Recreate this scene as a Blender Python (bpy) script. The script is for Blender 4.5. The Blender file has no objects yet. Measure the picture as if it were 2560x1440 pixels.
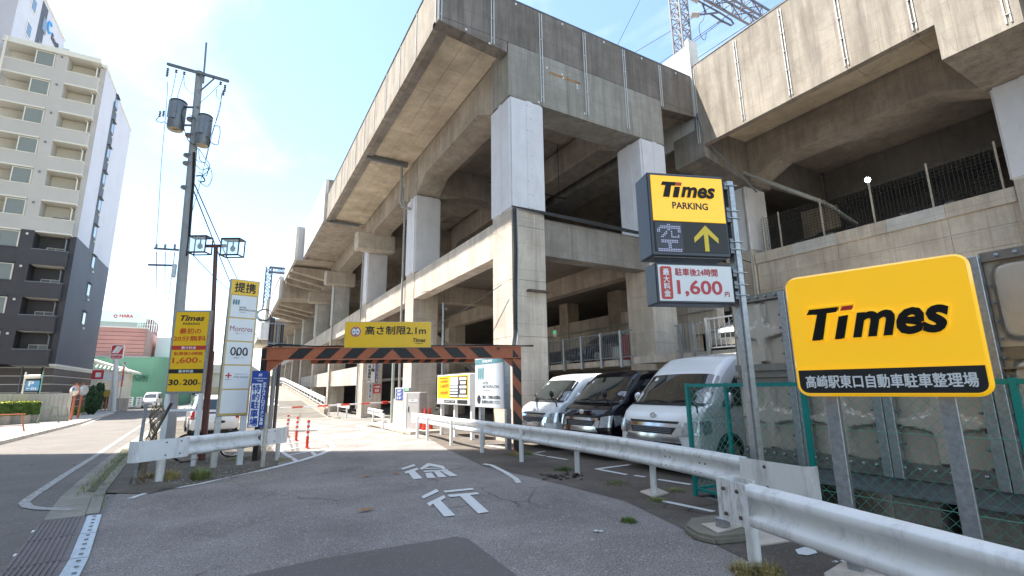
import bpy, bmesh, math, random
from mathutils import Vector, Matrix
R = math.radians
random.seed(11)
sc = bpy.context.scene
COL = sc.collection
# ------------------------------------------------------------------ camera, sky, sun, exposure
CAMH = 1.6
FPX = 1209.2
_p, _r, _y = 0.2028, -0.01299, 0.5197
_Rx = Vector((math.cos(_y), -math.sin(_y), 0)); _Fh = Vector((math.sin(_y), math.cos(_y), 0)); _U = Vector((0, 0, 1))
FW = _Fh * math.cos(_p) + _U * math.sin(_p); _u = -_Fh * math.sin(_p) + _U * math.cos(_p)
XR = _Rx * math.cos(_r) + _u * math.sin(_r); UR = -_Rx * math.sin(_r) + _u * math.cos(_r)
cd = bpy.data.cameras.new('camera'); cam = bpy.data.objects.new('camera', cd); COL.objects.link(cam)
cd.sensor_width = 36; cd.lens = FPX / 2560 * 36; cd.clip_start = 0.05; cd.clip_end = 3000
m = Matrix((XR, UR, -FW)).transposed().to_4x4(); m.translation = Vector((0, 0, CAMH)); cam.matrix_world = m
sc.camera = cam
SUN = Vector((-0.41, 0.27, 1.0)).normalized()
w = bpy.data.worlds.new('World'); sc.world = w; w.use_nodes = True
nt = w.node_tree; nt.nodes.clear()
def N(nt, t, **k):
    n = nt.nodes.new(t)
    for a, b in k.items():
        if a.startswith('i_'):
            n.inputs[a[2:].replace('_', ' ')].default_value = b
        else: setattr(n, a, b)
    return n
out = N(nt, 'ShaderNodeOutputWorld'); bg = N(nt, 'ShaderNodeBackground')
sky = N(nt, 'ShaderNodeTexSky', sky_type='NISHITA', sun_disc=False, sun_elevation=math.asin(SUN.z), sun_rotation=math.atan2(SUN.x, SUN.y), air_density=1.0, dust_density=0.3, ozone_density=5.5, altitude=50)
tc = N(nt, 'ShaderNodeTexCoord'); mp = N(nt, 'ShaderNodeMapping'); mp.inputs['Scale'].default_value = (1, 1, 2.2); mp.inputs['Rotation'].default_value = (0.3, 0.5, 0.9); mp.inputs['Location'].default_value = (1.3, 0, 0)
nz = N(nt, 'ShaderNodeTexNoise', i_Scale=1.5, i_Detail=7.0, i_Roughness=0.55, i_Distortion=0.5)
cr = N(nt, 'ShaderNodeValToRGB'); cr.color_ramp.elements[0].position = 0.46; cr.color_ramp.elements[1].position = 0.86
cr.color_ramp.elements[0].color = (0, 0, 0, 1); cr.color_ramp.elements[1].color = (.5, .5, .5, 1)
mx = N(nt, 'ShaderNodeMix', data_type='RGBA'); mx.inputs[7].default_value = (7.6, 7.9, 7.6, 1)
SKYK = 0.097
L = nt.links
L.new(tc.outputs['Generated'], mp.inputs['Vector']); L.new(mp.outputs[0], nz.inputs['Vector']); L.new(nz.outputs[0], cr.inputs[0])
tn = N(nt, 'ShaderNodeMix', data_type='RGBA', blend_type='MULTIPLY'); tn.inputs[0].default_value = 1; tn.inputs[7].default_value = (1.10, .97, .80, 1)
L.new(cr.outputs[0], mx.inputs[0]); L.new(sky.outputs[0], tn.inputs[6]); L.new(tn.outputs[2], mx.inputs[6]); L.new(mx.outputs[2], bg.inputs[0]); L.new(bg.outputs[0], out.inputs[0])
bg.inputs[1].default_value = SKYK
sd = bpy.data.lights.new('sun', 'SUN'); sd.energy = 2.6; sd.angle = R(0.6); sd.color = (1, .95, .87)
so = bpy.data.objects.new('sun', sd); COL.objects.link(so); so.rotation_euler = SUN.to_track_quat('Z', 'Y').to_euler()
sc.view_settings.view_transform = 'Standard'; sc.view_settings.look = 'None'; sc.view_settings.gamma = 1; sc.view_settings.use_curve_mapping = False
sc.view_settings.exposure = 2.4
sc.render.engine = 'CYCLES'
sc.cycles.max_bounces = 8; sc.cycles.diffuse_bounces = 6; sc.cycles.glossy_bounces = 3; sc.cycles.transmission_bounces = 4; sc.cycles.transparent_max_bounces = 8

# ------------------------------------------------------------------ picking points of the place from the photograph's lines of sight
def ray(px, py):
    return XR * ((px - 1280) / FPX) - UR * ((py - 720) / FPX) + FW
def gz(y):
    return -0.3 * min(1, max(0, (y - 8) / 32))
def G(px, py, dz=0):
    d = ray(px, py); z = 0
    for i in range(12):
        t = (z + dz - CAMH) / d.z; z = gz(t * d.y)
    return Vector((t * d.x, t * d.y, z + dz))
def PX(px, py, X):
    d = ray(px, py); t = X / d.x; return Vector((X, t * d.y, t * d.z + CAMH))
def PY(px, py, Y):
    d = ray(px, py); t = Y / d.y; return Vector((t * d.x, Y, t * d.z + CAMH))
# ------------------------------------------------------------------ materials
MATS = {}
def _new(name):
    m = bpy.data.materials.new(name); m.use_nodes = True; nt = m.node_tree
    b = nt.nodes['Principled BSDF']; MATS[name] = m
    return m, nt, b
def mul(c, k): return tuple(min(1, x * k) for x in c[:3]) + (1,)
def pm(name, c, rough=.5, metal=0., var=.12, scale=6., bump=0., bscale=60., emit=0., spec=.5, coat=0., dirt=0., alpha=None, obj=True):
    m, nt, b = _new(name); L = nt.links
    tc = N(nt, 'ShaderNodeTexCoord'); v = tc.outputs['Object'] if obj else None
    if not obj:
        g = N(nt, 'ShaderNodeNewGeometry'); v = g.outputs['Position']
    n = N(nt, 'ShaderNodeTexNoise', i_Scale=scale, i_Detail=5.0, i_Roughness=.6); L.new(v, n.inputs['Vector'])
    r = N(nt, 'ShaderNodeValToRGB'); r.color_ramp.elements[0].position = .3; r.color_ramp.elements[1].position = .7
    r.color_ramp.elements[0].color = mul(c, 1 - var); r.color_ramp.elements[1].color = mul(c, 1 + var)
    L.new(n.outputs[0], r.inputs[0]); last = r.outputs[0]
    if dirt:
        n2 = N(nt, 'ShaderNodeTexNoise', i_Scale=scale * 2.3, i_Detail=9.0, i_Roughness=.75); mp = N(nt, 'ShaderNodeMapping'); mp.inputs['Scale'].default_value = (1, 1, .25)
        L.new(v, mp.inputs[0]); L.new(mp.outputs[0], n2.inputs['Vector'])
        r2 = N(nt, 'ShaderNodeValToRGB'); r2.color_ramp.elements[0].position = .5; r2.color_ramp.elements[1].position = .72
        r2.color_ramp.elements[0].color = (0, 0, 0, 1); r2.color_ramp.elements[1].color = (dirt,) * 3 + (1,)
        L.new(n2.outputs[0], r2.inputs[0])
        x = N(nt, 'ShaderNodeMix', data_type='RGBA'); x.inputs[7].default_value = (.09, .075, .06, 1)
        L.new(r2.outputs[0], x.inputs[0]); L.new(last, x.inputs[6]); last = x.outputs[2]
    L.new(last, b.inputs['Base Color'])
    b.inputs['Roughness'].default_value = rough; b.inputs['Metallic'].default_value = metal; b.inputs['Specular IOR Level'].default_value = spec
    if coat: b.inputs['Coat Weight'].default_value = coat; b.inputs['Coat Roughness'].default_value = .05
    if bump:
        n3 = N(nt, 'ShaderNodeTexNoise', i_Scale=bscale, i_Detail=4.0); L.new(v, n3.inputs['Vector'])
        bp = N(nt, 'ShaderNodeBump', i_Strength=bump, i_Distance=.02); L.new(n3.outputs[0], bp.inputs['Height']); L.new(bp.outputs[0], b.inputs['Normal'])
    if emit: L.new(last, b.inputs['Emission Color']); b.inputs['Emission Strength'].default_value = emit
    return m
def concrete(name, c, stain=.5, sc_=1., streak=.5, rust=0., rough=.85, boards=0.):
    m, nt, b = _new(name); L = nt.links
    g = N(nt, 'ShaderNodeNewGeometry'); P = g.outputs['Position']
    def noise(scale, detail, rough, mscale=(1, 1, 1)):
        mp = N(nt, 'ShaderNodeMapping'); mp.inputs['Scale'].default_value = mscale; L.new(P, mp.inputs[0])
        n = N(nt, 'ShaderNodeTexNoise', i_Scale=scale, i_Detail=detail, i_Roughness=rough); L.new(mp.outputs[0], n.inputs['Vector']); return n.outputs[0]
    def ramp(v, a, b_, c0, c1):
        r = N(nt, 'ShaderNodeValToRGB'); e = r.color_ramp.elements; e[0].position = a; e[1].position = b_; e[0].color = c0; e[1].color = c1; L.new(v, r.inputs[0]); return r.outputs[0]
    base = ramp(noise(.9 * sc_, 8., .65), .3, .72, mul(c, .74), mul(c, 1.18))
    def mixin(fac, colr, base, mode='MIX'):
        x = N(nt, 'ShaderNodeMix', data_type='RGBA', blend_type=mode); L.new(fac, x.inputs[0]); L.new(base, x.inputs[6]); x.inputs[7].default_value = colr; return x.outputs[2]
    K = lambda k: (k, k, k, 1)
    if streak:
        base = mixin(ramp(noise(2.6 * sc_, 6., .7, (1, 1, .07)), .45, .72, K(0), K(streak)), mul(c, .42), base)
    if stain:
        base = mixin(ramp(noise(.35 * sc_, 9., .72), .48, .7, K(0), K(stain)), (c[0] * .38, c[1] * .34, c[2] * .3, 1), base)
    base = mixin(ramp(noise(1.4 * sc_, 8., .7, (1.1, .9, .2)), .58, .78, K(0), K(.5)), mul(c, 1.5), base)
    # rain streaks: fine dark runs and a few pale lime runs
    base = mixin(ramp(noise(9., 3., .6, (1, 1, .035)), .56, .74, K(0), K(.55 * min(1, streak + .25))), mul(c, .45), base)
    base = mixin(ramp(noise(13., 3., .6, (1, 1, .03)), .66, .78, K(0), K(.5)), mul(c, 1.75), base)
    # formwork joints, faint and broken
    sx = N(nt, 'ShaderNodeSeparateXYZ'); L.new(P, sx.inputs[0]); jn = noise(1.3, 4., .6)
    xy = N(nt, 'ShaderNodeMath', operation='ADD'); L.new(sx.outputs[0], xy.inputs[0]); L.new(sx.outputs[1], xy.inputs[1])
    for src_, step_ in ((sx.outputs[2], .9), (xy.outputs[0], 1.8)):
        dv_ = N(nt, 'ShaderNodeMath', operation='MULTIPLY'); dv_.inputs[1].default_value = 1 / step_; L.new(src_, dv_.inputs[0])
        fr_ = N(nt, 'ShaderNodeMath', operation='FRACT'); L.new(dv_.outputs[0], fr_.inputs[0])
        lt_ = N(nt, 'ShaderNodeMath', operation='LESS_THAN'); lt_.inputs[1].default_value = .014 / step_; L.new(fr_.outputs[0], lt_.inputs[0])
        ml_ = N(nt, 'ShaderNodeMath', operation='MULTIPLY'); L.new(lt_.outputs[0], ml_.inputs[0]); L.new(ramp(jn, .35, .6, K(.15), K(.8)), ml_.inputs[1])
        base = mixin(ml_.outputs[0], mul(c, .42), base)
    # tie holes and hairline cracks
    vt = N(nt, 'ShaderNodeTexVoronoi', i_Scale=1.15, i_Randomness=.12); L.new(P, vt.inputs['Vector'])
    base = mixin(ramp(vt.outputs['Distance'], .022, .03, K(.75), K(0)), mul(c, .25), base)
    ve = N(nt, 'ShaderNodeTexVoronoi', feature='DISTANCE_TO_EDGE', i_Scale=.55); nn = N(nt, 'ShaderNodeTexNoise', i_Scale=1.7, i_Detail=7.); L.new(P, nn.inputs['Vector'])
    ad = N(nt, 'ShaderNodeMix', data_type='RGBA'); ad.inputs[0].default_value = .3; L.new(P, ad.inputs[6]); L.new(nn.outputs['Color'], ad.inputs[7]); L.new(ad.outputs[2], ve.inputs['Vector'])
    base = mixin(ramp(ve.outputs['Distance'], .0, .005, K(.32), K(0)), mul(c, .4), base)
    if rust:
        base = mixin(ramp(noise(1.1, 8., .75, (1, 1, .15)), .6, .75, K(0), K(rust)), (.16, .085, .045, 1), base)
    fine = noise(38, 5., .7)
    base = mixin(ramp(fine, .3, .8, K(.22), K(0)), mul(c, .6), base)
    if boards:
        wv = N(nt, 'ShaderNodeTexWave', wave_type='BANDS', bands_direction='Z', i_Scale=boards, i_Distortion=.15)
        L.new(P, wv.inputs[0]); base = mixin(ramp(wv.outputs[0], .0, .06, K(.45), K(0)), mul(c, .45), base)
    L.new(base, b.inputs['Base Color']); b.inputs['Roughness'].default_value = rough; b.inputs['Specular IOR Level'].default_value = .3
    bp = N(nt, 'ShaderNodeBump', i_Strength=.6, i_Distance=.015); L.new(fine, bp.inputs['Height']); L.new(bp.outputs[0], b.inputs['Normal'])
    return m
def asphalt(name, c, speck=.5, crack=.0, patch=.25, scale=1.):
    m, nt, b = _new(name); L = nt.links
    g = N(nt, 'ShaderNodeNewGeometry'); P = g.outputs['Position']
    def ramp(v, a, b_, c0, c1):
        r = N(nt, 'ShaderNodeValToRGB'); e = r.color_ramp.elements; e[0].position = a; e[1].position = b_; e[0].color = c0; e[1].color = c1; L.new(v, r.inputs[0]); return r.outputs[0]
    def noise(s, d, r_):
        n = N(nt, 'ShaderNodeTexNoise', i_Scale=s, i_Detail=d, i_Roughness=r_); L.new(P, n.inputs['Vector']); return n.outputs[0]
    K = lambda k: (k, k, k, 1)
    base = ramp(noise(.6, 8., .65), .3, .7, mul(c, 1 - patch), mul(c, 1 + patch))
    sp = noise(75 * scale, 3., .8)
    x = N(nt, 'ShaderNodeMix', data_type='RGBA', blend_type='MULTIPLY'); x.inputs[0].default_value = 1; L.new(base, x.inputs[6]); L.new(ramp(sp, .32, .68, K(1 - speck), K(1 + speck)), x.inputs[7]); base = x.outputs[2]
    vo = N(nt, 'ShaderNodeTexVoronoi', i_Scale=48. * scale); L.new(P, vo.inputs['Vector'])
    x = N(nt, 'ShaderNodeMix', data_type='RGBA'); L.new(ramp(vo.outputs['Color'], .78, .95, K(0), K(.55)), x.inputs[0]); L.new(base, x.inputs[6]); x.inputs[7].default_value = mul(c, 2.1); base = x.outputs[2]
    if crack:
        v2 = N(nt, 'ShaderNodeTexVoronoi', feature='DISTANCE_TO_EDGE', i_Scale=.7)
        nn = N(nt, 'ShaderNodeTexNoise', i_Scale=2.2, i_Detail=6.); L.new(P, nn.inputs['Vector'])
        ad = N(nt, 'ShaderNodeMix', data_type='RGBA'); ad.inputs[0].default_value = .22; L.new(P, ad.inputs[6]); L.new(nn.outputs['Color'], ad.inputs[7]); L.new(ad.outputs[2], v2.inputs['Vector'])
        mask = ramp(noise(.35, 3., .5), .5, .62, K(0), K(crack))
        cm = N(nt, 'ShaderNodeMix', data_type='RGBA', blend_type='MULTIPLY'); cm.inputs[0].default_value = 1
        L.new(ramp(v2.outputs[0], .0, .012, K(1), K(0)), cm.inputs[6]); L.new(mask, cm.inputs[7])
        x = N(nt, 'ShaderNodeMix', data_type='RGBA'); L.new(cm.outputs[2], x.inputs[0]); L.new(base, x.inputs[6]); x.inputs[7].default_value = (.012, .012, .011, 1); base = x.outputs[2]
    L.new(base, b.inputs['Base Color']); b.inputs['Roughness'].default_value = .88; b.inputs['Specular IOR Level'].default_value = .35
    bp = N(nt, 'ShaderNodeBump', i_Strength=.7, i_Distance=.008); L.new(sp, bp.inputs['Height']); L.new(bp.outputs[0], b.inputs['Normal'])
    return m
def glass(name, c=(.03, .035, .04), rough=.04):
    m, nt, b = _new(name); b.inputs['Base Color'].default_value = c + (1,); b.inputs['Roughness'].default_value = rough
    b.inputs['Specular IOR Level'].default_value = .9; b.inputs['Coat Weight'].default_value = .6; b.inputs['Coat Roughness'].default_value = .02
    return m
def paintline(name, c, wear=.5, scale=9.):
    """road paint with worn holes: transparent where the paint has gone"""
    m, nt, b = _new(name); L = nt.links
    g = N(nt, 'ShaderNodeNewGeometry'); P = g.outputs['Position']
    n = N(nt, 'ShaderNodeTexNoise', i_Scale=scale, i_Detail=10., i_Roughness=.85); L.new(P, n.inputs['Vector'])
    n2 = N(nt, 'ShaderNodeTexNoise', i_Scale=70., i_Detail=3.); L.new(P, n2.inputs['Vector'])
    r = N(nt, 'ShaderNodeValToRGB'); e = r.color_ramp.elements; e[0].position = .2; e[1].position = .8; e[0].color = mul(c, .72); e[1].color = c + (1,); L.new(n2.outputs[0], r.inputs[0]); L.new(r.outputs[0], b.inputs['Base Color'])
    ra = N(nt, 'ShaderNodeValToRGB'); e = ra.color_ramp.elements; e[0].position = .30 + wear * .25; e[1].position = .34 + wear * .25; e[0].color = (0, 0, 0, 1); e[1].color = (1, 1, 1, 1); L.new(n.outputs[0], ra.inputs[0]); L.new(ra.outputs[0], b.inputs['Alpha'])
    b.inputs['Roughness'].default_value = .7
    return m
M_CONC = concrete('viaduct_concrete', (.52, .445, .365), stain=.7, streak=.6)
M_CLIT = concrete('pale_concrete', (.68, .60, .51), stain=.45, streak=.6)
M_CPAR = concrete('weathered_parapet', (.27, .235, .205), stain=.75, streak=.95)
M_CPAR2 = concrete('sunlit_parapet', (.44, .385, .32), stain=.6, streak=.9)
M_CBEAM = concrete('stained_beam', (.34, .31, .275), stain=.75, streak=.8)
M_CWHT = concrete('white_parapet', (.66, .65, .62), stain=.12, streak=.4)
M_CSOF = concrete('soffit_concrete', (.72, .62, .47), stain=.75, streak=.0, rust=.25)
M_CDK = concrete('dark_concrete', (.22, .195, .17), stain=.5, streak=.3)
M_JACK = pm('painted_jacket', (.72, .71, .74), rough=.55, var=.06, scale=1.5, dirt=.12, obj=False)
M_GALV = pm('galvanised_steel', (.38, .40, .42), rough=.42, metal=.75, var=.22, scale=22, obj=False, dirt=.1)
M_GALVD = pm('dull_galvanised_steel', (.20, .215, .235), rough=.5, metal=.4, var=.2, scale=16, obj=False)
M_PIPE = pm('drain_pipe', (.36, .36, .34), rough=.5, var=.15, dirt=.3)
M_COVER = pm('joint_cover_strip', (.62, .62, .60), rough=.45, var=.1, metal=.2)
M_BLACK = pm('black_plastic', (.015, .015, .016), rough=.45, var=.2)
M_CABLE = pm('black_cable', (.02, .02, .022), rough=.55, var=.2)
M_WHITE = pm('white_paint', (.78, .79, .80), rough=.35, var=.04, dirt=.15)
M_ASPH = asphalt('driveway_asphalt', (.24, .215, .20), crack=.8, speck=.75, patch=.3, scale=.8)
M_ASPH2 = asphalt('street_asphalt', (.165, .148, .132), crack=.7, speck=.6, patch=.15)
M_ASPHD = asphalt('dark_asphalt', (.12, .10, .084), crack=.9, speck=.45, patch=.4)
M_PATCH = asphalt('new_asphalt_patch', (.15, .134, .124), speck=.25, patch=.1, scale=1.4)
M_LINE = paintline('road_paint', (.78, .79, .78), wear=.22, scale=12)
M_LINEW = paintline('worn_road_paint', (.75, .75, .73), wear=.42, scale=14)
M_GLASS = glass('dark_glass')
# ------------------------------------------------------------------ mesh helpers
MW = {}
def mwof(o): return MW.get(o.name, Matrix.Identity(4))
class MB:
    def __init__(s, M=None): s.v = []; s.f = []; s.M = M
    def add(s, vs, fs):
        n = len(s.v)
        for p in vs:
            p = Vector(p); s.v.append(s.M @ p if s.M else p)
        s.f += [tuple(i + n for i in f) for f in fs]; return s
    def box(s, x0, x1, y0, y1, z0, z1):
        return s.add([(x0, y0, z0), (x1, y0, z0), (x1, y1, z0), (x0, y1, z0), (x0, y0, z1), (x1, y0, z1), (x1, y1, z1), (x0, y1, z1)],
                     [(0, 3, 2, 1), (4, 5, 6, 7), (0, 1, 5, 4), (1, 2, 6, 5), (2, 3, 7, 6), (3, 0, 4, 7)])
    def cbox(s, c, d): return s.box(c[0] - d[0] / 2, c[0] + d[0] / 2, c[1] - d[1] / 2, c[1] + d[1] / 2, c[2] - d[2] / 2, c[2] + d[2] / 2)
    def bar(s, p, q, w, h, up=(0, 0, 1)):
        p = Vector(p); q = Vector(q); d = (q - p).normalized(); u = Vector(up)
        if abs(d.dot(u)) > .98: u = Vector((0, 1, 0)) if abs(d.y) < .9 else Vector((1, 0, 0))
        a = d.cross(u).normalized() * (w / 2); b = a.cross(d).normalized() * (h / 2)
        vs = [p - a - b, p + a - b, p + a + b, p - a + b, q - a - b, q + a - b, q + a + b, q - a + b]
        return s.add(vs, [(0, 1, 2, 3), (7, 6, 5, 4), (0, 4, 5, 1), (1, 5, 6, 2), (2, 6, 7, 3), (3, 7, 4, 0)])
    def tube(s, pts, r, n=6, caps=True):
        pts = [Vector(p) for p in pts]; rs = r if isinstance(r, (list, tuple)) else [r] * len(pts)
        vs = []; ref = None
        for i, p in enumerate(pts):
            d = (pts[min(i + 1, len(pts) - 1)] - pts[max(i - 1, 0)])
            d = d.normalized() if d.length > 1e-9 else Vector((0, 0, 1))
            if ref is None: ref = Vector((1, 0, 0)) if abs(d.x) < .8 else Vector((0, 1, 0))
            a = (ref - d * ref.dot(d)); a = a.normalized() if a.length > 1e-6 else d.orthogonal().normalized(); ref = a
            b = d.cross(a)
            for k in range(n):
                t = 2 * math.pi * k / n; vs.append(p + (a * math.cos(t) + b * math.sin(t)) * rs[i])
        fs = [(i * n + k, i * n + (k + 1) % n, (i + 1) * n + (k + 1) % n, (i + 1) * n + k) for i in range(len(pts) - 1) for k in range(n)]
        if caps: fs += [tuple(range(n))[::-1], tuple((len(pts) - 1) * n + k for k in range(n))]
        return s.add(vs, fs)
    def cyl(s, p, q, r, n=12, r2=None): return s.tube([p, q], [r, r if r2 is None else r2], n)
    def prism(s, poly, d):
        n = len(poly); d = Vector(d); poly = [Vector(p) for p in poly]
        return s.add(poly + [p + d for p in poly], [tuple(range(n))[::-1], tuple(range(n, 2 * n))] + [(i, (i + 1) % n, n + (i + 1) % n, n + i) for i in range(n)])
    def poly(s, pts): return s.add(pts, [tuple(range(len(pts)))])
    def ball(s, c, r, n=8, k=6, sz=(1, 1, 1)):
        vs = []; c = Vector(c)
        for i in range(k + 1):
            a = math.pi * i / k
            for j in range(n):
                t = 2 * math.pi * j / n; vs.append(c + Vector((math.sin(a) * math.cos(t) * r * sz[0], math.sin(a) * math.sin(t) * r * sz[1], math.cos(a) * r * sz[2])))
        return s.add(vs, [(i * n + j, (i + 1) * n + j, (i + 1) * n + (j + 1) % n, i * n + (j + 1) % n) for i in range(k) for j in range(n)])
    def obj(s, name, mat, parent=None, label=None, kind=None, smooth=False, bevel=0., segs=1, local=False, group=None):
        me = bpy.data.meshes.new(name)
        vs = s.v
        if parent is not None and not local:
            Mi = mwof(parent).inverted(); vs = [Mi @ p for p in vs]
        me.from_pydata([tuple(p) for p in vs], [], s.f); me.update()
        if bevel or smooth:
            bm = bmesh.new(); bm.from_mesh(me); bmesh.ops.remove_doubles(bm, verts=bm.verts, dist=1e-5)
            bmesh.ops.recalc_face_normals(bm, faces=bm.faces)
            if bevel:
                es = [e for e in bm.edges if len(e.link_faces) == 2 and e.calc_face_angle(0) > .5]
                bmesh.ops.bevel(bm, geom=es, offset=bevel, segments=segs, affect='EDGES', clamp_overlap=True)
            if smooth:
                for f in bm.faces: f.smooth = True
                for e in bm.edges:
                    if len(e.link_faces) == 2 and e.calc_face_angle(0) > .7: e.smooth = False
            bm.to_mesh(me); bm.free()
        me.materials.append(mat)
        o = bpy.data.objects.new(name, me); COL.objects.link(o)
        if parent is not None: o.parent = parent; MW[o.name] = mwof(parent)
        else: MW[o.name] = Matrix.Identity(4)
        if label: o['label'] = label
        if kind: o['kind'] = kind
        if group: o['group'] = group
        return o
def thing(name, label, cat, loc=(0, 0, 0), rz=0., group=None):
    o = bpy.data.objects.new(name, None); COL.objects.link(o); o.location = loc; o.rotation_euler = (0, 0, rz)
    o.empty_display_size = .2; o['label'] = label; o['category'] = cat
    if group: o['group'] = group
    MW[o.name] = Matrix.Translation(Vector(loc)) @ Matrix.Rotation(rz, 4, 'Z'); return o
def tag(o, label, cat, group=None):
    o['label'] = label; o['category'] = cat
    if group: o['group'] = group
    return o
def part(name, mat, parent, *boxes, **k):
    mb = MB()
    for b in boxes: mb.box(*b)
    return mb.obj(name, mat, parent, **k)
def dup(o, parent, mat=None):
    c = o.copy(); COL.objects.link(c); c.parent = parent; return c
def copy_thing(root, loc, rz=0., label=None, group=None):
    r = root.copy(); COL.objects.link(r); r.location = loc; r.rotation_euler = (0, 0, rz)
    MW[r.name] = Matrix.Translation(Vector(loc)) @ Matrix.Rotation(rz, 4, 'Z')
    if label: r['label'] = label
    if group: r['group'] = group
    for ch in list(root.children):
        c = dup(ch, r)
        for g in list(ch.children): dup(g, c)
    return r
def piece(src, parent, off):
    """a copy of one part sharing its mesh, moved by off"""
    c = src.copy(); COL.objects.link(c); c.parent = parent; c.location = Vector(src.location) + Vector(off); return c
def clip(poly, a, lo):
    """clip polygon (x,y) to y>=a (lo) or y<=a"""
    o = []
    for i in range(len(poly)):
        p = poly[i]; q = poly[(i + 1) % len(poly)]
        ip = (p[1] >= a) if lo else (p[1] <= a); iq = (q[1] >= a) if lo else (q[1] <= a)
        if ip: o.append(p)
        if ip != iq:
            t = (a - p[1]) / (q[1] - p[1]); o.append((p[0] + t * (q[0] - p[0]), a))
    return o
def sheet_mb(poly, dz, mb=None):
    mb = mb or MB(); poly = [(p[0], p[1]) for p in poly]
    for lo, hi in ((-1e4, 8), (8, 40), (40, 1e4)):
        q = clip(clip(poly, lo, True), hi, False)
        if len(q) >= 3: mb.poly([(x, y, gz(y) + dz) for x, y in q])
    return mb
def sheet(name, poly, dz, mat, kind='structure', **k):
    return sheet_mb(poly, dz).obj(name, mat, kind=kind, **k)
_fc = {}
def text_mesh(s, bold=.0, shear=0., spacing=1., ext=0., bev=0.):
    key = (s, bold, shear, spacing, ext)
    if key not in _fc:
        cu = bpy.data.curves.new('t', 'FONT'); cu.body = s; cu.size = 1; cu.offset = bold; cu.shear = shear; cu.space_character = spacing
        cu.resolution_u = 3; cu.extrude = ext; cu.bevel_depth = bev; cu.bevel_resolution = 1; cu.align_x = 'LEFT'
        o = bpy.data.objects.new('t', cu); COL.objects.link(o)
        dg = bpy.context.evaluated_depsgraph_get(); me = bpy.data.meshes.new_from_object(o.evaluated_get(dg))
        vs = [v.co.copy() for v in me.vertices]; fs = [tuple(p.vertices) for p in me.polygons]
        bpy.data.objects.remove(o); bpy.data.curves.remove(cu); bpy.data.meshes.remove(me)
        _fc[key] = (vs, fs)
    return _fc[key]
def cjk(s): return any(ord(c) > 0x2fff for c in s)
def thick(mb, M, vs, fs, kx, ky, cx, cy, w, d):
    for a, b, c in ((0, 0, 0), (d, 0, .0005), (-d, 0, .001), (0, d, .0015), (0, -d, .002)):
        mb.add([(v.x * kx + cx + a, v.y * ky + cy + b, w + c) for v in vs], fs)
def lettering(s, mat, parent, M, u0, u1, v0, v1, w=.004, bold=.0, shear=0., keep=False, name='lettering', spacing=1., rot=False, label=None):
    """fit text s into the rectangle u0..u1 x v0..v1 of board frame M, w proud of the board"""
    cb_ = cjk(s) and bold; vs, fs = text_mesh(s, 0 if cb_ else bold, shear, spacing)
    if not vs: return None
    x0 = min(v.x for v in vs); x1 = max(v.x for v in vs); y0 = min(v.y for v in vs); y1 = max(v.y for v in vs)
    kx = (u1 - u0) / max(1e-6, x1 - x0); ky = (v1 - v0) / max(1e-6, y1 - y0)
    if keep:
        k = min(kx, ky); cx = (u0 + u1) / 2 - (x0 + x1) / 2 * k; cy = (v0 + v1) / 2 - (y0 + y1) / 2 * k; kx = ky = k
    else: cx = u0 - x0 * kx; cy = v0 - y0 * ky
    mb = MB(M)
    if cb_: thick(mb, M, vs, fs, kx, ky, cx, cy, w, .022 * ky)
    else: mb.add([(v.x * kx + cx, v.y * ky + cy, w) for v in vs], fs)
    return mb.obj(name, mat, parent, label=label)
def vtext(s, mat, parent, M, u0, u1, v0, v1, w=.004, bold=.02):
    """vertical Japanese lettering: one glyph below the other, one object"""
    n = len(s); mb = MB(M); h = (v1 - v0) / n
    for i, ch in enumerate(s):
        vs, fs = text_mesh(ch)
        if not vs: continue
        x0 = min(v.x for v in vs); x1 = max(v.x for v in vs); y0 = min(v.y for v in vs); y1 = max(v.y for v in vs)
        k = min((u1 - u0) / max(.75, x1 - x0), h * .9 / max(.75, y1 - y0))
        cx = (u0 + u1) / 2; cy = v1 - h * (i + .5)
        if ch == 'ー':
            mb.add([((-(v.y - (y0 + y1) / 2)) * k + cx, (v.x - (x0 + x1) / 2) * k + cy, w) for v in vs], fs)
        else: thick(mb, M, vs, fs, k, k, cx - (x0 + x1) / 2 * k, cy - (y0 + y1) / 2 * k, w, .03 * k)
    return mb.obj('lettering', mat, parent)
def frame(o, r, up=(0, 0, 1)):
    """board frame: origin o, right vector r, up; normal = r x up (towards the reader)"""
    r = Vector(r).normalized(); up = Vector(up).normalized(); n = r.cross(up)
    M = Matrix((r, up, n)).transposed().to_4x4(); M.translation = Vector(o); return M
def rrect(u0, u1, v0, v1, r, n=5):
    o = []
    for cx, cy, a in ((u1 - r, v1 - r, 0), (u0 + r, v1 - r, 90), (u0 + r, v0 + r, 180), (u1 - r, v0 + r, 270)):
        for i in range(n + 1):
            t = R(a + 90 * i / n); o.append((cx + r * math.cos(t), cy + r * math.sin(t)))
    return o
def slab(M, poly, w0, w1):
    return MB(M).prism([(u, v, w0) for u, v in poly], (0, 0, w1 - w0))
# ================================================================== THE SETTING
sheet('ground', [(-400, -60), (6.25, -60), (6.25, 5.2), (30, 5.2), (30, -60), (400, -60), (400, 600), (-400, 600)], -.012, asphalt('far_ground', (.2, .19, .175), speck=.2, patch=.2))
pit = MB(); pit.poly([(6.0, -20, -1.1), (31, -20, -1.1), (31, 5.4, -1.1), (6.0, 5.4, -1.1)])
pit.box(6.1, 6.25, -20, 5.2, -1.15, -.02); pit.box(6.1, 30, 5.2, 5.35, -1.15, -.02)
pit.obj('tank_pit', concrete('pit_concrete', (.06, .055, .05), streak=.2), kind='structure')
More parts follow.
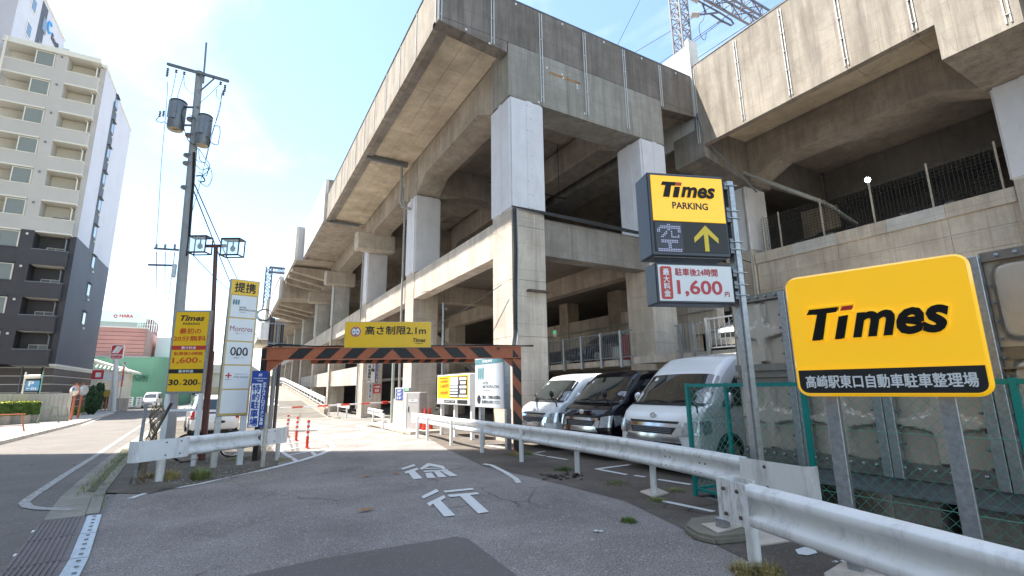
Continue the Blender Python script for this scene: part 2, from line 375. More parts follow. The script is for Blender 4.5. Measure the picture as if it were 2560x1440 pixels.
# street on the left, sidewalk, driveway
KL = lambda y: -5.45 - .0655 * y      # kerb of the far sidewalk
street = [(-5.6 + 4 * .066, -8), (-1.0, -8), (-1.0, 6), (-1.66, 8.6), (-1.95, 11), (-2.2, 14), (-2.5, 19), (-3.0, 30), (-4.6, 60), (-6.5, 95), (-13, 95), (KL(60), 60), (KL(25), 25)]
sheet('street', street, 0.0, M_ASPH2)
sheet('driveway', [(-1.3, -8), (7.9, -8), (7.9, -6), (6.05, 0), (6.05, 5.2), (13, 5.2), (13, 24), (9.0, 28), (6.3, 29), (6.2, 40), (2.0, 40), (1.0, 20), (-.2, 13.6), (-1.55, 11.5), (-1.35, 9), (-1.3, 6)], .002, M_ASPH)
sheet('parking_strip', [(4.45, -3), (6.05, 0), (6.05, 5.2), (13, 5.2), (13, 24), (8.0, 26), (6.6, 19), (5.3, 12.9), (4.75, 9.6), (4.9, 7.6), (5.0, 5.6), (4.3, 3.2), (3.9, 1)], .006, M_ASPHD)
sheet('asphalt_patch', [G(-40, 1500)[:2], G(400, 1490)[:2], G(620, 1440)[:2], G(800, 1400)[:2], G(1140, 1344)[:2], G(1170, 1349)[:2], G(1290, 1440)[:2], G(1400, 1540)[:2], G(600, 1700)[:2]], .010, M_PATCH)
sheet('utility_strip', [(-1.95, 11), (-1.3, 10.4), (-1.0, 10.2), (.2, 11.35), (1.05, 12.4), (1.2, 14.2), (1.2, 40), (-3.3, 40), (-3.0, 30), (-2.5, 19), (-2.2, 14)], .012, asphalt('gravelly_soil', (.11, .095, .075), speck=.6, patch=.4, scale=.6))
# far sidewalk with kerb
sw = MB()
ys = [14, 25, 40, 60, 95]
for a, b in zip(ys, ys[1:]):
    za, zb = gz(a) + .12, gz(b) + .12
    sw.add([(KL(a) - 9, a, za), (KL(a), a, za), (KL(b), b, zb), (KL(b) - 9, b, zb), (KL(a), a, za - .2), (KL(b), b, zb - .2)], [(0, 1, 2, 3), (1, 4, 5, 2)])
sw.obj('far_sidewalk', pm('sidewalk_paving', (.34, .325, .30), rough=.85, var=.12, scale=3, bump=.2, obj=False), kind='structure')
kb = MB()
for i in range(40):
    a = 18 + i * 1.0; b = a + .985
    kb.add([(KL(a) + .02, a, gz(a) + .01), (KL(a) + .17, a, gz(a) + .01), (KL(b) + .17, b, gz(b) + .01), (KL(b) + .02, b, gz(b) + .01), (KL(a) + .02, a, gz(a) + .135), (KL(a) + .13, a, gz(a) + .125), (KL(b) + .13, b, gz(b) + .125), (KL(b) + .02, b, gz(b) + .135)],
           [(4, 5, 6, 7), (1, 2, 6, 5), (0, 1, 5, 4), (2, 3, 7, 6), (0, 4, 7, 3)])
kb.obj('kerb', M_CLIT, kind='structure')
# concrete gutter strip beside the street, with joints
gt = MB()
gp = [(-1.0, -2), (-1.15, 5.9), (-1.5, 8.6), (-1.78, 10.6), (-2.05, 14), (-2.4, 19), (-2.9, 30)]
def gut(y):
    for (x0, y0), (x1, y1) in zip(gp, gp[1:]):
        if y <= y1: return x0 + (x1 - x0) * (y - y0) / (y1 - y0)
    return gp[-1][0]
for i in range(42):
    a = 8.8 + i * .5; b = a + .488
    for x0, x1, h in ((-.0, .14, .035), (-.42, -.01, .008)):
        if x0 < -.1 and a < 8.8: continue
        gt.add([(gut(a) + x0, a, gz(a) + h), (gut(a) + x1, a, gz(a) + h), (gut(b) + x1, b, gz(b) + h), (gut(b) + x0, b, gz(b) + h), (gut(a) + x0, a, gz(a) - .02), (gut(a) + x1, a, gz(a) - .02), (gut(b) + x1, b, gz(b) - .02), (gut(b) + x0, b, gz(b) - .02)],
               [(0, 1, 2, 3), (0, 4, 5, 1), (1, 5, 6, 2), (2, 6, 7, 3), (3, 7, 4, 0)])
gt.obj('gutter', concrete('gutter_concrete', (.3, .28, .24), stain=.5, streak=0), kind='structure')
# painted lines
def stripe(pts, w, dz=.012):
    mb = MB(); pts = [Vector((p[0], p[1])) for p in pts]
    L_ = []; R_ = []
    for i, p in enumerate(pts):
        d = (pts[min(i + 1, len(pts) - 1)] - pts[max(i - 1, 0)]).normalized(); n = Vector((-d.y, d.x)) * (w / 2)
        L_.append(p + n); R_.append(p - n)
    for i in range(len(pts) - 1): sheet_mb([L_[i], L_[i + 1], R_[i + 1], R_[i]], dz, mb)
    return mb
def line(name, pts, w, mat, dz=.012, label=None):
    return stripe(pts, w, dz).obj(name, mat, kind='structure')
g2 = lambda *pp: [G(x, y)[:2] for x, y in pp]
M_LINEX = paintline('faded_road_paint', (.46, .45, .43), wear=.55, scale=18)
line('street_edge_line', g2((180, 1275), (100, 1273), (68, 1268), (60, 1258), (75, 1246), (160, 1190), (241, 1139), (344, 1070), (372, 1052)), .13, M_LINEX)
line('centre_line', g2((0, 1119 - 120), (40, 1100 - 110)), .12, M_LINEW) if 0 else None
line('street_centre_dash', g2((205, 1063), (250, 1046)), .14, M_LINE)
line('curved_edge_line', g2((325, 1248), (360, 1236), (392, 1226)), .09, M_LINEW)
line('curved_edge_line', g2((392, 1226), (450, 1220), (500, 1211), (550, 1199)), .10, M_LINE)
line('curved_edge_line', g2((550, 1199), (600, 1188), (640, 1180)), .10, M_LINEW)
line('curved_edge_line', g2((640, 1180), (700, 1166), (760, 1150), (800, 1137), (825, 1126), (832, 1118), (828, 1110), (812, 1100), (795, 1090), (788, 1086)), .15, M_LINE)
for a, b, c_ in (((722, 1139), (822, 1122), M_LINE), ((705, 1127), (800, 1108), M_LINE), ((712, 1112), (795, 1098), M_LINE), ((722, 1100), (785, 1092), M_LINEW), ((700, 1128), (745, 1156), M_LINEW), ((775, 1128), (790, 1140), M_LINEW)):
    line('hatched_island_line', g2(a, b), .11, c_, .014)
line('lane_line', g2((1209, 1161), (1228, 1164)), .11, M_LINE)
line('lane_line', g2((1228, 1164), (1262, 1181), (1290, 1199), (1297, 1209)), .10, M_LINEW)
# lane arrows / markings beyond the gate, sunlit
for pl, mt in (([(822, 1096), (838, 1086), (884, 1086), (872, 1098)], M_LINEW), ([(868, 1090), (905, 1084), (920, 1089), (884, 1097)], M_LINEW), ([(935, 1092), (1000, 1082), (1010, 1087), (952, 1098)], M_LINEW), ([(748, 1066), (800, 1078), (818, 1072), (780, 1070)], M_LINE),
               ([(888, 1066), (905, 1064), (940, 1077), (925, 1079)], M_LINE), ([(690, 990), (720, 992), (718, 1000), (695, 998)], M_LINEW)):
    sheet('lane_marking', g2(*pl), .014, mt)
line('stop_line', g2((722, 1083), (860, 1073), (960, 1078)), .10, M_LINEW, .014)
line('edge_line', g2((862, 1040), (960, 1048), (1008, 1060)), .10, M_LINE, .014)
line('expansion_joint', g2((660, 1040), (805, 1037)), .03, M_BLACK, .014)
# parking bay lines
for a, b, mt in (((1492, 1174), (1567, 1188), M_LINE), ((1586, 1190), (1613, 1194), M_LINEW), ((1645, 1200), (1727, 1213), M_LINE), ((1489, 1174), (1575, 1163), M_LINE), ((1655, 1254), (1785, 1281), M_LINE), ((1332, 1135), (1362, 1141), M_LINEW), ((1367, 1142), (1418, 1150), M_LINE),
                 ((1215, 1114), (1262, 1121), M_LINE), ((1216, 1113), (1255, 1110), M_LINE), ((1335, 1134), (1362, 1129), M_LINEW)):
    line('parking_bay_line', g2(a, b), .10, mt)
sheet('paint_splash', g2((1988, 1378), (2010, 1371), (2036, 1375), (2044, 1386), (2020, 1392), (1996, 1389)), .014, M_LINE)
for p in ((1490, 1330), (1500, 1331), (2088, 1408), (2108, 1406)):
    sheet('paint_splash', g2((p[0] - 9, p[1]), (p[0], p[1] - 3), (p[0] + 10, p[1] - 1), (p[0] + 3, p[1] + 3)), .014, M_LINEW)
# the two characters painted on the driveway, traced stroke by stroke
c4 = lambda x, y: (760 + x / 3.459, 1120 + y / 3.459)
JO = [[(838, 182), (950, 145), (966, 158), (852, 194)], [(868, 212), (980, 177), (992, 192), (958, 203), (1024, 268), (948, 278), (905, 222), (880, 229)],
      [(1000, 183), (1066, 137), (1082, 137), (1205, 160), (1228, 186), (1200, 190), (1178, 176), (1086, 160), (1020, 194)],
      [(1045, 180), (1178, 178), (1186, 184), (1052, 188)], [(1028, 203), (1240, 190), (1252, 202), (1040, 214)],
      [(1118, 204), (1168, 202), (1234, 256), (1164, 261)], [(1048, 222), (1102, 218), (1138, 264), (1066, 268)], [(1188, 208), (1254, 204), (1328, 246), (1264, 252)]]
KO = [[(1017, 425), (1145, 361), (1167, 383), (1032, 446)], [(1064, 486), (1208, 416), (1226, 438), (1182, 462), (1308, 592), (1214, 603), (1116, 490), (1084, 514)],
      [(1202, 378), (1455, 353), (1470, 367), (1222, 393)], [(1242, 413), (1500, 391), (1516, 407), (1436, 414), (1600, 562), (1506, 575), (1350, 424), (1262, 433)]]
for nm, S in (('painted_character', JO), ('painted_character', KO)):
    mb = MB()
    for pl in S: sheet_mb([G(*c4(x, y))[:2] for x, y in pl], .014, mb)
    mb.obj(nm, M_LINE, kind='structure')

# ================================================================== LEFT RAILWAY VIADUCT (double track, seen end on)
YF = 13.25
via = thing('railway_viaduct', 'concrete railway viaduct end block on jacketed columns, right above the car park entrance', 'viaduct', (7.6, YF, 0), group='railway viaducts')
ZT = 15.62
# deck slab
part('deck_slab', M_CONC, via, (5.1, 17.3, YF + .25, 35.35, 13.78, 14.2))
# front parapet panels with joint covers
fx = [4.89, 6.92, 8.96, 11.04, 13.13, 15.24, 17.36]
for i, (a, b) in enumerate(zip(fx, fx[1:])):
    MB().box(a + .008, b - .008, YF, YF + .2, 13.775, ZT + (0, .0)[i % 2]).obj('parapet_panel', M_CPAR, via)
def pair_strip(X, z0, z1, wall_y=None, Y=None, xw=None):
    mb = MB()
    for s in (-.05, .05):
        if wall_y is not None: mb.box(X + s - .016, X + s + .016, wall_y - .03, wall_y, z0, z1)
        else: mb.box(xw - .03, xw, Y + s - .022, Y + s + .022, z0, z1)
    z = z0 + .2
    while z < z1 - .1:
        if wall_y is not None: mb.box(X - .07, X + .07, wall_y - .04, wall_y - .001, z, z + .018)
        else: mb.box(xw - .04, xw - .001, Y - .1, Y + .1, z, z + .018)
        z += .8
    o = mb.obj('joint_cover', M_COVER, via)
    return o
for x, z0 in zip(fx[:-1], (13.6, 13.45, 11.78, 11.85, 11.85, 13.5)):
    pair_strip(x + (.06 if x < 5 else 0), z0, ZT - .1, wall_y=YF)
part('coping', M_GALVD, via, (4.86, 17.36, YF - .02, YF + .22, ZT, ZT + .035), (4.86, 5.1, YF + .22, 35.4, ZT, ZT + .035))
# left fascia panels
y = YF + .2; k = 0
while y < 35.3:
    b = min(y + 2.075, 35.4)
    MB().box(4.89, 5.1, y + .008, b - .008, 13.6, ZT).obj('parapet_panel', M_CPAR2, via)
    MB().box(4.865, 4.89, y - .02, y + .03, 13.62, ZT - .05).obj('joint_cover', M_COVER, via)
    y = b
part('edge_lip', M_CBEAM, via, (5.1, 5.42, YF + .2, 35.35, 13.60, 13.64))
# front edge: lower band below the parapet
lip = MB().prism([(4.89, YF + .003, 13.6), (7.515, YF + .003, 13.34), (7.515, YF + .003, 13.765), (4.89, YF + .003, 13.765)], (0, .5, 0)); lip.obj('edge_beam', M_CPAR, via)
lip = MB().prism([(15.21, YF + .003, 13.4), (17.34, YF + .003, 13.6), (17.34, YF + .003, 13.765), (15.21, YF + .003, 13.765)], (0, .5, 0)); lip.obj('edge_beam', M_CPAR, via)
# soffit panels (formwork fields) under the cantilever, joints open
src = None
for i in range(12):
    for j in range(3):
        y0 = YF + .52 + i * 1.82; x0 = 5.44 + j * .72
        if src is None: src = MB().box(x0 + .006, x0 + .714, y0 + .006, y0 + 1.814, 13.70, 13.78).obj('soffit_panel', M_CSOF, via); sx, sy = x0, y0
        else: piece(src, via, (x0 - sx, y0 - sy, random.uniform(-.004, .004)))
# bays of soffit between the beams
for yb, y1 in ((14.6, 23.3), (24.7, 33.6)):
    n = 5
    for i in range(n):
        for j in range(4):
            a = yb + (y1 - yb) * i / n; b = yb + (y1 - yb) * (i + 1) / n; x0 = 8.95 + 4.45 * j / 4; x1 = 8.95 + 4.45 * (j + 1) / 4
            MB().box(x0 + .008, x1 - .008, a + .008, b - .008, 13.5 + random.uniform(-.004, .004), 13.77).obj('soffit_panel', M_CONC, via)
def column(par, x0, y0, zb, zj, ztop, w=1.3, d=1.35, jack=True, jm=None, seg=(1.75,), cm=None, jz0=7.42, jz1=11.62, screws=True):
    cm = cm or M_CLIT
    c = part('column', M_CONC, par, (x0 + .03, x0 + w - .03, y0 + .03, y0 + d - .03, zb, ztop))
    z = zb; 
    while z < jz0 - .05:
        t = min(z + 1.85, jz0 + .02)
        MB().box(x0, x0 + w, y0, y0 + d, z + .006, t - .006).obj('column_segment', cm, c); z = t
    if jack:
        j = MB().box(x0 - .06, x0 + w + .06, y0 - .06, y0 + d + .06, jz0, jz1).obj('column_jacket', jm or M_JACK, par, bevel=.07, segs=3)
        MB().box(x0 + .62, x0 + .84, y0 - .072, y0 - .058, jz0 + .02, jz1 - .02).obj('cover_plate', jm or M_JACK, j)
        MB().box(x0 - .072, x0 - .058, y0 + .55, y0 + .75, jz0 + .02, jz1 - .02).obj('cover_plate', jm or M_JACK, j)
        if screws:
            sm = MB()
            for k in range(9):
                for s in (.66, .80):
                    if random.random() < .8: sm.ball((x0 + s, y0 - .075, jz0 + .15 + k * .48), .016, 6, 3)
            sm.obj('screw', M_GALVD, j)
    return c
COLY = [YF, 23.3, 33.6, 46.4, 57.2, 68.5]
for i, cy in enumerate(COLY):
    column(via, 7.6, cy, -.5, 7.42, 12.0, jm=None if i < 3 else M_CWHT, screws=i == 0)
    if i < 3: column(via, 13.78, cy + (.0 if i else .0), -.5, 7.42, 12.0, screws=False)
def haunch(par, xa, xb, ya, yb, ztop, zlow, zmid, axis, mat, h=1.3, name='girder'):
    """beam between two columns with haunched ends. axis 'y': runs ya..yb, width xa..xb"""
    if axis == 'y':
        pf = [(xa, ya, zlow), (xa, ya + h, zmid), (xa, yb - h, zmid), (xa, yb, zlow), (xa, yb, ztop), (xa, ya, ztop)]
        return MB().prism(pf, (xb - xa, 0, 0)).obj(name, mat, par)
    pf = [(xa, ya, zlow), (xa + h, ya, zmid), (xb - h, ya, zmid), (xb, ya, zlow), (xb, ya, ztop), (xa, ya, ztop)]
    return MB().prism(pf, (0, yb - ya, 0)).obj(name, mat, par)
ends = [(YF + 1.35, 23.3), (24.65, 33.6), (34.95, 46.4), (47.75, 57.2), (58.55, 68.5)]
for i, (a, b) in enumerate(ends):
    haunch(via, 7.62, 8.85, a + .012, b - .012, 13.69, 11.66, 12.32, 'y', M_CONC)
    haunch(via, 13.8, 15.0, a + .012, b - .012, 13.69, 11.66, 12.32, 'y', M_CONC)
for i, cy in enumerate(COLY):
    if i: MB().box(7.61, 15.05, cy + .01, cy + 1.34, 12.0, 13.69).obj('cross_beam', M_CONC, via)
    if i: haunch(via, 8.9, 13.78, cy + .1, cy + 1.2, 12.02, 11.64, 11.98, 'x', M_CONC, name='cross_beam')
# front cross beam in cast fields with open joints
bx = [7.55, 8.96, 11.04, 13.13, 15.18]
for a, b in zip(bx, bx[1:]):
    lowz = 11.64
    MB().box(a + .005, b - .005, YF + .006, YF + 1.25, lowz if a > 8 and b < 14 else 11.66, 13.765).obj('cross_beam_field', concrete('beam_field%d' % int(a), (.40, .375, .33), stain=.45, streak=.65, sc_=1 + a * .01), via)
part('repair_patch', pm('rusty_spall', (.33, .2, .09), rough=.9, var=.5, scale=9, obj=False), via, (9.3, 10.75, YF - .002, YF + .01, 13.10, 13.19))
# third-floor car deck beams
for xa, i0 in ((7.62, 0), (13.8, 0)):
    for i, (a, b) in enumerate(ends):
        n = 5
        for k in range(n):
            p = a + (b - a) * k / n + .004; q = a + (b - a) * (k + 1) / n - .004
            MB().box(xa, xa + .55, p, q, 6.05, 7.32).obj('floor_beam', M_CLIT if xa < 9 else M_CONC, via)
for i, cy in enumerate(COLY[:4]):
    n = 4 if i == 0 else 1
    for k in range(n):
        p = 8.92 + 4.86 * k / n + .004; q = 8.92 + 4.86 * (k + 1) / n - .004
        MB().box(p, q, cy + .15, cy + .75, 6.03, 7.3).obj('floor_beam', M_CBEAM if i == 0 else M_CONC, via)
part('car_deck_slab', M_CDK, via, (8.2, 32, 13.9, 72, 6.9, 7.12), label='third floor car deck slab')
part('end_kerb', M_CPAR, via, (8.95, 13.7, YF + .17, YF + .3, 7.3, 7.36))
# second floor deck
part('car_deck_slab', M_CLIT, via, (13.2, 34, 14.7, 70, 2.38, 2.62), (12.6, 34, 6.9, 13.2, 2.38, 2.62), label='second floor car deck slab')
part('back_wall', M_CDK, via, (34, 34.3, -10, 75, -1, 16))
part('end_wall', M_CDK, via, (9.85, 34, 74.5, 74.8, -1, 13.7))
# drain under the soffit with downpipes
dr = MB().box(5.1, 7.3, 24.0, 24.22, 13.45, 13.66).obj('drain_channel', M_GALVD, via)
dp = MB(); dp.tube([(7.0, 24.1, 13.5), (7.0, 24.1, 11.4), (7.05, 24.0, 11.1), (7.6, 23.9, 11.0)], .075, 8); dp.obj('downpipe', M_PIPE, via, smooth=True)
MB().box(5.1, 7.2, 35.2, 35.4, 13.42, 13.6).obj('drain_channel', M_GALVD, via)
for cy in (24.9, 46.0, 34.7):
    q = MB(); q.tube([(7.35, cy, 12.6), (7.35, cy, 11.9), (7.48, cy, 11.6), (7.48, cy, 5.2), (7.5, cy, .3)], .06, 8); q.obj('downpipe', M_PIPE, via, smooth=True)
# hanging cable rack between the columns
rk = MB(); rk.tube([(9.2, 18.0, 10.6), (13.4, 18.0, 10.6)], .04, 5)
for x in (9.4, 10.6, 11.8, 13.0): rk.tube([(x, 18, 10.5), (x, 18, 13.4)], .018, 4)
rk.obj('cable_hanger', M_BLACK, via)
# little white crack gauges on the panels
for x, z in ((5.9, 13.62), (6.8, 13.42), (9.2, 13.3), (9.9, 13.25), (10.6, 13.02), (9.95, 13.12), (10.6, 12.9), (8.8, 11.75), (10.9, 11.9), (7.9, 15.5), (10.0, 15.5), (12.1, 15.5), (14.2, 15.5), (16.3, 15.5)):
    MB().box(x - .035, x + .035, YF - .012, YF - .0005, z - .035, z + .035).obj('gauge_plate', M_WHITE, via)

# ---- further viaduct blocks, one behind the other (each rests on its own columns line)
vb = thing('railway_viaduct', 'white-walled far stretch of the railway viaduct beyond the expansion joint', 'viaduct', (7.6, 36, 0), group='railway viaducts')
def block(par, x0, y0, y1, zb, zt, mat, n):
    part('deck_slab', M_CONC, par, (x0 + .25, 17, y0 + .02, y1 - .02, zb + .15, zb + .5))
    L_ = (y1 - y0) / n
    for i in range(n):
        a = y0 + i * L_; MB().box(x0, x0 + .22, a + .01, a + L_ - .01, zb, zt).obj('parapet_panel', mat, par)
    MB().box(x0 + .22, x0 + .95, y0, y0 + .2, zb + .05, zt).obj('end_wall', M_CPAR if y0 < 40 else pm('grey_end_wall', (.42, .42, .45), rough=.8, var=.1, obj=False), par)
block(vb, 4.7, 35.42, 47.0, 13.5, 16.75, M_CWHT, 6)
block(vb, 4.0, 47.0, 57.4, 13.3, 16.5, M_CWHT, 5)
block(vb, 3.6, 57.4, 74, 11.4, 13.8, M_CWHT, 8) 
block(vb, 3.2, 74, 120, 10.5, 14.0, M_CWHT, 12)
MB().box(3.9, 17, 57.1, 57.38, 11.5, 13.44).obj('end_wall', M_CONC, vb)
MB().box(3.55, 3.77, 57.4, 74, 13.8, 13.9).obj('coping', M_CWHT, vb)
for y0 in (49.5, 52.5, 55.5, 60.5, 63.5, 67, 71, 76, 82, 88, 95):
    # tapering cantilever brackets below the platform
    z = 13.2 if y0 < 57 else 11.6
    pf = [(4.1, y0, z), (7.65, y0, z), (7.65, y0, z - 1.1), (4.1, y0, z - .35)]
    MB().prism(pf, (0, .9, 0)).obj('bracket', M_CONC, vb)
for cy in COLY[2:]:
    MB().box(6.55, 9.3, cy - 1.2 + .3, cy - .05, 11.0, 12.3).obj('cross_head', M_CLIT, vb, bevel=.12)
for cy in (79, 90, 101, 112):
    column(vb, 7.6, cy, -.5, 7.4, 12.0, jack=False); MB().box(7.6, 8.9, cy, cy + 1.3, 7.4, 12.3).obj('column_jacket', M_CWHT, vb)
MB().box(7.62, 8.2, 70, 118, 6.05, 7.3).obj('floor_beam', M_CLIT, vb)
MB().box(9.5, 9.8, 60, 120, -.3, 12).obj('back_wall', M_CDK, vb)
# side band below the third floor and the second floor openings
for i, (a, b) in enumerate(ends):
    if i >= 2: MB().box(7.7, 7.9, a, b, 1.9, 3.2).obj('wall_band', M_CLIT, vb)

# ================================================================== RIGHT VIADUCT
X1 = 17.36
vr = thing('railway_viaduct', 'concrete railway viaduct at right, sunlit parapet running overhead above the water tank', 'viaduct', (20.5, 4, 0), group='railway viaducts')
ry = [13.15, 10.95, 8.97, 7.03, 5.09, 3.16, 1.1, -.9, -2.9, -4.9, -6.9]
for a, b in zip(ry, ry[1:]):
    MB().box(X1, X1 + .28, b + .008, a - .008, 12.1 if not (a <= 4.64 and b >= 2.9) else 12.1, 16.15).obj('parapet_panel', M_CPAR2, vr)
for y in ry[:7]:
    z0 = 12.2 if not 2.9 < y < 4.6 else 11.0
    mb = MB()
    for s in (-.05, .05): mb.box(X1 - .03, X1, y + s - .016, y + s + .016, z0 + .05, 16.0)
    z = z0 + .3
    while z < 15.9: mb.box(X1 - .04, X1 - .002, y - .07, y + .07, z, z + .018); z += .8
    mb.obj('joint_cover', M_COVER, vr)
part('coping', M_GALVD, vr, (X1 - .02, X1 + .3, -7, 13.1, 16.15, 16.18))
MB().box(X1 - .1, X1 + .5, 13.16, 13.38, 13.6, 17.6).obj('end_post', M_CWHT, vr)
MB().box(X1 + .0, X1 + .2, 13.38, 60, 12.6, 17.4).obj('parapet_panel', M_CWHT, vr, label='white noise barrier beyond the expansion joint')
part('deck_slab', M_CONC, vr, (X1 + .28, 34, -8, 60, 13.1, 13.6))
for i in range(11):
    for j in range(2):
        MB().box(X1 + .32 + j * 1.37, X1 + .32 + (j + 1) * 1.37 - .01, -7.4 + i * 1.86, -7.4 + (i + 1) * 1.86 - .012, 13.0 + random.uniform(-.003, .003), 13.1).obj('soffit_panel', M_CSOF, vr)
RC = [-6.9, 2.9, 12.95]
for cy in RC:
    w = 1.74 if cy < 10 else 1.65
    # cross head, flush with the fascia, tapering down to the column
    zf = 10.9 if cy < 10 else 11.55
    pf = [(X1 - .004, cy, 12.098 if cy < 10 else 13.0), (X1 - .004, cy, zf), (20.45, cy, 10.86), (22, cy, 10.86), (22, cy, 13.05), (X1 + .3, cy, 13.05), (X1 + .3, cy, 12.098)]
    MB().prism(pf, (0, w, 0)).obj('cross_head', M_CPAR2 if cy < 10 else M_CBEAM, vr)
    zj0 = 7.66
    y0 = cy + .15 if cy < 10 else cy + .3
    column(vr, 20.45, y0, -1.2, 7.6, 10.86, w=1.4, d=1.4, jz0=7.66, jz1=10.86, screws=cy == 2.9)
    column(vr, 27.5, y0, -1.2, 7.6, 13, w=1.4, d=1.4, jack=False)
    MB().box(22, 27.5, y0, y0 + 1.2, 11.2, 13.05).obj('cross_beam', M_CDK, vr)
for a, b in ((-5.3, 3.05), (4.47, 13.2)):
    haunch(vr, 20.5, 21.75, a, b, 13.05, 10.95, 11.62, 'y', M_CONC, h=1.55)
    MB().box(27.6, 28.6, a, b, 11.4, 13.05).obj('girder', M_CDK, vr)
    n = 5
    for k in range(n):
        p = a + (b - a) * k / n + .005; q = a + (b - a) * (k + 1) / n - .005
        for z0, z1 in ((5.1, 5.75), (5.76, 6.4), (6.41, 7.02)):
            MB().box(20.6, 20.9, p, q, z0, z1).obj('wall_panel', M_CLIT, vr)
        MB().box(20.5, 20.95, p, q, 7.03, 7.5).obj('deck_kerb', M_CWHT if k in (1, 3) else M_CLIT, vr)
MB().box(20.62, 20.9, 14.9, 23, 5.1, 7.4).obj('wall_panel', M_CLIT, vr)
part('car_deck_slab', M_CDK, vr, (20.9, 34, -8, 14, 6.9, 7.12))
# mesh fence on the deck
mf = thing('mesh_fence', 'dark wire mesh fence along the upper car deck under the right viaduct', 'fence', (20.75, 4.6, 7.5))
for y in (4.75, 6.55, 8.35, 10.2, 12.0, 12.75): MB().box(20.7, 20.75, y - .025, y + .025, 7.45, 9.2).obj('post', M_CLIT, mf)
wm = MB()
y = 4.8
while y < 12.9: wm.box(20.76, 20.768, y, y + .012, 7.5, 9.15); y += .12
z = 7.55
while z < 9.2: wm.box(20.757, 20.765, 4.8, 12.9, z, z + .012); z += .12
wm.obj('wire_mesh', pm('dark_wire', (.04, .045, .045), rough=.5), mf)
# drainpipe crossing the haunch
q = MB(); q.tube([PX(1838, 330, 19.8), PX(1845, 418, 19.9), PX(1852, 430, 20.0), PX(1880, 440, 20.25), PX(1985, 479, 20.35), PX(2058, 506, 21.2), PX(2140, 560, 24)], .09, 10); q.obj('drainpipe', M_PIPE, vr, smooth=True)
q = MB(); q.tube([(X1 - .03, 13.1, 13.7), (X1 + .05, 12.9, 12.3), (18.2, 12.7, 11.6), (20.3, 12.6, 10.3)], .045, 8); q.obj('cable_conduit', M_GALVD, vr, smooth=True)
q = MB(); q.tube([(20.35, 13.3, 10.8), (20.35, 13.3, 5.0)], .04, 8); q.obj('cable_conduit', M_PIPE, vr)
# column at the joint seen behind the left block + beams at the gap
MB().box(15.6, 17.2, 15.5, 60, 12.2, 13.3).obj('girder', M_CBEAM, vr)
# lamp lit inside the upper deck
lp = thing('deck_lamp', 'small lamp glowing on a thin pole behind the upper deck mesh', 'lamp', (24.0, 9.2, 7.12))
d_ = PX(2169, 450, 24.0)
lp.location = (24.0, d_.y, 7.12); MW[lp.name] = Matrix.Translation(lp.location)
MB().tube([(24.0, d_.y, 7.12), (24.0, d_.y, d_.z)], .03, 6).obj('pole', M_PIPE, lp)
MB().ball((24.0, d_.y, d_.z), .11, 8, 6).obj('bulb', pm('lit_bulb', (1, .96, .9), emit=25., var=0), lp)
# ================================================================== BUILDINGS ON THE LEFT
def zat(px, py, b):
    d = ray(px, py); t = math.hypot(b[0], b[1]) / math.hypot(d.x, d.y); return t * d.z + CAMH
def mpp(b):
    """metres per photograph pixel at ground point b"""
    return (Vector((b[0], b[1], 0)).dot(FW)) / FPX
M_APG = pm('grey_render', (.50, .475, .44), rough=.8, var=.05, scale=.6, obj=False, bump=.1)
M_APS = pm('pale_side_render', (.56, .55, .60), rough=.8, var=.05, scale=.4, obj=False)
M_APD = pm('charcoal_tile', (.052, .050, .056), rough=.55, var=.12, scale=1.2, obj=False, bump=.2, bscale=20)
M_APDS = pm('charcoal_side_render', (.085, .09, .11), rough=.7, var=.1, scale=.5, obj=False)
M_APC = pm('cream_trim', (.72, .69, .60), rough=.6, var=.04)
M_APIN = pm('cream_balcony_wall', (.60, .55, .46), rough=.8, var=.05)
M_BROWN = pm('brown_tile', (.10, .082, .072), rough=.6, var=.12, scale=3, obj=False)
M_FROST = pm('frosted_glass', (.22, .25, .24), rough=.25, var=.05)
M_WIN = glass('window_glass', (.05, .07, .08), .08)
ap = thing('apartment_building', 'eleven-storey apartment block, grey balconies above a charcoal base', 'apartment building', (-13.5, 56, -.3))
AX = -13.5
ZS = 15.62
MB().box(-34, -20.6, 57.4, 69, -.5, 33.0).obj('wall', M_APG, ap)
core = MB().box(-20.6, AX - .02, 57.4, 70.2, ZS, 33.0).obj('wall', M_APG, ap)
MB().box(-20.6, AX - .02, 57.4, 70.2, 3.9, ZS).obj('wall', M_APD, ap, label='charcoal lower wall')
MB().box(AX - .02, AX, 56.6, 60.85, ZS, 33.0).obj('side_wall', M_APS, ap)
MB().box(AX - .02, AX, 62.7, 70.2, ZS, 33.0).obj('side_wall', M_APS, ap)
MB().box(AX - .02, AX - .004, 60.85, 62.7, ZS - .9, 32.0).obj('side_wall', M_APDS, ap, label='dark recessed window strip')
MB().box(AX - .02, AX, 60.85, 62.7, 32.0, 33.0).obj('side_wall', M_APS, ap)
MB().box(AX - .02, AX, 56.6, 70.2, 4.0, ZS - .9).box(AX - .02, AX, 56.6, 60.85, ZS - .9, ZS - .002).box(AX - .02, AX, 62.7, 70.2, ZS - .9, ZS - .002).obj('side_wall', M_APDS, ap, label='dark lower side wall')
part('wall', M_APG, ap, (-13.95, AX - .02, 56.62, 57.4, ZS, 33.0)); part('wall', M_APD, ap, (-13.95, AX - .02, 56.62, 57.4, 4.05, ZS))
part('roof_cornice', M_APC, ap, (-20.8, -13.75, 55.85, 57.5, 33.0, 33.12), (-20.8, -13.9, 56.0, 57.5, 33.12, 33.6), (-13.9, AX + .06, 56.5, 70.3, 33.0, 33.35))
NF = 9
win_src = None
